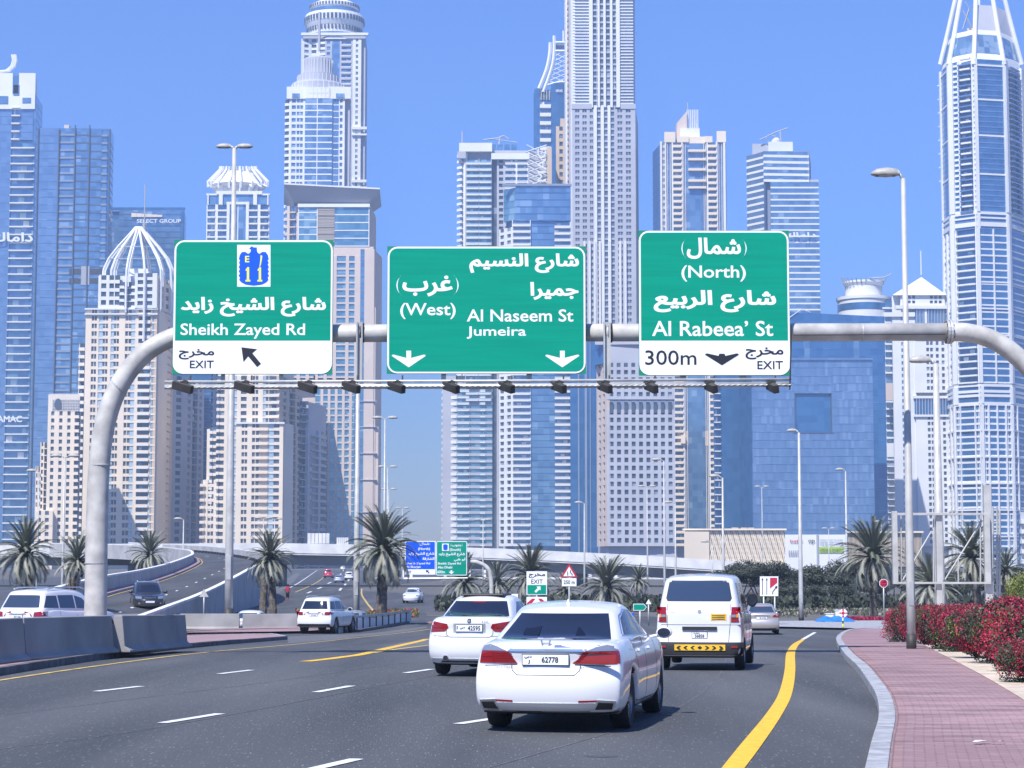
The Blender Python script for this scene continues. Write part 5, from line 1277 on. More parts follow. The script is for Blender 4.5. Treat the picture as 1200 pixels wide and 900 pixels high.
def suv(name, label, paint, px, py, hd, W=1.85, L=4.7, H=1.83, group=None, detail=True, lights=m_tail, glass=m_cglass, lv=2, cat="car"):
    k = H / 1.83
    sp_ = dict(L=L, W=W, wr=.38, ww=.25, wheels=(.95, L - .9), zb=.30, inset=.02,
        top=[(0, 1.08 * k), (.08, 1.14 * k), (1.0, 1.14 * k), (3.0, 1.10 * k), (L - .8, 1.02 * k), (L - .2, .9), (L, .7)],
        side=[(.25, .92), (.4, .98), (.6, 1.0), (.9, .985), (1.15, .92)], plan=[(0, .95), (.2, .985), (.6, 1), (L - 1.2, 1), (L - .4, .95), (L, .84)],
        rear=[(.25, .05), (.5, -.05), (.75, -.04), (.82, .02), (1.2, .04)], front=[(.2, .0), (.5, 0), (.75, .03), (1.1, .2)], rb=.14, cladding=0,
        cabin=dict(belt=1.12 * k, roof=1.78 * k, yb=(.04, L - 1.2), yt=(.42, L - 2.0), wb=W * .93, wt=W * .72, rb=.1, plan=[(0, .96), (.2, 1), (.7, 1), (1, .92)], rz=[(0, 1.72 * k), (.2, 1.77 * k), (.5, 1.79 * k), (.85, 1.74 * k), (1, 1.66 * k)]))
    loc, h = place(px, py, hd); c = Car(name, label, sp_, loc, h, paint, lv=lv, group=group, cat=cat)
    hw_ = W / 2
    c.patch("rear_window", [(-hw_ * .72, 1.22 * k), (hw_ * .72, 1.22 * k), (hw_ * .60, 1.62 * k), (-hw_ * .60, 1.62 * k)], glass, grid=.12)
    c.sym("tail_light", [(hw_ * .60, .93), (hw_ * .97, .93), (hw_ * .97, 1.10), (hw_ * .62, 1.08)], lights, off=.012, grid=.08)
    c.sides("tail_light", [(.03, .93), (.28, .95), (.22, 1.09), (.03, 1.10)], lights, off=.01)
    c.plate(-.2, .2, .86, .98, [("37164", .2, .85, .2, .8)] if detail else [])
    c.patch("chrome_strip", [(-.32, 1.0), (.32, 1.0), (.3, 1.03), (-.3, 1.03)], m_csilver, off=.012)
    c.patch("bumper_lip", [(-hw_ * .92, .36), (hw_ * .92, .36), (hw_ * .88, .5), (-hw_ * .88, .5)], m_plast, off=.012)
    c.sides("side_window", [(.30, 1.22 * k), (1.05, 1.2 * k), (1.05, 1.60 * k), (.55, 1.60 * k)], glass, off=.005, grid=.12); c.sides("side_window", [(1.12, 1.2 * k), (2.0, 1.18 * k), (2.0, 1.61 * k), (1.12, 1.61 * k)], glass, off=.005, grid=.12)
    c.sides("side_window", [(2.07, 1.18 * k), (2.95, 1.15 * k), (2.55, 1.50 * k), (2.07, 1.60 * k)], glass, off=.005, grid=.12)
    c.patch("windscreen", [(-hw_ * .72, 1.17 * k), (hw_ * .72, 1.17 * k), (hw_ * .60, 1.6 * k), (-hw_ * .60, 1.6 * k)], glass, 'front', off=.004, grid=.14)
    c.sym("headlight", [(hw_ * .5, .78), (hw_ * .9, .80), (hw_ * .88, .95), (hw_ * .52, .92)], m_clear, 'front', off=.012)
    gr = c.patch("grille", [(-hw_ * .42, .74), (hw_ * .42, .74), (hw_ * .45, .92), (-hw_ * .45, .92)], m_blk, 'front', off=.012)
    c.patch("front_bumper", [(-hw_ * .7, .42), (hw_ * .7, .42), (hw_ * .6, .6), (-hw_ * .6, .6)], m_plast, 'front', off=.008)
    c.mirror(2.75, 1.18 * k, W / 2 - .05, paint, 1.1)
    for sd in (-1, 1):
        b = MB(); b.tube([(sd * W * .32, .7, 1.80 * k), (sd * W * .33, 1.0, 1.86 * k), (sd * W * .33, L - 2.4, 1.86 * k), (sd * W * .32, L - 2.15, 1.80 * k)], .022, m_csilver, 6); b.build("roof_rail", c.root, smooth=True)
    for y0 in (1.08, 2.03): c.seam([(y0, 1.1), (y0, .45)], 'right')
    return c
c = suv("offroad_car", "silver-white off-road car left of centre, driving away past the guard rail", m_cwhite, 367, 743, 13, W=1.86, H=1.84)
c.text("FORTUNER", -.3, .3, 1.10, 1.13, m_csilver)
c = suv("estate_car", "large white off-road car behind the near barriers at the left edge", m_cwhite, 19, 757, 21, W=1.93, L=5.0, H=1.82, glass=m_cglassb)
# dark car that comes down the ramp
c = suv("offroad_car", "dark grey off-road car with bright headlights coming down the ramp", m_cdark, 155, 716, 0, W=1.86, L=4.5, H=1.82)
c.root.location = P(154, 717.5, 121); c.root.rotation_euler = (0, 0, R(180 + 14)); 
cx_ = c.root.location
c.root.location = (cx_.x, cx_.y + 4.4, cx_.z)
c.plate(-.26, .26, .55, .66, [], view='front')
for sd in (-1, 1): c.patch("fog_light", [(sd * .62 + .06 * math.cos(R(45 * i)), .52 + .06 * math.sin(R(45 * i))) for i in range(8)], m_clear, 'front', off=.012)
c.patch("grille_bar", [(-.35, .82), (.35, .82), (.36, .86), (-.36, .86)], m_chrome, 'front', off=.016)

def smallcar(name, label, paint, px, py, hd, W=1.76, L=4.5, flip=False, group=None, lv=1, full=False):
    sp_ = dict(SED); sp_.update(L=L, W=W, wheels=(.9, L - .95), inset=.03, plan=[(0, .94), (.15, .975), (.5, .99), (1.2, 1.0), (L - 1.3, 1.0), (L - .5, .95), (L, .80)],
        top=[(0, .97), (.06, 1.03), (.3, 1.06), (1.0, 1.05), (L - 1.4, 1.0), (L - .7, .9), (L - .15, .72), (L, .6)], cabin=dict(SED['cabin'], yb=(.3, L - 1.1), yt=(1.05, L - 2.1), wb=W * .89, wt=W * .66))
    sp_['cabin']['rz'] = [(0, 1.38), (.25, 1.45), (.5, 1.47), (.8, 1.44), (1, 1.38)]
    loc, h = place(px, py, hd); c = Car(name, label, sp_, loc, h, paint, lv=lv, group=group)
    if flip: c.root.rotation_euler = (0, 0, h + math.pi)
    c.patch("rear_window", [(-W * .36, 1.08), (W * .36, 1.08), (W * .29, 1.36), (-W * .29, 1.36)], m_cglassb, grid=.12); c.patch("windscreen", [(-W * .35, 1.06), (W * .35, 1.06), (W * .28, 1.36), (-W * .28, 1.36)], m_cglassb, 'front', off=.004, grid=.14)
    c.sides("side_window", [(1.0, 1.1), (L - 1.6, 1.06), (L - 2.05, 1.35), (1.4, 1.36)], m_cglass, off=.005, grid=.12)
    c.sym("tail_light", [(W * .30, .86), (W * .49, .84), (W * .48, .99), (W * .33, .97)], m_tail, off=.012, grid=.1); c.sym("headlight", [(W * .28, .66), (W * .44, .68), (W * .43, .79), (W * .3, .77)], m_clear, 'front', off=.012)
    c.plate(-.26, .26, .76, .87, [("81530", .3, .9, .2, .8)] if full else [])
    c.patch("bumper_lip", [(-W * .42, .24), (W * .42, .24), (W * .38, .32), (-W * .38, .32)], m_plast, off=.01)
    if full:
        c.patch("chrome_strip", [(-.35, .92), (.35, .92), (.33, .95), (-.33, .95)], m_chrome, off=.014); c.mirror(L - 1.75, 1.06, W / 2 - .06, paint)
        c.patch("brake_light", [(-.12, 1.33), (.12, 1.33), (.12, 1.35), (-.12, 1.35)], m_tail, off=.012)
    return c
smallcar("sedan", "pale beige sedan half hidden behind the right side of the white van", m_cbeige, 893, 744, 5, full=True, lv=2)
TG = "far cars on the highway under the overpass"
smallcar("car", "far silver car on the highway, lowest of the group under the overpass", m_csilver, 396.5, 683, 0, group=TG)
suv("car", "far white car beside the silver car under the overpass", m_cwhite, 408.5, 680, 0, group=TG, detail=False, lv=1)
suv("car", "farthest white car on the highway below the overpass girder", m_cwhite, 401.5, 668.5, 0, group=TG, detail=False, lv=1)
smallcar("car", "tiny far white car at the junction right of the large palm", m_cwhite, 487, 706, 4, flip=True, group="far cars at the junction")
smallcar("car", "silver car roof showing above the barrier left of the off-road car", m_csilver, 404, 735, 14, group="cars behind the far barrier").root.location = GY(403, 113, -.5)
smallcar("car", "white car roof showing above the barrier right of the tall lamp foot", m_cwhite, 283, 735, 10, group="cars behind the far barrier").root.location = GY(284, 113, -.5)
# red pick-up on the highway
c = suv("lorry", "far red and white lorry on the highway under the overpass", m_cred, 384, 677.5, 0, W=2.1, L=5.2, H=2.2, group=TG, detail=False, lv=1, cat="lorry")
# rider
def person(name, label, p, shirt, trousers, h=1.72):
    root = empty(name, p); tag(root, label, "person")
    me = bpy.data.meshes.new("body"); 
    v = [(0, 0, .92), (0, 0, 1.15), (0, 0, 1.38), (0, 0, 1.50), (0, .02, 1.62), (-.17, 0, 1.38), (-.24, .02, 1.12), (-.26, .1, .88), (.17, 0, 1.38), (.24, .02, 1.12), (.26, .1, .88), (-.09, 0, .88), (-.11, .03, .48), (-.11, 0, .06), (-.11, .12, .03), (.09, 0, .88), (.12, .08, .48), (.12, .05, .06), (.12, .17, .03)]
    e = [(0, 1), (1, 2), (2, 3), (3, 4), (2, 5), (5, 6), (6, 7), (2, 8), (8, 9), (9, 10), (0, 11), (11, 12), (12, 13), (13, 14), (0, 15), (15, 16), (16, 17), (17, 18)]
    rr = [.14, .14, .16, .06, .10, .075, .05, .035, .075, .05, .035, .09, .065, .045, .04, .09, .065, .045, .04]
    me.from_pydata(v, e, []); o = bpy.data.objects.new("body", me); link(o, root)
    md = o.modifiers.new("skin", 'SKIN')
    for s_, r_ in zip(me.skin_vertices[0].data, rr): s_.radius = (r_, r_ * .85)
    me.skin_vertices[0].data[0].use_root = True
    o.modifiers.new("sub", 'SUBSURF').levels = 1; me.materials.append(shirt)
    b = MB(); b.lathe([(.001, .62), (.17, .6), (.19, .45), (.165, .30), (.16, .05), (.001, .0)], trousers, 12, c=(0, .01, .38), squash=.8); b.build("trousers", root, smooth=True)
    b = MB(); b.lathe([(.001, .14), (.09, .11), (.13, .03), (.12, -.06), (.001, -.1)], trousers, 12, c=(0, .02, 1.66)); b.build("cap", root, smooth=True)
    return root
person("person", "far person in red shirt and dark trousers on the left road below the palms", GY(337, 215), m_cred, m_blk)
# ---------------------------------------------------------------- towers
def XW(px, Yd): return (px - 600.0) / FOC * Yd / (cp - (50.0 / FOC) * sp)
class Tow:
    def __init__(s, label, px, Y, name="tower", cat="skyscraper", group="towers of the skyline"):
        s.Y = Y; s.root = empty(name, (XW(px, Y), Y, gz(Y))); tag(s.root, label, cat, group); s.o = Vector(s.root.location)
        s.B = {}; s.n = {}
        s.inst = {}
    def xy(s, px, d): return Vector((XW(px, s.Y + d) - s.o.x, d))
    def z(s, py, d=0.0): return zf(py, s.Y + d) - s.o.z
    def mb(s, part): return s.B.setdefault(part, MB())
    def fbox(s, part, fr_, u0, u1, z0, z1, n0, n1, m, single=False):
        """box in a face frame: u along, n outwards"""
        o, u, n = fr_
        def C(a, b_, z): q = o + u * a + n * b_; return Vector((q.x, q.y, z))
        c = [C(u0, n1, z0), C(u1, n1, z0), C(u1, n0, z0), C(u0, n0, z0), C(u0, n1, z1), C(u1, n1, z1), C(u1, n0, z1), C(u0, n0, z1)]
        if single and s.n.get(part, 0) < 285:
            s.n[part] = s.n.get(part, 0) + 1
            key = (part, round(u1 - u0, 3), round(z1 - z0, 3), round(n1 - n0, 3), m.name, round(u.x, 4))
            if key not in s.inst:
                b = MB(); b.box8([q - c[0] for q in c], m); o_ = b.build(part, s.root, loc=c[0]); s.inst[key] = o_.data
            else:
                o_ = bpy.data.objects.new(part, s.inst[key]); link(o_, s.root); o_.location = c[0]
            return o_
        s.mb(part).box8(c, m)
    def frame(s, p0, p1):
        a = s.xy(*p0); c = s.xy(*p1); u = c - a; L = u.length; u.normalize(); n = Vector((u.y, -u.x)); return (a, u, n), L
    def prism(s, pts, ytop, ybot, m, part="core", inset=0):
        q = [s.xy(*p) for p in pts]; s.mb(part).prism([(p.x, p.y) for p in q], s.z(ybot), s.z(ytop), m)
    def face(s, p0, p1, ytop, ybot, fl, cols, wall=None, glass=None, slab=None, sp=.42, rail=None, part=None, plinth=0, proud=.0, pier=None, slabt=.14, bal=1.3, fin=.35, single=True):
        """facade between plan points p0 and p1 (px, depth), floors fl pixels high"""
        wall = wall or m_wwhite; glass = glass or m_dwin; slab = slab or wall; pier = pier or wall
        F, L = s.frame(p0, p1); zb, zt = s.z(ybot), s.z(ytop); fh = fl * s.Y / FOC * 1.02; nf = max(1, int(round((zt - zb) / fh))); fh = (zt - zb) / nf
        spec = []; 
        for t in cols.split():
            k = t[0]; w = float(t[1:]); spec.append((k, w))
        tot = sum(w for _, w in spec); u = 0.0
        gdp = -.55
        s.fbox("glazing", F, 0, L, zb, zt, -1.7, gdp - .9, glass)   # deep backing behind balconies
        for k, w in spec:
            U = L * w / tot; u0, u1 = u, u + U; u = u1
            if k == 'p': s.fbox("wall", F, u0, u1, zb, zt, -1.6, .1 + proud, pier)
            elif k == 'P': s.fbox("pilaster", F, u0, u1, zb, zt, -1.6, .9 + proud, m_wwhite, single=True)
            elif k == 's': s.fbox("wall", F, u0, u1, zb, zt, -1.6, -.7, wall)
            elif k == 'k': s.fbox("recess", F, u0, u1, zb, zt, -1.8, -1.5, m_mull)
            elif k in 'wdW':
                s.fbox("glazing", F, u0, u1, zb, zt, -1.2, gdp, glass)
                for i in range(nf): s.fbox("spandrel", F, u0, u1, zb + i * fh, zb + i * fh + fh * sp, -1.1, 0, wall)
                if k == 'd': m_ = (u0 + u1) / 2; s.fbox("mullion", F, m_ - U * .05, m_ + U * .05, zb, zt, -.9, -.12, wall)
            elif k == 'n':
                s.fbox("pale_glazing", F, u0, u1, zb, zt, -1.2, -.3, m_gpale)
                for i in range(nf): s.fbox("floor_band", F, u0, u1, zb + i * fh, zb + i * fh + fh * .22, -.5, .05, wall, single=False)
            elif k in 'gG':
                s.fbox("glazing", F, u0, u1, zb, zt, -1.2, -.1, glass)
                if k == 'g':
                    for i in range(nf): s.fbox("floor_band", F, u0, u1, zb + i * fh, zb + i * fh + fh * slabt, -.5, .05, slab, single=single and U * FOC / s.Y > 9)
            elif k == 'v':
                s.fbox("glazing", F, u0, u1, zb, zt, -1.2, -.5, glass); nv = max(2, int(U / 1.5))
                for i in range(nv): s.fbox("fin", F, u0 + U * (i + .5) / nv - .14, u0 + U * (i + .5) / nv + .14, zb, zt, -.6, fin, slab)
            elif k == 'l':
                s.fbox("glazing", F, u0, u1, zb, zt, -1.2, -.3, glass)
                for i in range(nf * 2): s.fbox("louvre", F, u0, u1, zb + i * fh / 2, zb + i * fh / 2 + fh * .16, -.4, .15, slab, single=False)
            elif k in 'bB':
                s.fbox("glazing", F, u0, u1, zb, zt, -2.6, -1.4, glass)
                for i in range(nf):
                    z0 = zb + i * fh; s.fbox("balcony", F, u0, u1, z0, z0 + fh * slabt, -1.5, bal, slab, single=single and U * FOC / s.Y > 8)
                    if k == 'B' or rail: s.fbox("parapet_band", F, u0, u1, z0 + fh * slabt, z0 + fh * .42, bal - .25, bal - .05, rail or wall)
                    if random.random() < .5: a = random.uniform(u0, u1 - U * .3); s.fbox("balcony_door", F, a, a + U * .25, z0 + fh * .15, z0 + fh * .85, -1.4, -1.25, random.choice((m_gpale, m_wwhite, m_gteal)))
        return F, L, zb, zt
    def band(s, p0, p1, y0, y1, m, out=.4, part="cornice", inn=-1.6):
        F, L = s.frame(p0, p1); s.fbox(part, F, -.2, L + .2, s.z(y1), s.z(y0), inn, out, m, single=True)
    def done(s):
        for k, b in s.B.items():
            o = b.build(k, s.root)
            if len(b.f) > 48: o["kind"] = "stuff"
        return s.root
    def logo(s, p0, p1, y0, y1, body, m=m_logo, bold=.02, out=.3):
        F, L = s.frame(p0, p1); o, u, n = F
        M = Matrix(((u.x, -n.x, 0, o.x), (u.y, -n.y, 0, o.y), (0, 0, 1, 0), (0, 0, 0, 1)))
        return text_fit(body, M, 0, L, s.z(y1), s.z(y0), m, s.root, "lettering", bold, -out)
    def tube(s, part, pts, r, m, n=6):
        """pts: (px, py, d)"""
        b = MB(); b.tube([Vector((s.xy(x, d).x, d, s.z(y, d))) for x, y, d in pts], r, m, n); return b.build(part, s.root)
GB = 690

# A: blue glass tower at the left edge
t = Tow("pale blue glass tower with balcony stack, cut off by the left picture edge", 15, 1150)
t.prism([(-40, 2), (36, 2), (44, 30), (-40, 30)], 110, GB, m_gsky)
t.face((-40, 0), (8, 0), 118, GB, 9.3, "g1", slab=m_gsky, glass=m_gsky, slabt=.04, single=False)
t.face((8, 0), (36, 0), 165, GB, 9.3, "b1", wall=m_wwhite, glass=m_gblue, slab=m_wwhite, slabt=.14)
t.face((18, .3), (36, .3), 118, 164, 9.3, "g1", slab=m_gsky, glass=m_gsky, slabt=.05)
t.face((8, 0), (18, 0), 118, 164, 9.3, "b1", glass=m_gblue, slab=m_wwhite, slabt=.15)
t.prism([(-40, -.8), (35, -.8), (37, 26), (-40, 26)], 86, 128, m_wwhite, "crown_wall")
for x0, x1, y0, y1 in ((8, 15, 86, 110), (-8, 3, 113, 122), (20, 30, 115, 121), (9, 16, 100, 112), (-30, -16, 113, 122)): t.fbox("crown_opening", t.frame((x0, -1), (x1, -1))[0], 0, t.frame((x0, -1), (x1, -1))[1], t.z(y1), t.z(y0), -.6, .1, m_gblue, single=True)
t.face((36.5, 0), (44, 30), 112, GB, 9.3, "g1", glass=m_gblue, slab=m_gblue)
for k in range(3): t.tube("crown_fin", [(8 + k * 2 - 18, 84, 3), (0 + k * 2, 83, 3), (6 + k * 2, 78, 3), (8 + k * 2, 71, 3), (6.5 + k * 2, 64, 3)], .7, m_wwhite)
t.logo((-14, -1.8), (36, -1.8), 273, 284, ar("داماك"), bold=.03); t.logo((-8, -1.8), (28, -1.8), 487.5, 495, "DAMAC", bold=.03)
t.done()
# B: wide blue glass tower
t = Tow("broad blue glass tower with dark vertical mullions beside the left edge tower", 84, 1120)
t.prism([(40, 2), (125, 2), (129, 22), (44, 24)], 150, GB, m_gblue)
t.face((40, 0), (64, 0), 150, GB, 9.0, "g8 g8 g8", glass=m_gsky, slab=m_gblue, slabt=.10, single=False)
t.face((64, 0), (84, 0), 150, GB, 9.0, "w10 w10", wall=m_wblue, glass=m_gblue, sp=.25)
t.face((84, 0), (101, 0), 150, GB, 9.0, "g1", glass=m_gblue, slab=m_mull, slabt=.16)
t.face((101, 0), (125, 0), 151, GB, 9.0, "g14 w10", wall=m_wblue, glass=m_gblue, slab=m_mull, slabt=.14, sp=.25)
t.face((125, 0), (129, 22), 158, GB, 9.0, "g1", glass=m_gdeep, slab=m_wblue)
for x, y0 in ((83.5, 147), (100.5, 147), (64.5, 152), (124.5, 152), (40, 150)): t.fbox("mullion_fin", t.frame((x - .7, 0), (x + .7, 0))[0], 0, .6, t.z(GB), t.z(y0), -.5, .8, m_mull, single=True)
t.fbox("roof_plant", t.frame((70, 6), (77, 6))[0], 0, 2.8, t.z(150), t.z(143.5), -3, 0, m_wpink)
for y0, y1, x0, x1 in ((315, 321, 80, 118), (326, 332, 80, 118)): t.band((x0, 0), (x1, 0), y0, y1, m_seam, .15, "plant_opening")
t.band((94, 0), (103, 0), 312, 334, m_wgrey, .3, "plant_panel")
t.done()
# C: glass block with Select Group letters
t = Tow("blue glass block topped by a SELECT GROUP sign behind the domed white tower", 170, 1300)
t.prism([(126, 2), (214, 2), (216, 25), (126, 25)], 247, GB, m_gdeep)
t.face((137, 0), (213, 0), 245, GB, 6.8, "g10 g10 g12 g12 g10", glass=m_gblue, slab=m_gdeep, slabt=.14, single=False)
t.face((126, .5), (137, .5), 257, GB, 6.8, "g1", glass=m_gblue, slab=m_gsky)
t.face((213, 0), (216, 25), 248, GB, 6.8, "g1", glass=m_gdeep, slab=m_gdeep)
t.band((126, .4), (214, .4), 243, 246, m_gdeep, .4)
t.logo((158, -.8), (210, -.8), 257, 261.5, "SELECT GROUP", bold=.02)
for k in range(6): t.band((152 + k * 6, -.3), (157.5 + k * 6, -.3), 250 + k * .4, 254.5, m_wcream, .6, "scaffold_board")
t.done()
# D: domed white tower
t = Tow("white residential tower with ribbed open dome and spire left of the first sign", 160, 1000)
t.prism([(104, 3), (186, 3), (203, 34), (110, 36)], 362, GB, m_wcream); t.prism([(114, 4), (183, 4), (196, 30), (118, 30)], 322, 362, m_wwhite)
t.face((115, 1), (127, 1), 322, 361, 8.8, "p2 w5 p3", glass=m_dwin); t.face((127, 1), (139, 1), 322, 361, 8.8, "w5 p1 w5")
t.face((139, 1), (157, 1), 330, 361, 8.8, "w4 g6 w3", glass=m_dwin); t.face((157, 0), (183, 0), 320, 361, 8.8, "p3 w6 p4 w6 p5")
t.face((183, 0), (200, 24), 322, 361, 8.8, "p4 w6 p4 w5 p4", wall=m_wcream)
t.face((100, 1.5), (183.5, 1.5), 361, 640, 8.8, "p6 d5 p2 n4 d5 p3 n3 d5 p6 d6 n4 p3 b12 p1 n5", wall=m_wcream, glass=m_dwin, slab=m_wwhite, slabt=.2, sp=.4, rail=m_wcream, bal=1.0)
t.face((183.5, 1.5), (203, 34), 361, GB, 8.8, "p3 w3 p3 w3 p2 b5 p3", wall=m_wtan, slab=m_wtan)  # right side walled in tan instead of cream, its shade in the colour
t.face((93, 5), (100, 5), 401, GB, 8.8, "b1", wall=m_wcream, slab=m_wcream, rail=m_wwhite); t.prism([(93, 7), (101, 7), (104, 20), (95, 20)], 401, GB, m_wcream)
for y in (361, 367): t.band((99.5, 1.2), (184, 1.2), y, y + 1.6, m_wwhite, 1.0)
cx, cyd = 160, 16; s_ = 1000 / FOC
for k in range(12):
    a = 2 * math.pi * k / 12 + .2; rx = math.cos(a); ry = math.sin(a)
    pts = [(cx + rx * r, y, cyd + ry * r * s_ * 1.0) for r, y in ((3, 266), (11, 275), (24, 289), (35, 303), (41, 316), (42, 335), (42, 362), (41, 400 if k % 3 == 0 else 366))]
    t.tube("dome_rib", pts, .62, m_wwhite, 6)
    if k % 2 == 0: t.tube("dome_rib", [(x + 2.5, y + 1, d) for x, y, d in pts[:6]], .3, m_wwhite, 5)
for y, r in ((303, 34), (289, 23)): t.tube("dome_ring", [(cx + r * math.cos(R(a)), y, cyd + r * s_ * math.sin(R(a))) for a in range(0, 361, 20)], .25, m_wgrey, 5)
t.tube("spire", [(167, 330, 16), (167, 262, 16)], .9, m_wgrey, 8); t.tube("spire", [(167, 262, 16), (167.3, 216, 16)], .35, m_wgrey, 6)
t.prism([(150, 8), (172, 8), (172, 22), (150, 22)], 312, 330, m_wwhite, "drum")
t.done()
# E: stepped cream building
t = Tow("lower stepped cream building with arched screen top at the far left", 72, 950, cat="apartment building")
t.prism([(58, 2), (95, 2), (95, 24), (58, 24)], 462, GB, m_wcream)
t.face((58, 0), (95, 0), 482, 640, 8.0, "p4 w4 p6 w4 p6 w4 p5 b6", wall=m_wcream, slab=m_wcream, rail=m_wcream)
for a, c, top in ((50, 58, 518), (45, 50, 546)): t.prism([(a, 3), (c, 3), (c, 20), (a, 20)], top, GB, m_wcream); t.face((a, 1), (c, 1), top, 640, 8.0, "p1 w2 p1 b3", wall=m_wcream, slab=m_wcream)
t.prism([(45, -3), (66, -3), (66, 3), (45, 3)], 598, GB, m_wcream, "annex"); t.face((45, -4), (66, -4), 599, 640, 8.0, "p2 w3 p3 w3 p3", wall=m_wcream)
F, L = t.frame((60, 0), (93, 0)); 
for i in range(12): t.fbox("screen_bar", F, L * i / 11 - .12, L * i / 11 + .12, t.z(482), t.z(461), -.2, .2, m_wwhite)
for i in range(7): t.fbox("screen_bar", F, 0, L, t.z(462 + i * 3.2) - .12, t.z(462 + i * 3.2) + .12, -.2, .2, m_wwhite)
b = MB(); q = t.xy(69.5, -.6); rx_ = 1.7; plate(b, [(q.x + rx_ * math.cos(R(a)), t.z(475) + (3.2 if a < 181 else 1.7) * math.sin(R(a))) for a in range(0, 360, 20)], m_mull, Matrix.Identity(4), q.y - .1, q.y + .1); b.build("arched_opening", t.root)
t.done()
# G: terraced cream tower below the first sign, with blue sliver behind
t = Tow("dark blue glass slab behind the domed tower and the terraced cream tower", 222, 1090); t.prism([(203, 2), (248, 2), (248, 30), (203, 30)], 440, GB, m_gdeep)
t.face((203, 0), (248, 0), 400, GB, 7.6, "g10 g10 g10", glass=m_gdeep, slab=m_wblue, slabt=.12, single=False); t.done()
t = Tow("terraced cream tower with stepped balconies under the sign that points to Sheikh Zayed Rd", 290, 1000)
t.prism([(256, 3), (328, 3), (345, 36), (260, 36)], 420, GB, m_wcream); t.prism([(244, 4), (262, 4), (262, 26), (246, 26)], 502, GB, m_wcream)
t.face((255, 1.5), (328, 1.5), 440, 640, 8.2, "b3 w5 p5 n8 p4 w6 p6 d6 p5 n3 d6 b8", wall=m_wcream, glass=m_dwin, slab=m_wcream, rail=m_wwhite, slabt=.2, bal=1.0)
t.face((247, 2.2), (255, 2.2), 500, 640, 8.2, "b4 w4", wall=m_wcream, slab=m_wcream, rail=m_wwhite)
t.prism([(240, 2), (258, 2), (258, 10), (240, 10)], 562, GB, m_wcream, "podium"); t.face((237, .8), (256, .8), 562, 640, 8.2, "b5 p3 d6 p3", wall=m_wcream, slab=m_wtan, rail=m_wcream)
t.prism([(290, -3), (333, -3), (345, 5), (292, 5)], 497, GB, m_wcream, "wing"); t.face((278, -4), (333, -4), 497, 640, 8.2, "p6 d6 p5 d7 b10 n6 w6 p4", wall=m_wcream, glass=m_dwin, slab=m_wcream, slabt=.2, rail=m_wcream, bal=.9)
t.face((333, -4), (350, 26), 497, GB, 8.2, "p3 w3 p3 b6 p3", wall=m_wtan, slab=m_wtan)  # right-hand sides in tan, the shade on cream walls put into colour
t.face((328, 1.5), (352, 36), 440, GB, 8.2, "p3 w4 p3 b6 p2 w3", wall=m_wtan, slab=m_wtan)  # same tan for the shaded side of the upper block
t.band((277, -4.4), (334, -4.4), 495.5, 497.5, m_wwhite, .6)
t.done()
t = Tow("shaded blue-grey tower between the terraced cream tower and the stone-fronted tower", 365, 1040)
t.prism([(348, 3), (361, 3), (383, 34), (348, 34)], 470, GB, m_wlil); t.face((352, 0), (362, 0), 470, GB, 8.2, "w3 b5 w3", wall=m_wlil, slab=m_wcream)  # dark shaded side, the shade put into lilac-grey wall colour
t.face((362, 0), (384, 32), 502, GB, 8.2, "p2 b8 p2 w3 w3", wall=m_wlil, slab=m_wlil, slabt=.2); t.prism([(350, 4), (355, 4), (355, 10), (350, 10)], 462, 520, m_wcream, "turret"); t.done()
t = Tow("shaded rear slab of the domed tower, deep blue-grey with dark window columns", 213, 1045)
t.prism([(203, 3), (217, 9), (238, 40), (203, 40)], 440, GB, m_wlil); t.face((203, 0), (218, 6), 440, GB, 8.4, "p3 w4 p3", wall=m_wlil, glass=m_dwin); t.face((218, 6), (240, 38), 440, GB, 8.4, "p4 d5 p3 b8 p3 d4 p4", wall=m_wlil, slab=m_wlil); t.done()  # lilac-grey walls carry the shade on the beige tower's right side

# F: white tower with flared ribbed crown
t = Tow("white and blue tower with a flared concrete crown behind the tall double street lamp", 277, 1100)
t.prism([(241, 2), (312, 2), (312, 34), (241, 34)], 226, GB, m_wwhite)
t.face((240, 0), (264, 0), 240, GB, 7.8, "p1 b9 P3 b10", glass=m_gblue, slab=m_wwhite, slabt=.22); t.face((290, 0), (314, 0), 240, GB, 7.8, "b10 P3 b9 p1", glass=m_gblue, slab=m_wwhite, slabt=.22)
t.face((264, -.6), (290, -.6), 237, GB, 7.8, "P3 G8 p1 G8 P3", glass=m_gblue); t.band((264, -.8), (290, -.8), 237, 240, m_wwhite, .6)
t.face((241, 0), (313, 0), 227, 240, 12, "P1 G8 P3 G24 P3 G8 P1", glass=m_gblue); t.band((252, 0), (305, 0), 224, 228, m_wwhite, .8); t.band((240, 0), (252, 0), 227, 229, m_wwhite, .5); t.band((305, 0), (314, 0), 227, 229, m_wwhite, .5)
cx, cd, s_ = 276.5, 15, 1100 / FOC
def crown(t, cx, cd, prof, m, n=24):
    b = MB(); c = t.xy(cx, cd); b.lathe([(r * t.Y / FOC, t.z(y)) for r, y in prof], m, n, c=(c.x, c.y, 0)); return b.build("crown", t.root)
crown(t, cx, cd, [(26, 226), (28, 216), (30, 216), (34, 213), (20, 198), (20, 197), (0.1, 196)], m_wwhite, 16)
for k in range(16):
    a = 2 * math.pi * k / 16 + .1; ex, ey = math.cos(a), math.sin(a)
    t.tube("crown_rib", [(cx + ex * r, y, cd + ey * r * s_) for r, y in ((27, 225), (30, 216), (36, 219), (36, 213), (22, 199), (21, 195))], .7, m_wwhite, 5)
t.done()

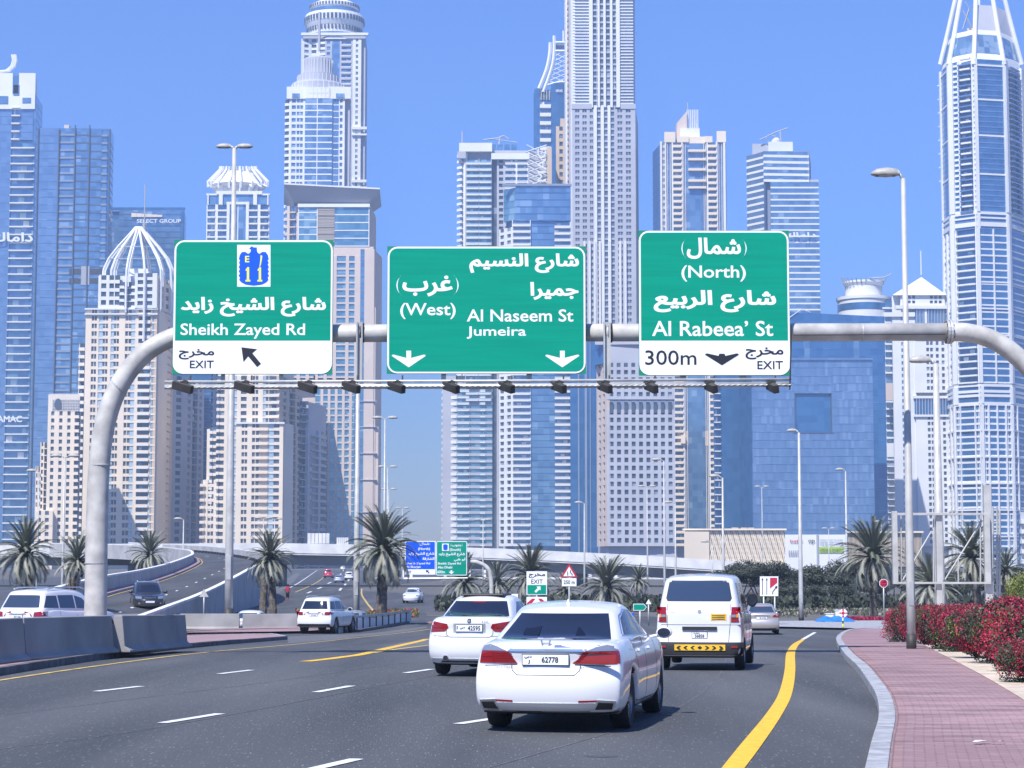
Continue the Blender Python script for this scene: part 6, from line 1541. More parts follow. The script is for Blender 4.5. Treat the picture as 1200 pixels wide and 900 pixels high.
# H: tall classical tower and the rounded one in front
t = Tow("tallest classical tower with round colonnaded top, upper left of centre", 388, 1400)
t.prism([(352, 3), (426, 3), (428, 45), (352, 45)], 40, 640, m_wlil)
t.face((350, 0), (362, 2), 45, 640, 6.6, "p2 w3 p2", wall=m_wwhite, glass=m_dwin)
t.face((362, 2), (378, 0), 45, 640, 6.6, "w4 p3 w4", wall=m_wwhite, glass=m_dwin)
t.face((378, 0), (411, 0), 48, 640, 6.6, "p2 w4 p2 G9 p2 b11 p2", wall=m_wlil, glass=m_gblue, slab=m_wlil, rail=m_wwhite, slabt=.3, bal=.6)
t.face((411, 0), (421, 0), 45, 640, 6.6, "p4 d3 p4", wall=m_wwhite, glass=m_dwin); t.face((421, 0), (428, 36), 45, 640, 6.6, "p2 w3 p2 w3 p2", wall=m_wlil)
for y in (149, 211): t.band((411, -.5), (428, -.5), y, y + 3, m_wwhite, 1.2); t.band((411, -.5), (428, -.5), y + 8, y + 10, m_wwhite, 1.0)
t.band((350, -.5), (429, -.5), 39, 42, m_wwhite, 1.5)
c1 = 389
crown(t, c1, 22, [(35, 42), (35, 38), (34, 37), (34, 33.5), (32, 33), (33, 27), (36, 20), (36, 13), (35, 10), (29, 9), (29, 3), (30, 2), (30, -2), (22, -6), (.1, -12)], m_wwhite, 40)
b = MB(); c = t.xy(c1, 22); s_ = 1400 / FOC
for k in range(48):
    a = 2 * math.pi * k / 48
    for r, y0, y1, wd in ((33.2, 32, 26.5, .5), (35.8, 19.5, 14, .75), (29.6, 2, -1.5, .5)):
        p = Vector((c.x + math.cos(a) * r * s_, c.y + math.sin(a) * r * s_, 0)); tt = Vector((-math.sin(a), math.cos(a), 0)) * wd; nn = Vector((math.cos(a), math.sin(a), 0)) * .6
        z0, z1 = Vector((0, 0, t.z(y0))), Vector((0, 0, t.z(y1))); b.box8([p - tt + z0, p + tt + z0, p + tt + nn + z0, p - tt + nn + z0, p - tt + z1, p + tt + z1, p + tt + nn + z1, p - tt + nn + z1], m_dwin)
b.build("arched_opening", t.root, kind='stuff')
b = MB(); b.lathe([(35.2 * s_, t.z(38)), (35.2 * s_, t.z(35.5))], m_gblue, 40, c=(c.x, c.y, 0)); b.lathe([(29.3 * s_, t.z(8.5)), (29.3 * s_, t.z(4))], m_gblue, 40, c=(c.x, c.y, 0)); b.build("glass_ring", t.root)
b = MB(); q = t.xy(390, -1); 
fillpoly(b, [(q.x - 8, q.y, t.z(46)), (q.x + 8, q.y, t.z(46)), (q.x + 1, q.y, t.z(39.5)), (q.x - 1, q.y, t.z(39.5))], m_wwhite); b.build("gable", t.root)
t.done()
t = Tow("pale tower with stepped rounded cap in front of the tallest classical tower", 370, 1200)
t.prism([(333, 3), (408, 3), (409, 34), (333, 34)], 114, 640, m_wlil)
t.face((331, 2), (338, 0), 116, 640, 7.6, "w3 p1", wall=m_wwhite); t.face((338, 0), (355, 0), 116, 640, 7.6, "p1 w4 p1 d6 p2", wall=m_wwhite, glass=m_gblue)
t.face((355, -1.5), (387, -1.5), 116, 640, 7.6, "g14 p1 g17", wall=m_wwhite, glass=m_gblue, slab=m_wwhite, slabt=.22)
t.face((387, 0), (402, 0), 116, 640, 7.6, "p1 g6 p1 w3 p2", wall=m_wwhite, glass=m_gblue); t.face((402, 0), (409, 30), 112, 640, 7.6, "p3 w4 p3 w4 p3", wall=m_wlil)
for a, c_ in ((333, 355), (384, 409)):
    t.prism([(a, -1), (c_, -1), (c_, 24), (a, 24)], 102, 116, m_wwhite, "shoulder"); w_ = (c_ - a) * .3; t.fbox("shoulder_opening", t.frame((a + w_, -1.2), (c_ - w_, -1.2))[0], 0, (c_ - a) * .4 * .5, t.z(115), t.z(110), -.3, .1, m_gblue)
t.prism([(355, -1.6), (384, -1.6), (384, 20), (355, 20)], 103, 116, m_wwhite, "attic")
t.face((360, -1.7), (382, -1.7), 103.5, 116, 6.2, "w2 p1 w2 p1 w2 p1 w2 p1 w2", wall=m_wwhite)
crown(t, 370, 17, [(32, 103), (32, 94), (31, 92), (25, 91), (25, 82), (18, 81), (17, 62), (14, 60), (.1, 59)], m_wlil, 36)
b = MB(); c = t.xy(370, 17); s_ = .5
for r, y0, y1 in ((32.3, 102, 93), (25.3, 91, 83), (18.2, 80, 63)):
    for k in range(30):
        a = 2 * math.pi * k / 30; b.tube([(c.x + math.cos(a) * r * s_, c.y + math.sin(a) * r * s_, t.z(y0)), (c.x + math.cos(a) * r * s_ * .985, c.y + math.sin(a) * r * s_ * .985, t.z(y1))], .22, m_wwhite, 4, cap=False)
b.build("crown_rib", t.root, kind='stuff'); t.tube("mast", [(371, 60, 17), (371, 14, 17)], .8, m_wlil, 6); t.done()

# I: rose-beige tower with wide flared roof
t = Tow("rose-beige stone and blue glass tower with wide flared roof behind the left sign", 388, 1080)
t.prism([(335, 7), (350, 3), (433, 2), (440, 40), (335, 40)], 240, GB, m_wpink)
b = MB(); z0, z1 = t.z(237), t.z(222); A_ = [t.xy(x, d) for x, d in ((343, 1), (431, 1), (431, 40), (343, 40))]; B_ = [t.xy(x, d) for x, d in ((331, -7), (444, -4), (446, 48), (331, 48))]
zt = [t.z(219), t.z(223.5), t.z(223.5), t.z(219)]
b.box8([Vector((p.x, p.y, z0)) for p in A_] + [Vector((p.x, p.y, z)) for p, z in zip(B_, zt)], m_wlil); b.box8([Vector((p.x, p.y, z)) for p, z in zip(B_, zt)] + [Vector((p.x, p.y, z + .8)) for p, z in zip(B_, zt)], m_wwhite); b.build("flared_roof", t.root)
t.face((332, 4), (348, 2), 240, 520, 8.6, "w3 p3 b8 p2", wall=m_wpink, slab=m_wpink, glass=m_gblue)
t.face((348, 0), (371, 0), 241, 284, 8.6, "p1 g20 p1", wall=m_wwhite, glass=m_gteal, slab=m_wwhite)
F, L = t.frame((371, 0), (391, 0))
for i in range(22): t.fbox("stone_course", F, 0, L, lerp(t.z(284), t.z(241), i / 22), lerp(t.z(284), t.z(241), (i + .9) / 22), -1.2, random.uniform(0, .5), m_stone, single=True)
t.face((391, 0), (432, 0), 243, 289, 9.4, "g40 p1", wall=m_wwhite, glass=m_gteal, slab=m_wwhite, slabt=.13)
t.band((348, -.2), (432, -.2), 239, 243, m_wwhite, .7)
t.prism([(335, .2), (437, .2), (437, 30), (335, 30)], 289, 300, m_wpink, "belt")
t.face((340, 0), (419, 0), 300, 445, 8.2, "p2 w4 p3 w5 p3 w5 p3 w5 p3 w5 p3 w8 p3 w5 p3", wall=m_wpink, glass=m_gteal, sp=.25)
t.face((419, 0), (438, 0), 292, 640, 8.2, "p3 g5 p12", wall=m_wpink, glass=m_gblue, slab=m_gteal, single=False)
t.face((370, -.5), (416, -.5), 456, 640, 8.0, "g6 p3 w5 p3 w5 p3 w5 p3 w5 p3 g3", wall=m_wpink, glass=m_gteal, slab=m_wpink, sp=.22)
t.face((408, 0), (419, 0), 445, 640, 8.0, "g1", glass=m_gteal, slab=m_wpink); t.prism([(338, 0), (419, 0), (419, 6), (338, 6)], 441, 456, m_wpink, "belt")
t.face((438, 0), (447, 30), 292, GB, 8.2, "p1", wall=m_wpink)
t.prism([(436, .5), (440, .5), (442, 8), (436, 8)], 360, GB, m_wpink, "buttress"); t.prism([(438, 1), (444, 1), (446, 8), (438, 8)], 500, GB, m_wpink, "buttress")
for y in (470, 500, 531, 562, 600): t.band((419, -.5), (442, -.5), y, y + .6, m_wlil, .2, "joint_band")
t.done()

# J: pale tower with curved balconies left
t = Tow("pale balconied tower with roof cradle behind the wide middle sign", 570, 1090)
t.prism([(519, 4), (612, 4), (612, 34), (519, 34)], 440, GB, m_wlil); t.prism([(540, 3), (617, 3), (617, 34), (540, 34)], 175, GB, m_wlil)
t.face((537, 4), (545, 0), 176, 440, 7.2, "b5 p2", wall=m_wwhite, slab=m_wwhite, rail=m_wwhite, glass=m_gteal); t.face((545, 0), (576, 0), 186, 470, 7.2, "p1 b14 p1 b13 p1", wall=m_wlil, slab=m_wwhite, rail=m_gpale, glass=m_gteal, slabt=.2)
t.face((576, 1), (592, 1), 186, GB, 7.2, "k5 p2 w4 p2", wall=m_wlil); t.face((592, 0), (619, 0), 186, GB, 7.2, "b8 p2 b8 p1", wall=m_wwhite, slab=m_wwhite, rail=m_wlil, glass=m_gteal)
t.band((538, -.4), (576, -.4), 168, 178, m_wwhite, 1.0, "parapet"); t.band((576, -.2), (620, -.2), 180, 187, m_wwhite, 1.0, "parapet"); t.band((536, -.6), (545, -.6), 178, 186, m_wlil, .8)
t.face((536, 0), (577, 0), 452, 640, 7.4, "b12 p1 w10 b5 w7", wall=m_wlil, slab=m_wwhite, rail=m_gpale, glass=m_gteal, slabt=.2)
cpt = t.xy(536, 12); r_ = 19 * 1090 / FOC
b = MB(); n = 25
for i in range(n):
    z = lerp(t.z(640), t.z(452), i / n); b = MB()
    b.lathe([(r_ * .6, z), (r_, z), (r_, z + 1.6), (r_ * .9, z + 1.65), (r_ * .6, z + .6)], m_wwhite, 10, c=(cpt.x, cpt.y, 0), a0=R(180), a1=R(270)); b.build("curved_balcony", t.root, smooth=False)
b = MB(); b.lathe([(r_ * .8, t.z(GB)), (r_ * .8, t.z(450))], m_gblue, 12, c=(cpt.x, cpt.y, 0)); b.build("glazing_drum", t.root)
t.tube("aerial", [(541, 168, 5), (541, 154, 5)], .25, m_wpink, 5)
t.prism([(564, 8), (608, 8), (608, 22), (564, 22)], 176, 184, m_wlil, "plant_room")
for k in range(5): t.prism([(566 + k * 8.3, 5), (572.5 + k * 8.3, 5), (572.5 + k * 8.3, 10), (566 + k * 8.3, 10)], 167, 176, m_gblue, "cooling_unit")
t.tube("cradle_arm", [(566, 164, 8), (583, 162, 8), (590, 159, 8), (596, 163, 8)], .4, m_wlil, 5); t.tube("cradle_arm", [(584, 176, 8), (586, 161, 8)], .5, m_wlil, 5); t.tube("cradle_arm", [(578, 163, 8), (598, 166, 8), (606, 167, 8)], .3, m_wlil, 5)
t.done()
# K: blue glass with white balcony wings
t = Tow("narrow blue glass tower with white balcony wings behind the middle sign", 630, 1050)
t.prism([(593, 9), (603, 3), (669, 3), (669, 30), (593, 30)], 220, GB, m_gblue)
t.face((590, 6), (604, 0), 220, 258, 8, "g10", glass=m_gteal, slab=m_gblue, slabt=.06); t.face((604, 0), (669, 0), 218, 259, 8, "g14 g14 g14 g14", glass=m_gblue, slab=m_gdeep, slabt=.10, single=False)
t.face((585, 8), (600, 0), 266, 640, 7.6, "p1 w4 p3 w4 p1", wall=m_wwhite, glass=m_dwin)
t.face((600, 0), (622, 0), 258, 640, 7.6, "p1 b20 p1", wall=m_wwhite, slab=m_wwhite, rail=m_wlil, glass=m_gblue, slabt=.26)
t.face((622, .8), (650, .8), 258, 640, 7.6, "g14 g14", glass=m_gblue, slab=m_gdeep, slabt=.08, single=False)
t.face((650, 0), (669, 0), 260, 640, 7.6, "b20 p1", wall=m_wwhite, slab=m_wwhite, rail=m_wlil, glass=m_gblue, slabt=.26)
t.band((589, -.3), (670, -.3), 215.5, 218, m_wblue, .4); t.done()
# L: curved glass tower with lattice crown
t = Tow("curved blue tower with white lattice crown just left of the tallest striped tower", 645, 1300)
t.prism([(629, 3), (668, 3), (668, 30), (629, 30)], 104, GB, m_gdeep)
cpt = t.xy(632, 9); b = MB(); b.lathe([(6.5 * .54, t.z(GB)), (6.5 * .54, t.z(106)), (3, t.z(101)), (.1, t.z(100))], m_gdeep, 18, c=(cpt.x, cpt.y, 0)); b.build("glazing_drum", t.root)
t.face((633, 0), (646, 0), 117, 640, 10, "b1", slab=m_wwhite, rail=m_wwhite, glass=m_gblue, slabt=.2); t.face((646, -.5), (664, -.5), 98, 640, 10, "G1", glass=m_gdeep)
t.logo((652, -1.2), (660, -1.2), 105.5, 108.5, "IRIS", bold=.02); t.face((633, 0), (646, 0), 106, 117, 11, "v1", slab=m_wwhite)
t.tube("crown_arc", smoothpts([(632, 104, 0), (637, 92, 0), (642, 78, 0), (645, 62, 0), (645.5, 50, 0)], 4), 1.3, m_wwhite, 6)
t.tube("crown_arc", smoothpts([(637, 108, 0), (643, 92, 0), (648, 76, 0), (650, 60, 0), (650, 42, 0)], 4), 1.1, m_wwhite, 6)
t.tube("crown_arc", [(650, 50, 0), (665, 50, 0)], .9, m_wwhite, 6); t.tube("crown_arc", [(650, 60, 0), (665, 60, 0)], .9, m_wwhite, 6); t.band((651, 2), (666, 2), 51.5, 56, m_wblue, .2, "crown_panel")
t.tube("crown_arc", smoothpts([(642, 100, 0), (652, 97, 0), (666, 96, 0)], 4), .7, m_wwhite, 6)
for i in range(7):
    y = 62 + i * 5.5; w0 = 650 - max(0, (y - 70)) * .22
    t.tube("crown_lattice", [(w0, y, .2), (666, y + 8, .2)], .3, m_wwhite, 4); t.tube("crown_lattice", [(666, y - 4, .2), (w0 - 1, y + 5, .2)], .3, m_wwhite, 4)
t.tube("spire", [(661, 50, 8), (661, 36, 8)], .6, m_wwhite, 6); t.done()
t = Tow("slim tan stair-topped tower squeezed between the curved tower and the striped tower", 657, 1220, group="small towers behind the middle sign")
t.prism([(652, 2), (664, 2), (664, 20), (652, 20)], 148, GB, m_wtan); t.prism([(657, 2), (664, 2), (664, 20), (657, 20)], 138, 148, m_wtan, "step"); t.face((652, 0), (664, 0), 148, 640, 9, "p4 w4 p4", wall=m_wtan); t.done()
t = Tow("slanted dark mesh facade with MAG letters above the blue glass tower", 628, 1200, group="small towers behind the middle sign")
t.prism([(617, 3), (647, 3), (647, 20), (617, 20)], 176, GB, m_wlil); t.prism([(641, 1), (647, 1), (647, 10), (641, 10)], 172, GB, m_wtan, "edge_pier")
for i in range(9): t.tube("mesh_bar", [(617, 178 + i * 8, 1), (641, 170 + i * 8, 1)], .35, m_wwhite, 4); t.tube("mesh_bar", [(617, 170 + i * 8, 1), (641, 182 + i * 8, 1)], .35, m_wwhite, 4)
F, L = t.frame((640, .5), (629, .5)); q = t.xy(629, 0); q2 = t.xy(640, 0)
q = t.xy(640, -.8); text_fit("MAG", Matrix(((0, 0, -1, q.x), (0, 1, 0, -.8), (1, 0, 0, 0), (0, 0, 0, 1))), t.z(213), t.z(174), 0, 5, m_logo, t.root, "lettering", .0, -.2); t.done()

# M: tallest striped tower
t = Tow("tallest tower in the centre with long white vertical stripes and fine louvred sides", 704, 1160)
t.prism([(672, 3), (742, 3), (746, 40), (668, 40)], -60, 128, m_wlil); t.prism([(672, 3), (743, 3), (747, 44), (668, 44)], 128, GB, m_wlil)
t.face((664, 26), (672, 0), -50, 640, 7.2, "P2 w3 p2 w3 P2", wall=m_wpink, glass=m_dwin)
t.face((672, 0), (691.5, 0), -50, 122, 7.2, "l1", slab=m_wwhite, glass=m_wblue); t.face((728, 0), (744, 0), -50, 122, 7.2, "l1", slab=m_wwhite, glass=m_wblue)
t.face((691.5, 0), (728, 0), -50, 126, 7.2, "P4 w4 p0.6 w0.6 P2.4 w4 P2.6 p0.5 w4 p0.5 P2.4 w4 P4", wall=m_wlil, glass=m_dwin, sp=.3)
t.band((671, -.2), (694, -.2), 122, 128, m_wlil, .8); t.band((729, -.2), (746, -.2), 122, 128, m_wlil, .8)
t.face((671, -.5), (697, -.5), 128, GB, 7.2, "p3 d4 p3 d4 p3 d3 p1", wall=m_wlil, glass=m_mwin, sp=.45)
t.face((697, -.5), (722, -.5), 124, GB, 7.2, "P3 w4 p0.5 P3 w4 P3 w4 p1", wall=m_wlil, glass=m_mwin, sp=.3); t.face((722, -.5), (746, -.5), 128, GB, 7.2, "p2 d4 p3 d4 p4", wall=m_wlil, glass=m_mwin, sp=.45)
for x in (684, 690, 696, 702, 714, 726, 732): t.fbox("pilaster", t.frame((x, -1.5), (x + 2.6, -1.5))[0], 0, 1.25, t.z(400), t.z(283), -1, .6, m_wwhite, single=True)
t.face((746, 0), (749, 40), 128, GB, 7.2, "p1", wall=m_wlil); t.done()
t = Tow("deep blue shaded slab with pale vertical stripes left of the grid-windowed block", 683, 1010)
t.prism([(668, 0), (703, 0), (703, 26), (668, 26)], 395, GB, m_gdeep); F, L = t.frame((668, 0), (703, 0))  # shadowed face of the striped tower, its shade put into the deep blue
for x, w in ((677, 1.6), (685, 2.6), (691, .9)): t.fbox("stripe", t.frame((x, -.2), (x + w, -.2))[0], 0, w * .42, t.z(GB), t.z(400), -.2, .3, m_wblue, single=True)
t.done()
# N: grid-windowed block
t = Tow("grey block with a regular grid of square windows below the right sign", 745, 850)
t.prism([(702, 19), (712, 3), (789, 2), (789, 30), (700, 30)], 400, GB, m_wlil)
t.face((699, 16), (711, 0), 425, 640, 8.8, "p2 w2 p2 w2 p2", wall=m_wpink, glass=m_dwin, sp=.55); t.face((711, 0), (790, 0), 425, 468, 8.7, "p3 w4.5 p4 w4.5 p4 w4.5 p4 w4.5 p4 w4.5 p4 w4.5 p4 w4.5 p4 w4.5 p4 w4.5 p3", wall=m_wlil, glass=m_dwin, sp=.42)
t.face((711, 0), (790, 0), 480, 640, 9.0, "p3 w4.5 p4 w4.5 p4 w4.5 p4 w4.5 p4 w4.5 p4 w4.5 p4 w4.5 p4 w4.5 p4 w4.5 p3", wall=m_wlil, glass=m_dwin, sp=.42); t.prism([(711, .4), (790, .4), (790, 10), (711, 10)], 466, 481, m_wblue, "belt")
F, L = t.frame((713, -.2), (790, -.2))
for i in range(9): t.fbox("tall_window", F, L * (i + .12) / 9, L * (i + .60) / 9, t.z(484), t.z(471), -.3, .25, m_dwin, single=True)
t.band((698, 4), (790, 1), 399, 403, m_wlil, 1.0)
t.prism([(697, 9), (708, 4), (790, 4), (790, 28), (697, 28)], 385, 425, m_gdeep, "attic"); t.done()

# O: cream and blue ribbed tower
t = Tow("cream and blue ribbed tower with stepped crown and roof slab above the right sign", 810, 1180)
t.prism([(768, 27), (777, 4), (852, 2), (853, 36), (768, 36)], 166, GB, m_wlil)
t.face((766, 26), (775, 2), 168, 640, 7.2, "g1", glass=m_gdeep, slab=m_gblue)
cols = "P2 d3 P1.5 v6 P1.5 b9 P1.5 v4 G18 v4 P1.5 b9 P1.5 v6 P2.5"
F, L, zb, zt = t.face((775, 0), (852, 0), 166, 640, 7.2, cols, wall=m_wpink, glass=m_gblue, slab=m_wcream, slabt=.25, rail=m_wcream, bal=1.6)
for y in (176, 186, 198, 211, 219): t.fbox("sky_balcony", t.frame((808, -.5), (829, -.5))[0], 0, 10.3, t.z(y + 2.6), t.z(y), -1, 1.8, m_wcream, single=True)
for x0, x1, y0 in ((780, 793, 155), (795, 809, 160), (828, 837, 160), (842, 853, 154)): t.prism([(x0, -1), (x1, -1), (x1, 14), (x0, 14)], y0, 167, m_wcream, "turret")
t.prism([(809, 0), (828, 0), (828, 12), (809, 12)], 160, 168, m_wcream, "attic"); t.prism([(799, 3), (822, 3), (822, 16), (799, 16)], 149, 162, m_wwhite, "roof_block")
b = MB(); q = [t.xy(x, 5) for x in (795, 807, 807, 795)]; fillpoly(b, [(q[0].x, 5, t.z(162)), (q[1].x, 5, t.z(162)), (q[1].x, 5, t.z(128)), (q[0].x, 5, t.z(142))], m_wpink)
b.box8([Vector((q[0].x, 5.05, t.z(162))), Vector((q[1].x, 5.05, t.z(162))), Vector((q[1].x, 14, t.z(162))), Vector((q[0].x, 14, t.z(162))), Vector((q[0].x, 5.05, t.z(142))), Vector((q[1].x, 5.05, t.z(128))), Vector((q[1].x, 14, t.z(128))), Vector((q[0].x, 14, t.z(142)))], m_wpink); b.build("roof_slab", t.root)
for k in range(7): t.tube("roof_fin", [(807.5 + k * 2.1, 152, 8), (807.5 + k * 2.1, 128.5, 8)], .32, m_wwhite, 4)
t.tube("mast", [(808, 130, 8), (808, 120, 8)], .25, m_wlil, 5)
t.prism([(793, .3), (849, .3), (849, 5), (793, 5)], 505, 522, m_wpink, "belt"); t.fbox("lantern", t.frame((797, -2), (801, -2))[0], 0, 2.6, t.z(520), t.z(510), -1, .5, m_wcream)
t.face((850, 0), (862, 22), 440, 640, 8, "G1", glass=m_gdeep, slab=m_wwhite)
t.done()
# P: tapering louvred tower with crane
t = Tow("blue-grey twisted tower with horizontal louvres and a roof crane, right of the right sign", 920, 1150)
t.prism([(880, 14), (898, 3), (951, 2), (953, 40), (882, 40)], 176, GB, m_wblue)
t.face((877, 12), (897, 0), 178, 640, 7.6, "g8 g8", glass=m_gsky, slab=m_wwhite, slabt=.34, single=False); t.face((897, 0), (951, 2), 177, 213, 7.6, "g10 g10 g10", glass=m_gblue, slab=m_wwhite, slabt=.42, single=False)
t.face((905, -1), (962, -1), 214, 640, 7.2, "g16 g16 g16", glass=m_gblue, slab=m_wwhite, slabt=.26); t.prism([(905, 0), (961, 0), (962, 24), (905, 24)], 213, GB, m_wblue, "wing")
t.prism([(884, 8), (905, 8), (905, 18), (884, 18)], 165, 178, m_wlil, "plant_room"); t.prism([(903, 5), (932, 5), (932, 22), (903, 22)], 164, 178, m_wwhite, "plant_room")
b = MB(); c = t.xy(912, 8); b.lathe([(2.4, t.z(166)), (2.6, t.z(161)), (1.2, t.z(158)), (.1, t.z(157.5))], m_wwhite, 12, c=(c.x, c.y, 0)); b.build("roof_dome", t.root)
t.tube("crane_jib", [(893, 164, 6), (912, 155, 6), (926, 150, 6)], .35, m_wlil, 4); t.tube("crane_jib", [(918, 165, 6), (917, 153, 6)], .5, m_wlil, 5); t.tube("crane_jib", [(900, 163, 6), (904, 158, 6), (912, 160, 6)], .3, m_wlil, 4)
t.logo((920, -2.6), (958, -2.6), 273, 279, ar("داماك"), bold=.03)
t.prism([(952, 1), (962, 1), (962, 12), (952, 12)], 210, 215, m_wlil, "roof_edge"); t.done()

# Q: big blue office block
t = Tow("big plain blue glass block with a square recess, behind the lone street lamp", 950, 950, cat="office block")
t.prism([(880, 1), (1022, 1), (1022, 30), (880, 30)], 422, GB, m_gdeep)
for (a, c_, y0, y1) in ((880, 930, 421, 640), (974, 1022, 421, 640), (930, 974, 421, 461), (930, 974, 506.5, 640)):
    t.face((a, 0), (c_, 0), y0, y1, 9.3, " ".join(["g1"] * max(4, int((c_ - a) / 7))), glass=m_gflick, slab=m_gblue, slabt=.05, single=False)
t.face((930, 5), (974, 5), 461, 506.5, 9.3, "g1 g1 g1 g1 g1 g1", glass=m_gblue, slab=m_gdeep, slabt=.05, single=False)
F, L = t.frame((930, 0), (974, 0)); t.fbox("recess_soffit", F, 0, L, t.z(461.6), t.z(460.8), -5, -.2, m_mull); t.fbox("recess_side", F, L - .5, L, t.z(506), t.z(461), -5, -.2, m_mull)
t.fbox("recess_side", F, 0, .5, t.z(506), t.z(461), -5, -.2, m_mull); t.band((929, 0), (975, 0), 506.5, 507.6, m_mull, .2)
t.face((865, 14), (880, 0), 421, 640, 9.3, "G1", glass=m_gdeep); t.prism([(866, 15), (880, 3), (884, 30), (866, 30)], 421, 640, m_gdeep, "wing")
t.prism([(876, 1), (897, 1), (897, 2), (876, 2)], 398, 424, m_gblue, "roof_screen") if False else None
t.band((880, -.1), (1022, -.1), 419.5, 422, m_gsky, .5); t.done()
t = Tow("darker blue glass slab rising behind the plain blue block", 985, 1010, cat="office block")
t.prism([(836, 1), (868, 1), (868, 30), (836, 30)], 440, GB, m_gdeep, "wing"); t.prism([(926, 0), (1037, 0), (1037, 40), (926, 40)], 372, GB, m_gdeep)
b = MB(); za = [t.z(y) for y in (366, 371, 371, 366)]; q = [t.xy(x, d) for x, d in ((926, -.3), (1037, -.3), (1037, 40), (926, 40))]
b.box8([Vector((p.x, p.y, t.z(380))) for p in q] + [Vector((p.x, p.y, z)) for p, z in zip(q, za)], m_gdeep); b.build("roof_fascia", t.root)
t.face((926, -.4), (1037, -.4), 382, GB, 9, "g1 g1 g1 g1 g1 g1 g1 g1", glass=m_gdeep, slab=m_gblue, slabt=.04, single=False)
for x in (942, 1000): t.prism([(x, -.7), (x + 7, -.7), (x + 7, 0), (x, 0)], 398, 425, m_gblue, "plant_bay")
t.face((836, -.3), (868, -.3), 445, 640, 8.4, "b6 G20", glass=m_gdeep, slab=m_wwhite); t.tube("roof_edge", [(926, 372, -.8), (940, 362, -.8), (950, 366, -.8)], .2, m_wwhite, 4); t.done()
# R: podium with wavy louvres and billboard wall
t = Tow("long low cream pavilion wall with wavy vertical louvres right of the overpass", 860, 620, name="pavilion", cat="pavilion", group="low buildings above the overpass")
m_gap_shade = mat('louvre_gap_shade', (.11, .10, .09), .9); t.prism([(801, .3), (917, .3), (917, 30), (801, 30)], 621, GB, m_gap_shade); t.prism([(800, -3), (829, -1), (829, 2), (801, 4)], 623, GB, m_wcream, "plain_wall")  # wall behind the louvres coloured dark, standing in for shade in the gaps
F, L = t.frame((829, 0), (917, 0))
for i in range(62):
    u0 = L * i / 62; b = MB(); o_, u_, n_ = F; w_ = .14
    pts = []
    for j in range(9): zz = lerp(t.z(664), t.z(622), j / 8); pts.append((u0 + .18 * math.sin(j * 1.9 + i * 1.3) + .1, zz))
    for (ua, za_), (ub, zb_) in zip(pts, pts[1:]):
        c8 = []
        for uu, zz in ((ua, za_), (ub, zb_)):
            for du, dn in ((-w_, .35), (w_, .35), (w_, 0), (-w_, 0)): q = o_ + u_ * (uu + du) + n_ * dn; c8.append(Vector((q.x, q.y, zz)))
        b.box8(c8, m_wcream)
    b.build("louvre", t.root)
t.band((799, -.6), (918, -.6), 619.5, 621.5, m_wcream, .6); t.band((828, -2.5), (918, -2.5), 664, 668, m_concl, .5, "base_band")
for x in (855, 866, 873): t.prism([(x, 8), (x + 8, 8), (x + 8, 14), (x, 14)], 617.5, 621, m_wpink, "roof_unit")
t.done()
t = Tow("second louvred cream pavilion wall behind the palm right of the billboard wall", 1035, 620, name="pavilion", cat="pavilion", group="low buildings above the overpass")
t.prism([(990, .3), (1076, .3), (1076, 30), (990, 30)], 624, GB, m_gap_shade); F, L = t.frame((990, 0), (1076, 0))
for i in range(58): t.fbox("louvre", F, L * i / 58 + .1, L * (i + .55) / 58, t.z(664), t.z(624), -.2, .35, m_wcream, single=True)
t.band((989, -.6), (1077, -.6), 622.5, 624.5, m_wcream, .6); t.done()
t = Tow("white printed hoarding wall with green strip between the two louvred pavilions", 953, 618, name="hoarding", cat="hoarding", group="low buildings above the overpass")
t.prism([(917, 0), (953.5, 0), (953.5, 1), (917, 1)], 626.5, 672, m_wwhite, "panel"); t.prism([(956, 0), (988.5, 0), (988.5, 1), (956, 1)], 626.5, 672, m_wwhite, "panel"); t.prism([(953.5, -.4), (956, -.4), (956, 1), (953.5, 1)], 626, 672, m_wgrey, "post")
t.logo((923, -.1), (938, -.1), 632.5, 636.5, "baby", m_sred); t.logo((944, -.1), (951.5, -.1), 632.5, 637, "op", m_leaf[1]); t.logo((957, -.1), (984, -.1), 632, 634, "COMING SOON TO DUBAI", m_wblue); t.logo((957, -.1), (984, -.1), 636, 638.5, "THE BIGGEST STORE", m_wblue)
b = MB(); a_ = t.xy(956.5, -.15); c_ = t.xy(985.5, -.15); b.box(a_.x, c_.x, a_.y - .02, a_.y + .05, t.z(648), t.z(641), mat("lime_print", (.38, .55, .08), .6)); b.build("green_strip", t.root)
t.logo((957.5, -.3), (984, -.3), 643, 646, "OPENING SHORTLY", m_bleaf[0])
t.logo((921, -.1), (935, -.1), 645, 651, "llllll", m_wgrey); t.done()

# S: round-crowned tower with curved balconies
t = Tow("white tower with round disc crown behind the blue block, left of the tall single lamp", 1015, 1160)
t.prism([(984, 16), (1042, 16), (1042, 36), (984, 36)], 352, GB, m_wlil)
crown(t, 1013, 18, [(31, 640), (31, 349), (32.5, 348), (32.5, 344.5), (22, 344), (22, 331), (24.5, 328), (24.5, 325.5), (20, 325), (.1, 325)], m_wwhite, 40)
b = MB(); c = t.xy(1013, 18); b.lathe([(31.4 * .483, t.z(361)), (31.4 * .483, t.z(353))], m_gdeep, 40, c=(c.x, c.y, 0)); b.build("glass_ring", t.root)
for k in range(14): a = math.pi * (k + .5) / 14; t.tube("crown_bracket", [(1013 + 22 * math.cos(a), 333, 18 - 22 * .483 * math.sin(a)), (1013 + 27 * math.cos(a), 325, 18 - 27 * .483 * math.sin(a))], .3, m_wgrey, 4)
t.tube("cradle_arm", [(1020, 326, 6), (1038, 325, 6), (1046, 321, 6)], .35, m_wlil, 4)
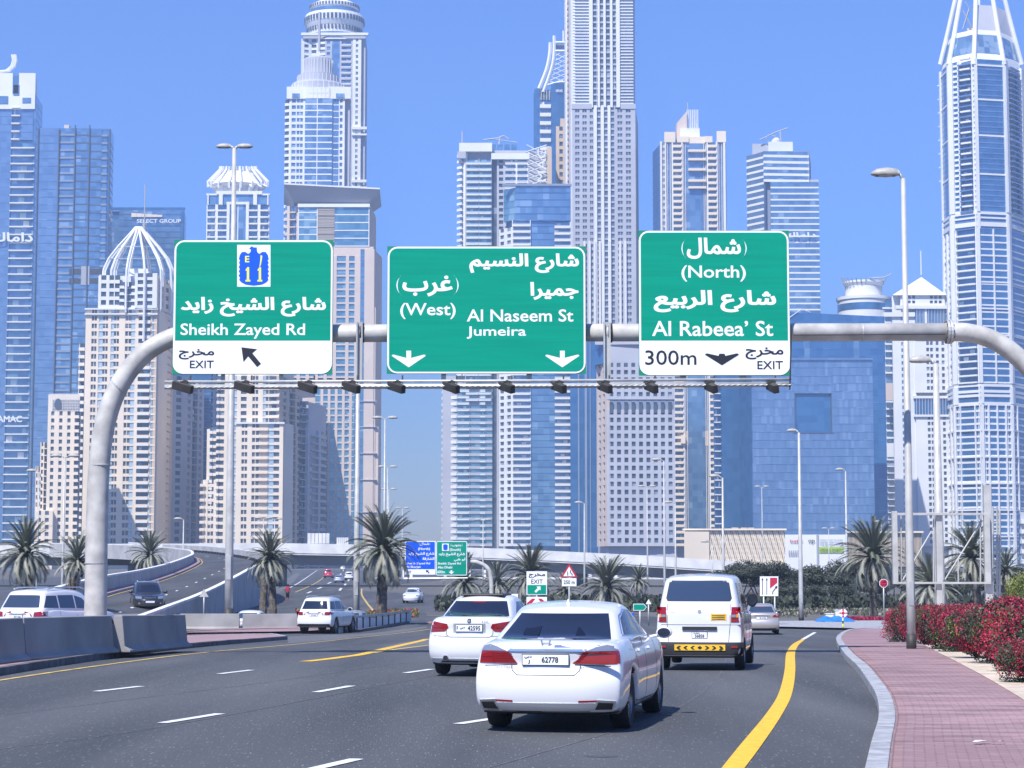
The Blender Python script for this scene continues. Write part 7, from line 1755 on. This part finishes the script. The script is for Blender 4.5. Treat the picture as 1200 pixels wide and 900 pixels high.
cpt = t.xy(1036, 14); r_ = 17 * .483
for i in range(34):
    z = lerp(t.z(642), t.z(352), i / 34)
    if 440 < 642 - i * 8.5 < 470: continue
    b = MB(); b.lathe([(r_ * .8, z), (r_ * 1.08, z), (r_ * 1.08, z + .9), (r_ * .8, z + .95)], m_wwhite, 12, c=(cpt.x, cpt.y, 0), a0=R(180), a1=R(330)); b.build("curved_balcony", t.root)
b = MB(); b.lathe([(r_ * .85, t.z(GB)), (r_ * .85, t.z(350))], m_gblue, 20, c=(cpt.x, cpt.y, 0)); b.build("glazing_drum", t.root)
t.face((1050, 0), (1061, 0), 400, 640, 8.2, "p3 w3 p2 b3", wall=m_wwhite, slab=m_wwhite); t.prism([(1047, 1), (1062, 1), (1062, 26), (1047, 26)], 400, GB, m_wwhite, "wing"); t.band((1036, -5), (1053, -5), 450, 470, m_wpink, .4, "belt"); t.band((1036, -5), (1073, -5), 520, 536, m_wwhite, .4, "belt")
t.face((1037, -4.5), (1048, -4.5), 540, 640, 7.3, "b1", slab=m_wwhite, glass=m_wblue); t.face((1050, -4.5), (1064, -4.5), 540, 640, 8.0, "b1", slab=m_wwhite, glass=m_wblue, slabt=.2); t.done()
# T: white tower with pyramid roof
t = Tow("white tower with pyramid roof and finial just left of the far right tower", 1082, 1100)
t.prism([(1046, 4), (1112, 4), (1112, 40), (1046, 40)], 346, GB, m_wwhite)
t.face((1072, 0), (1112, 0), 400, 460, 7.3, "p12 w3 p1 w3 p3 w3 p3 w3 p5", wall=m_wwhite, glass=m_dwin); t.face((1072, 0), (1112, 0), 487, 640, 7.3, "p12 w3 p1 w3 p3 w3 p3 w3 p5", wall=m_wwhite, glass=m_dwin)
t.face((1071, -.6), (1112, -.6), 466, 486, 20, "v1", slab=m_wlil, glass=m_gdeep); t.band((1070, -.5), (1113, -.5), 464, 467, m_wwhite, .6); t.band((1070, -.5), (1113, -.5), 486, 488.5, m_wwhite, .6)
t.face((1073, 0), (1112, 0), 362, 395, 11, "v4 p1 v9", wall=m_wwhite, glass=m_gblue, slab=m_wlil); t.band((1050, -.3), (1113, -.3), 358, 362, m_wwhite, .8); t.band((1036, .5), (1072, .5), 366, 371, m_wwhite, .8)
t.face((1046, 1), (1073, 1), 371, 640, 7.3, "p10 w3 p2 w3 p9", wall=m_wwhite, glass=m_gblue); t.face((1056, .5), (1108, .5), 346, 358, 6, "p2 w2 p1 w2 p1 w2 p10 w2 p1 w2 p1 w2 p2", wall=m_wwhite)
b = MB(); q = [t.xy(x, d) for x, d in ((1047, -1), (1110, -1), (1110, 28), (1047, 28))]; c = t.xy(1081, 12); A_ = [Vector((p.x, p.y, t.z(346))) for p in q]; T_ = Vector((c.x, c.y, t.z(321)))
for i in range(4): b.poly([A_[i], A_[(i + 1) % 4], T_], m_wwhite)
b.poly(A_[::-1], m_wwhite); b.build("pyramid_roof", t.root); t.tube("finial", [(1081, 322, 12), (1081, 294, 12)], .35, m_wwhite, 6); t.done()

# U: octagonal white ribbed tower on the right
t = Tow("octagonal white-ribbed blue tower with tapering spire at the right picture edge", 1160, 1080)
PL = [(1108, 24), (1118, 4), (1148, -6), (1184, -2), (1205, 18), (1212, 45), (1110, 45)]
t.prism([(1111, 25), (1120, 6), (1149, -3), (1183, 0), (1202, 19), (1208, 45), (1112, 45)], 64, GB, m_gblue)
def oct_faces(y0, y1, fl, specs, **k):
    for (p, q), sp_ in zip(zip(PL, PL[1:]), specs):
        if sp_: t.face(p, q, y0, y1, fl, sp_, **k)
oct_faces(72, 250, 6.2, ["P1 g9 P1", "P3 w3 p1 b9 p1 w1", "P3 g30 P2", "P2 w2 b8 w2 P2", "P2 g8 P1"], wall=m_wwhite, glass=m_gdeep, slab=m_gsky, slabt=.25, single=False)
for y in (78, 118, 160, 205): oct_b = [t.band(p, q, y, y + 2, m_wwhite, .3) for p, q in (((1108, 24), (1118, 4)), ((1148, -6), (1184, -2)), ((1184, -2), (1205, 18)))]
for i in range(15): y = 70 + i * 12.3; t.fbox("sky_balcony", t.frame((1132, -1.5), (1144, -5))[0], 0, 5.8, t.z(y + 2), t.z(y), -.5, 1.4, m_wwhite, single=True)
for y, h in ((250, 3), (256, 2), (262, 5)):
    for p, q in zip(PL, PL[1:5]): t.band(p, q, y, y + h, m_wwhite, .5)
oct_faces(253, 270, 8, ["P1 g9 P1", "P3 g16 P1", "P3 g30 P2", "P2 g12 P2", "P2 g8 P1"], wall=m_wwhite, glass=m_gdeep, slab=m_gsky, single=False)
oct_faces(270, 450, 8.2, ["P1 w3 P1 w3 P1", "P3 p1 b17 p1 P1", "P2 g13 P1 g13 P1.5", "P2 g16", "g8 P1"], wall=m_wwhite, glass=m_gdeep, slab=m_wwhite, slabt=.22, single=True)
for y in (300, 331, 362, 393, 424): [t.band(p, q, y, y + 1.8, m_wwhite, .35) for p, q in (((1108, 24), (1118, 4)), ((1148, -6), (1184, -2)), ((1184, -2), (1205, 18)))]
for y, h in ((451, 3), (458, 3), (463, 3), (472, 4)):
    for p, q in zip(PL, PL[1:5]): t.band(p, q, y, y + h, m_wwhite, .6)
oct_faces(454, 474, 6, ["P1 g9 P1", "P3 g16 P1", "P3 g30 P2", "P2 g12 P2", "P2 g8 P1"], wall=m_wwhite, glass=m_gdeep, slab=m_gsky, single=False)
oct_faces(476, 664, 7.3, ["P1 w3 P1 w2 P1", "P1 d4 P1 g14 P1 d4 P1", "P2 d4 P1.2 g7 P1 g7 P1.2 d4 P1.5", "P1 d4 P1 g12 P1 d3", "g8 P1"], wall=m_wwhite, glass=m_gdeep, slab=m_wwhite, slabt=.3, sp=.3, single=False)
for y in (504, 535, 566, 597, 628): [t.band(p, q, y, y + 1.8, m_wwhite, .8) for p, q in zip(PL, PL[1:5])]
# tapering top
top_ = [(1128, 24), (1134, 14), (1152, 6), (1172, 8), (1186, 18)]
for (p, q) in zip(PL[:5], top_):
    t.tube("spire_rib", [(p[0], 76, p[1]), (lerp(p[0], q[0], .5), 38, lerp(p[1], q[1], .5)), (lerp(p[0], q[0], 1.05), -6, q[1])], 1.25, m_wwhite, 8)
for (p, q), (p2, q2) in zip(zip(PL, PL[1:5]), zip(top_, top_[1:])):
    for k, (ya, yb, mm) in enumerate(((76, 64, m_wwhite), (64, 40, m_gblue), (40, 34, m_wwhite), (34, 2, m_wlil))):
        if k == 3 and p[0] < 1140: mm = None
        if mm is None: continue
        fa, fb = (76 - ya) / 80, (76 - yb) / 80; b = MB(); c4 = []
        for (a, c_), f, y in (((p, p2), fa, ya), ((q, q2), fa, ya), ((q, q2), fb, yb), ((p, p2), fb, yb)): x = t.xy(lerp(a[0], c_[0], f), lerp(a[1], c_[1], f) + .6); c4.append(Vector((x.x, x.y, t.z(y))))
        inn = [v + Vector((0, 1.5, 0)) for v in c4]; b.box8([c4[0], c4[1], inn[1], inn[0], c4[3], c4[2], inn[2], inn[3]], mm); b.build("taper_panel", t.root)
t.prism([(1150, 10), (1157, 10), (1157, 26), (1150, 26)], -8, 40, m_wwhite, "spire_shaft"); t.prism([(1141, 14), (1150, 14), (1150, 20), (1141, 20)], 25, 40, m_wcream, "plant_room")
t.tube("lattice", [(1136, 34, 12), (1144, 10, 12), (1139, 2, 12)], .4, m_wlil, 4); t.tube("lattice", [(1146, 32, 12), (1136, 12, 12)], .4, m_wlil, 4)
for k in range(8): t.tube("side_bracket", [(1107, 100 + k * 16, 24), (1104, 101 + k * 16, 24)], .3, m_wwhite, 4)
t.done()
t = Tow("small white stepped-balcony building at the right edge below the octagonal tower", 1196, 700, cat="apartment building", group="low buildings above the overpass")
t.prism([(1191, 1), (1225, 1), (1225, 20), (1191, 20)], 600, 672, m_wlil); t.face((1191, 0), (1225, 0), 602, 672, 10.5, "b1 b1", slab=m_wwhite, rail=m_wwhite, glass=m_gblue, slabt=.4); t.done()
# ---------------------------------------------------------------- palms
random.seed(11)
def frond_mesh(L, droop, m, n=44, wid=.055):
    b = MB(); k = b.mi(m); sp_ = []
    for i in range(n + 1):
        t = i / n; a = R(lerp(18, -droop, t ** 1.2)); sp_.append(t)
    pts = [Vector((0, 0, 0))]; a = 0.12
    for i in range(n):
        t = (i + 1) / n; ang = lerp(.12, -R(droop), t ** 1.15); pts.append(pts[-1] + Vector((math.cos(ang), 0, math.sin(ang))) * (L / n))
    for i in range(n):
        w0 = .035 * (1 - i / n) + .008
        b.quad(pts[i] + Vector((0, -w0, 0)), pts[i] + Vector((0, w0, 0)), pts[i + 1] + Vector((0, w0, 0)), pts[i + 1] + Vector((0, -w0, 0)), m)
    for i in range(3, n + 1):
        t = i / n; ll = L * .17 * math.sin(min(1, t * 1.25 + .12) * math.pi * .62) * random.uniform(.8, 1.1) * (1 - .35 * t)
        d = (pts[i] - pts[i - 1]).normalized()
        for sd in (-1, 1):
            tip = pts[i] + d * ll * .85 + Vector((0, sd * ll * .6, -ll * .22 + random.uniform(-.05, .12) * ll)); mid = pts[i].lerp(tip, .5) + Vector((0, 0, .05 * ll))
            w = d * wid * .5
            b.quad(pts[i] - w, pts[i] + w, mid + w * .9, mid - w * .9, m); b.poly([mid - w * .9, mid + w * .9, tip], m)
    o = b.build("frond"); me = o.data; bpy.data.objects.remove(o); return me
FM = [frond_mesh(1.0, dr, m_fr[k], wid=.016) for dr, k in ((30, 0), (62, 0), (78, 1), (98, 1), (110, 2), (70, 1))]
def palm(label, px, pbase, ptop, Y, spread, nf=58, base_hidden=None, seed=0, dead=8, grp="date palms", trunk_r=.2, name="palm_tree"):
    random.seed(seed); g = gz(Y); x = P(px, pbase, Y).x; root = empty(name, (x, Y, g)); tag(root, label, "palm tree", grp)
    H = zf(ptop, Y) - g; Ls = spread * 1.12 * Y / FOC; nf = int(nf * 1.9); hc = max(.3, H - Ls * .66)
    lean = random.uniform(-.5, .5); k = 14; pr = []
    b = MB(); b.tube([(lean * (i / k) ** 2, 0, hc * i / k) for i in range(k + 1)], [trunk_r * (1.25 - .3 * i / k) * (1 + .10 * (i % 2)) for i in range(k + 1)], m_bark, 10); b.build("trunk", root)
    b = MB()
    for i in range(26):   # cut leaf bases
        a = i * 2.4; z = hc - .9 + .9 * i / 26; r = trunk_r * .95; p = Vector((lean + math.cos(a) * r, math.sin(a) * r, z)); q = p + Vector((math.cos(a) * .16, math.sin(a) * .16, .22)); b.tube([p, q], [.07, .03], m_bark, 4)
    b.build("leaf_bases", root)
    for i in range(nf):
        t = i / nf; a = i * 2.39996 + random.uniform(-.2, .2)
        el = lerp(84, -38, t ** .95) + random.uniform(-8, 8); d_ = 0 if el > 50 else 1 if el > 20 else random.choice((1, 2, 5)) if el > -5 else 3
        if i >= nf - dead: d_ = 4; el = random.uniform(-60, -35)
        o = bpy.data.objects.new("frond", FM[d_]); link(o, root); s_ = Ls * random.uniform(.88, 1.12) * (.8 if d_ == 4 else 1)
        o.scale = (s_, s_, s_); o.rotation_euler = (random.uniform(-.5, .5), -R(el), a); o.location = (lean, 0, hc + .1 - t * .35)
    return root

palm("bushy date palm before the left overpass, beside the estate car", 38, 716, 621, 98, 36, seed=1, nf=64)
palm("shaded dark date palm just right of the bushy left one", 80, 716, 636, 112, 28, seed=2, nf=44)
palm("date palm peeking over the ramp wall right of the gantry post", 178, 716, 632, 190, 25, seed=3)
palm("date palm at the end of the ramp retaining wall", 320, 722, 632, 125, 30, seed=4)
palm("stump-like shaded palm hugging the end of the ramp wall", 308, 722, 652, 128, 12, seed=24, nf=26, grp="smaller palms")
palm("large date palm left of the blue sign, overlapping it", 447, 728, 612, 122, 42, seed=5, trunk_r=.27, nf=80)
palm("date palm under the green direction sign", 540, 722, 660, 165, 30, seed=6, nf=50)
palm("smaller palm right of the thin sign post under the overpass", 585, 720, 666, 190, 22, seed=7, nf=44)
palm("date palm behind the exit sign between the two white cars", 627, 724, 650, 130, 32, seed=8, nf=56)
palm("wide palm just left of the van under the overpass", 712, 722, 664, 150, 32, seed=9, nf=56)
palm("small palm touching the left side of the van", 748, 720, 668, 190, 16, seed=10, nf=40)
palm("tall date palm with dry skirt beside the stop sign", 1024, 722, 622, 135, 42, seed=12, nf=66, dead=16)
palm("low wide palm seen through the empty billboard frame", 1096, 720, 660, 112, 36, seed=13, nf=52, dead=14)
palm("date palm with dry skirt behind the right side of the billboard frame", 1147, 722, 626, 118, 36, seed=14, nf=60, dead=16)
palm("palm mostly hidden by the others behind the billboard frame mast", 1172, 722, 650, 140, 26, seed=15, nf=40, dead=8)
palm("fat palm cluster right of the exit sign, below the overpass pier", 664, 722, 678, 170, 20, seed=16, nf=40, grp="smaller palms")

# ---------------------------------------------------------------- dark trees on the right
def crown_mesh(seed, n, R_, flat, mats, leaf=.22, lobes=16):
    random.seed(seed); b = MB(); L = []
    for i in range(lobes):
        a = random.uniform(0, 2 * math.pi); r = R_ * math.sqrt(random.uniform(0, 1)) * .8; L.append((Vector((r * math.cos(a), r * math.sin(a), random.uniform(-.25, .45) * R_ * flat + (1 - (r / R_) ** 2) * R_ * flat * .6)), R_ * random.uniform(.22, .42), random.choice(mats)))
    for i in range(n):
        c, rr, m = random.choice(L)
        d = Vector((random.gauss(0, 1), random.gauss(0, 1), random.gauss(0, 1))).normalized(); p = c + Vector((d.x, d.y, d.z * .62)) * rr * random.uniform(.6, 1.12)
        u = Vector((random.gauss(0, 1), random.gauss(0, 1), random.gauss(0, .5))).normalized(); v = u.cross(d); v = v.normalized() if v.length > .01 else Vector((0, 0, 1))
        s_ = leaf * random.uniform(.6, 1.3); b.quad(p - u * s_ - v * s_ * .4, p + u * s_ - v * s_ * .4, p + u * s_ * .8 + v * s_ * .5, p - u * s_ * .8 + v * s_ * .5, m if random.random() < .8 else random.choice(mats))
    o = b.build("crown"); me = o.data; bpy.data.objects.remove(o); return me, L
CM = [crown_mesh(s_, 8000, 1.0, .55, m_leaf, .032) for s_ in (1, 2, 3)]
def tree(label, px, Y, w_px, top, bot, k, name="broadleaf_tree", grp="dark trees beyond the junction"):
    x = XW(px, Y) * .999; g = gz(Y); root = empty(name, (x, Y, g)); tag(root, label, "tree", grp); me, L = CM[k]
    Rr = w_px / 2 * Y / FOC; zt = zf(top, Y) - g; zb = zf(bot, Y) - g; h = max(zt - zb, .8)
    o = bpy.data.objects.new("crown", me); link(o, root); o["kind"] = "stuff"; o.scale = (Rr, Rr, h / 1.25); o.location = (0, 0, zb + h * .42); o.rotation_euler = (0, 0, random.uniform(0, 6))
    b = MB(); b.tube([(0, 0, -.1), (.05, 0, zb * .6), (.1, .1, zb + h * .2)], [.22, .17, .1], m_trunk, 8)
    b.build("trunk", root)
    for i in range(5):
        a = i * 1.3; b = MB(); b.tube([(.05, 0, zb * .55), (math.cos(a) * Rr * .35, math.sin(a) * Rr * .35, zb + h * .12), (math.cos(a) * Rr * .6, math.sin(a) * Rr * .6, zb + h * .4)], [.10, .07, .03], m_trunk, 6); b.build("limb", root)
    return root
random.seed(5)
tree("dark broad tree right behind the white van, leftmost of the row", 862, 170, 62, 658, 702, 0); tree("tall dark tree behind the lane sign", 892, 178, 66, 651, 703, 1)
tree("dark tree behind the lone street lamp", 930, 185, 62, 664, 706, 2); tree("dark tree right of the lone street lamp, before the hoarding", 962, 172, 66, 660, 706, 0)
tree("dark tree before the second pavilion, beside the palm", 996, 180, 60, 651, 705, 1); tree("low dark tree behind the stop sign", 1042, 176, 56, 668, 705, 2)
tree("dark tree behind the low wide palm at the billboard frame", 1080, 182, 60, 664, 708, 0); tree("dark tree behind the frame mast", 1130, 178, 66, 664, 710, 1); tree("dark tree at the right edge behind the yellow-green hedge", 1182, 170, 62, 662, 712, 2)
tree("low dark tree filling the gap under the frame", 1108, 165, 50, 676, 712, 2); tree("shorter dark tree at the foot of the palm by the stop sign", 1014, 168, 46, 676, 708, 0); tree("low dark tree below the lane sign arrows", 912, 165, 46, 682, 712, 1)
tree("low dark tree between the hoarding and the stop sign", 978, 166, 50, 682, 712, 1); tree("round dark tree close to the lamp foot", 944, 166, 40, 684, 712, 0)
# undergrowth beyond the junction
def clump(name, pts, m_list, n, size, hgt, kind='stuff', label=None, seed=3, cat=None):
    random.seed(seed); b = MB()
    for i in range(n):
        c = random.choice(pts); px, py, sx, sy = c
        g_ = G(px + random.uniform(-sx, sx), py + random.uniform(-sy, sy)); m = random.choice(m_list); z = g_.z + random.uniform(0, hgt)
        u = Vector((random.gauss(0, 1), random.gauss(0, 1), random.gauss(0, .6))).normalized() * size * random.uniform(.6, 1.3); v = Vector((random.gauss(0, .4), random.gauss(0, .4), 1)).normalized() * size * random.uniform(.6, 1.3)
        p = Vector((g_.x, g_.y, z)); b.quad(p - u * .5, p + u * .5, p + u * .4 + v, p - u * .4 + v, m)
    o = b.build(name); o["kind"] = kind
    if label: o["label"] = label
    return o
clump("grass", [(900, 721, 45, 3), (960, 719, 40, 2), (1030, 719, 30, 3), (830, 720, 60, 3)], [m_dry, m_bleaf[0], m_fr[2]], 5000, .16, .25, label="dry grass verge below the dark trees")
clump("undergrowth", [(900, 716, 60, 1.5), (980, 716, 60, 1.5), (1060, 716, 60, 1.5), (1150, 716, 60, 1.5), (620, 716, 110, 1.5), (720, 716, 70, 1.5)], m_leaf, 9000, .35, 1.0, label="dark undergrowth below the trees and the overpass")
clump("flowers", [(1020, 728, 38, 1.0), (1065, 729, 12, 2)], m_bract, 2500, .10, .22, label="low strip of red flowers beyond the pavement")
clump("ground_cover", [(385, 722, 38, 2.5), (450, 724, 26, 2), (470, 722, 20, 2)], [m_bleaf[1], m_bleaf[0], m_bract[2]], 4500, .14, .35, label="low green and red planting around the palms by the guard rail")

# ---------------------------------------------------------------- bougainvillea
def bush_mesh(seed, n=9000, low=0.0):
    random.seed(seed); fol = MB(); blo = MB(); L = []
    for i in range(13):
        a = random.uniform(0, 2 * math.pi); r = random.uniform(0, .75); L.append((Vector((math.cos(a) * r, math.sin(a) * r, random.uniform(.25, .72))), random.uniform(.22, .38)))
    patch = [Vector((random.uniform(-1, 1), random.uniform(-1, 1), random.uniform(0, 1))) for _ in range(5)]
    for i in range(n):
        c, rr = random.choice(L); d = Vector((random.gauss(0, 1), random.gauss(0, 1), random.gauss(0, 1))).normalized(); p = c + d * rr * random.uniform(.55, 1.12)
        if p.z < 0: p.z = random.uniform(0, .1)
        u = Vector((random.gauss(0, 1), random.gauss(0, 1), random.gauss(0, 1))).normalized(); v = u.cross(Vector((random.gauss(0, 1), random.gauss(0, 1), random.gauss(0, 1)))).normalized()
        out = (p - c).length / rr; green = min((p - q).length for q in patch) < .28
        if random.random() < (.76 if out > .9 else .4) and not (green and random.random() < .6) and p.z > .12:
            s_ = .018 * random.uniform(.7, 1.4); blo.poly([p - u * s_, p + v * s_, p + u * s_, p - v * s_ * .9], random.choices(m_bract, (6, 3, 2))[0])
        else:
            s_ = .024 * random.uniform(.7, 1.4); fol.poly([p - u * s_, p + v * s_ * .6, p + u * s_, p - v * s_ * .6], m_bleaf[1] if green and random.random() < .4 else random.choice((m_bleaf[0], m_leaf[0], m_leaf[1])))
    for i in range(9):
        a = random.uniform(0, 6.28); fol.tube([(0, 0, 0), (math.cos(a) * .3, math.sin(a) * .3, .35), (math.cos(a) * .55, math.sin(a) * .55, .7)], [.02, .013, .006], m_trunk, 4)
    f = fol.build("foliage"); k = blo.build("blossom"); r = (f.data, k.data); bpy.data.objects.remove(f); bpy.data.objects.remove(k); return r
BM = [bush_mesh(s_, 15000) for s_ in (21, 22, 23)]
def bush(label, px, Y, w, hgt, k, grp="bougainvillea bushes along the pavement", hf=1.0):
    p = GY(px, Y, .1); root = empty("bougainvillea_bush", p); tag(root, label, "bush", grp)
    for nm, me in zip(("foliage", "blossom"), BM[k]):
        o = bpy.data.objects.new(nm, me); link(o, root); o["kind"] = "stuff"; o.scale = (w, w, hgt * .86); o.rotation_euler = (0, 0, random.uniform(0, 6.2))
    return root
random.seed(9)
bush("small red-flowering bush left of the tall lamp foot, farthest of the row", 1057, 66, .75, 1.35, 0)
bush("red-flowering bush at the foot of the tall lamp", 1082, 61, .75, 1.35, 1); bush("red-flowering bush just right of the tall lamp foot, second row", 1100, 66, 1.2, 1.55, 2)
bush("wide red bush over the white sand right of the lamp", 1103, 53, .85, 1.25, 0); bush("red bush in front of the billboard frame's middle post", 1126, 50, .95, 1.3, 1)
bush("red bush behind the others below the frame's right post", 1140, 58, 1.4, 1.5, 2); bush("dense red bush overhanging the pale sand at mid row", 1143, 44, .95, 1.28, 2)
bush("tall red bush behind the near ones by the lattice mast", 1172, 50, 1.4, 1.42, 0); bush("large red bush with a yellow-green patch near the right edge", 1172, 40.5, 1.0, 1.3, 1)
bush("red bush touching the right edge behind the nearest one", 1200, 45, 1.3, 1.42, 2); bush("nearest big red bush cut off by the right edge", 1205, 36.5, .95, 1.22, 0)
bush("low trailing red bush in the right corner over the sand", 1212, 32.5, .75, .85, 1); bush("hidden red bush beyond the right edge", 1235, 37, 1.3, 1.3, 2)
bush("red bush at the far right behind the row", 1195, 56, 1.5, 1.6, 1)
# hedge at the right edge
random.seed(4)
me, L = crown_mesh(31, 6000, 1.0, .9, [m_bleaf[1], m_bleaf[0]], .03); p = GY(1197, 80); root = empty("hedge", p); tag(root, "yellow-green clipped hedge at the right edge behind the red bushes", "hedge")
for i in range(3): o = bpy.data.objects.new("foliage", me); link(o, root); o["kind"] = "stuff"; o.scale = (.75, .75, 1.5); o.location = (i * .9 - .1, 0, 1.2); o.rotation_euler = (0, 0, i)
# scrap of paper on the pavement
b = MB(); p = G(1158, 871, .14)
for dx, dy, s_, a in ((-.1, 0, .05, .2), (-.02, .03, .06, 1.0), (.08, -.01, .055, 2.0), (.14, .02, .03, .5)): b.poly([(dx + s_ * math.cos(a + q) * 1.2, dy + s_ * math.sin(a + q), .012 + .02 * random.random()) for q in (0, 1.6, 3.1, 4.6)], m_swhite)
o = b.build("paper_scrap", loc=tuple(p)); tag(o, "crumpled white scrap of paper lying on the red pavement", "litter")
# ---------------------------------------------------------------- air
if HAZE:
    b = MB(); hz = bpy.data.materials.new("haze"); hz.use_nodes = True; n = hz.node_tree; n.nodes.remove(n.nodes["Principled BSDF"])
    pv = n.nodes.new("ShaderNodeVolumePrincipled"); pv.inputs["Color"].default_value = (*HAZE_COL, 1); pv.inputs["Density"].default_value = HAZE; pv.inputs["Anisotropy"].default_value = 0.0
    n.links.new(pv.outputs[0], n.nodes["Material Output"].inputs["Volume"])
    b.box(-1450, 1450, -90, 1950, -4.5, 480, hz); o = b.build("haze"); o["kind"] = "stuff"
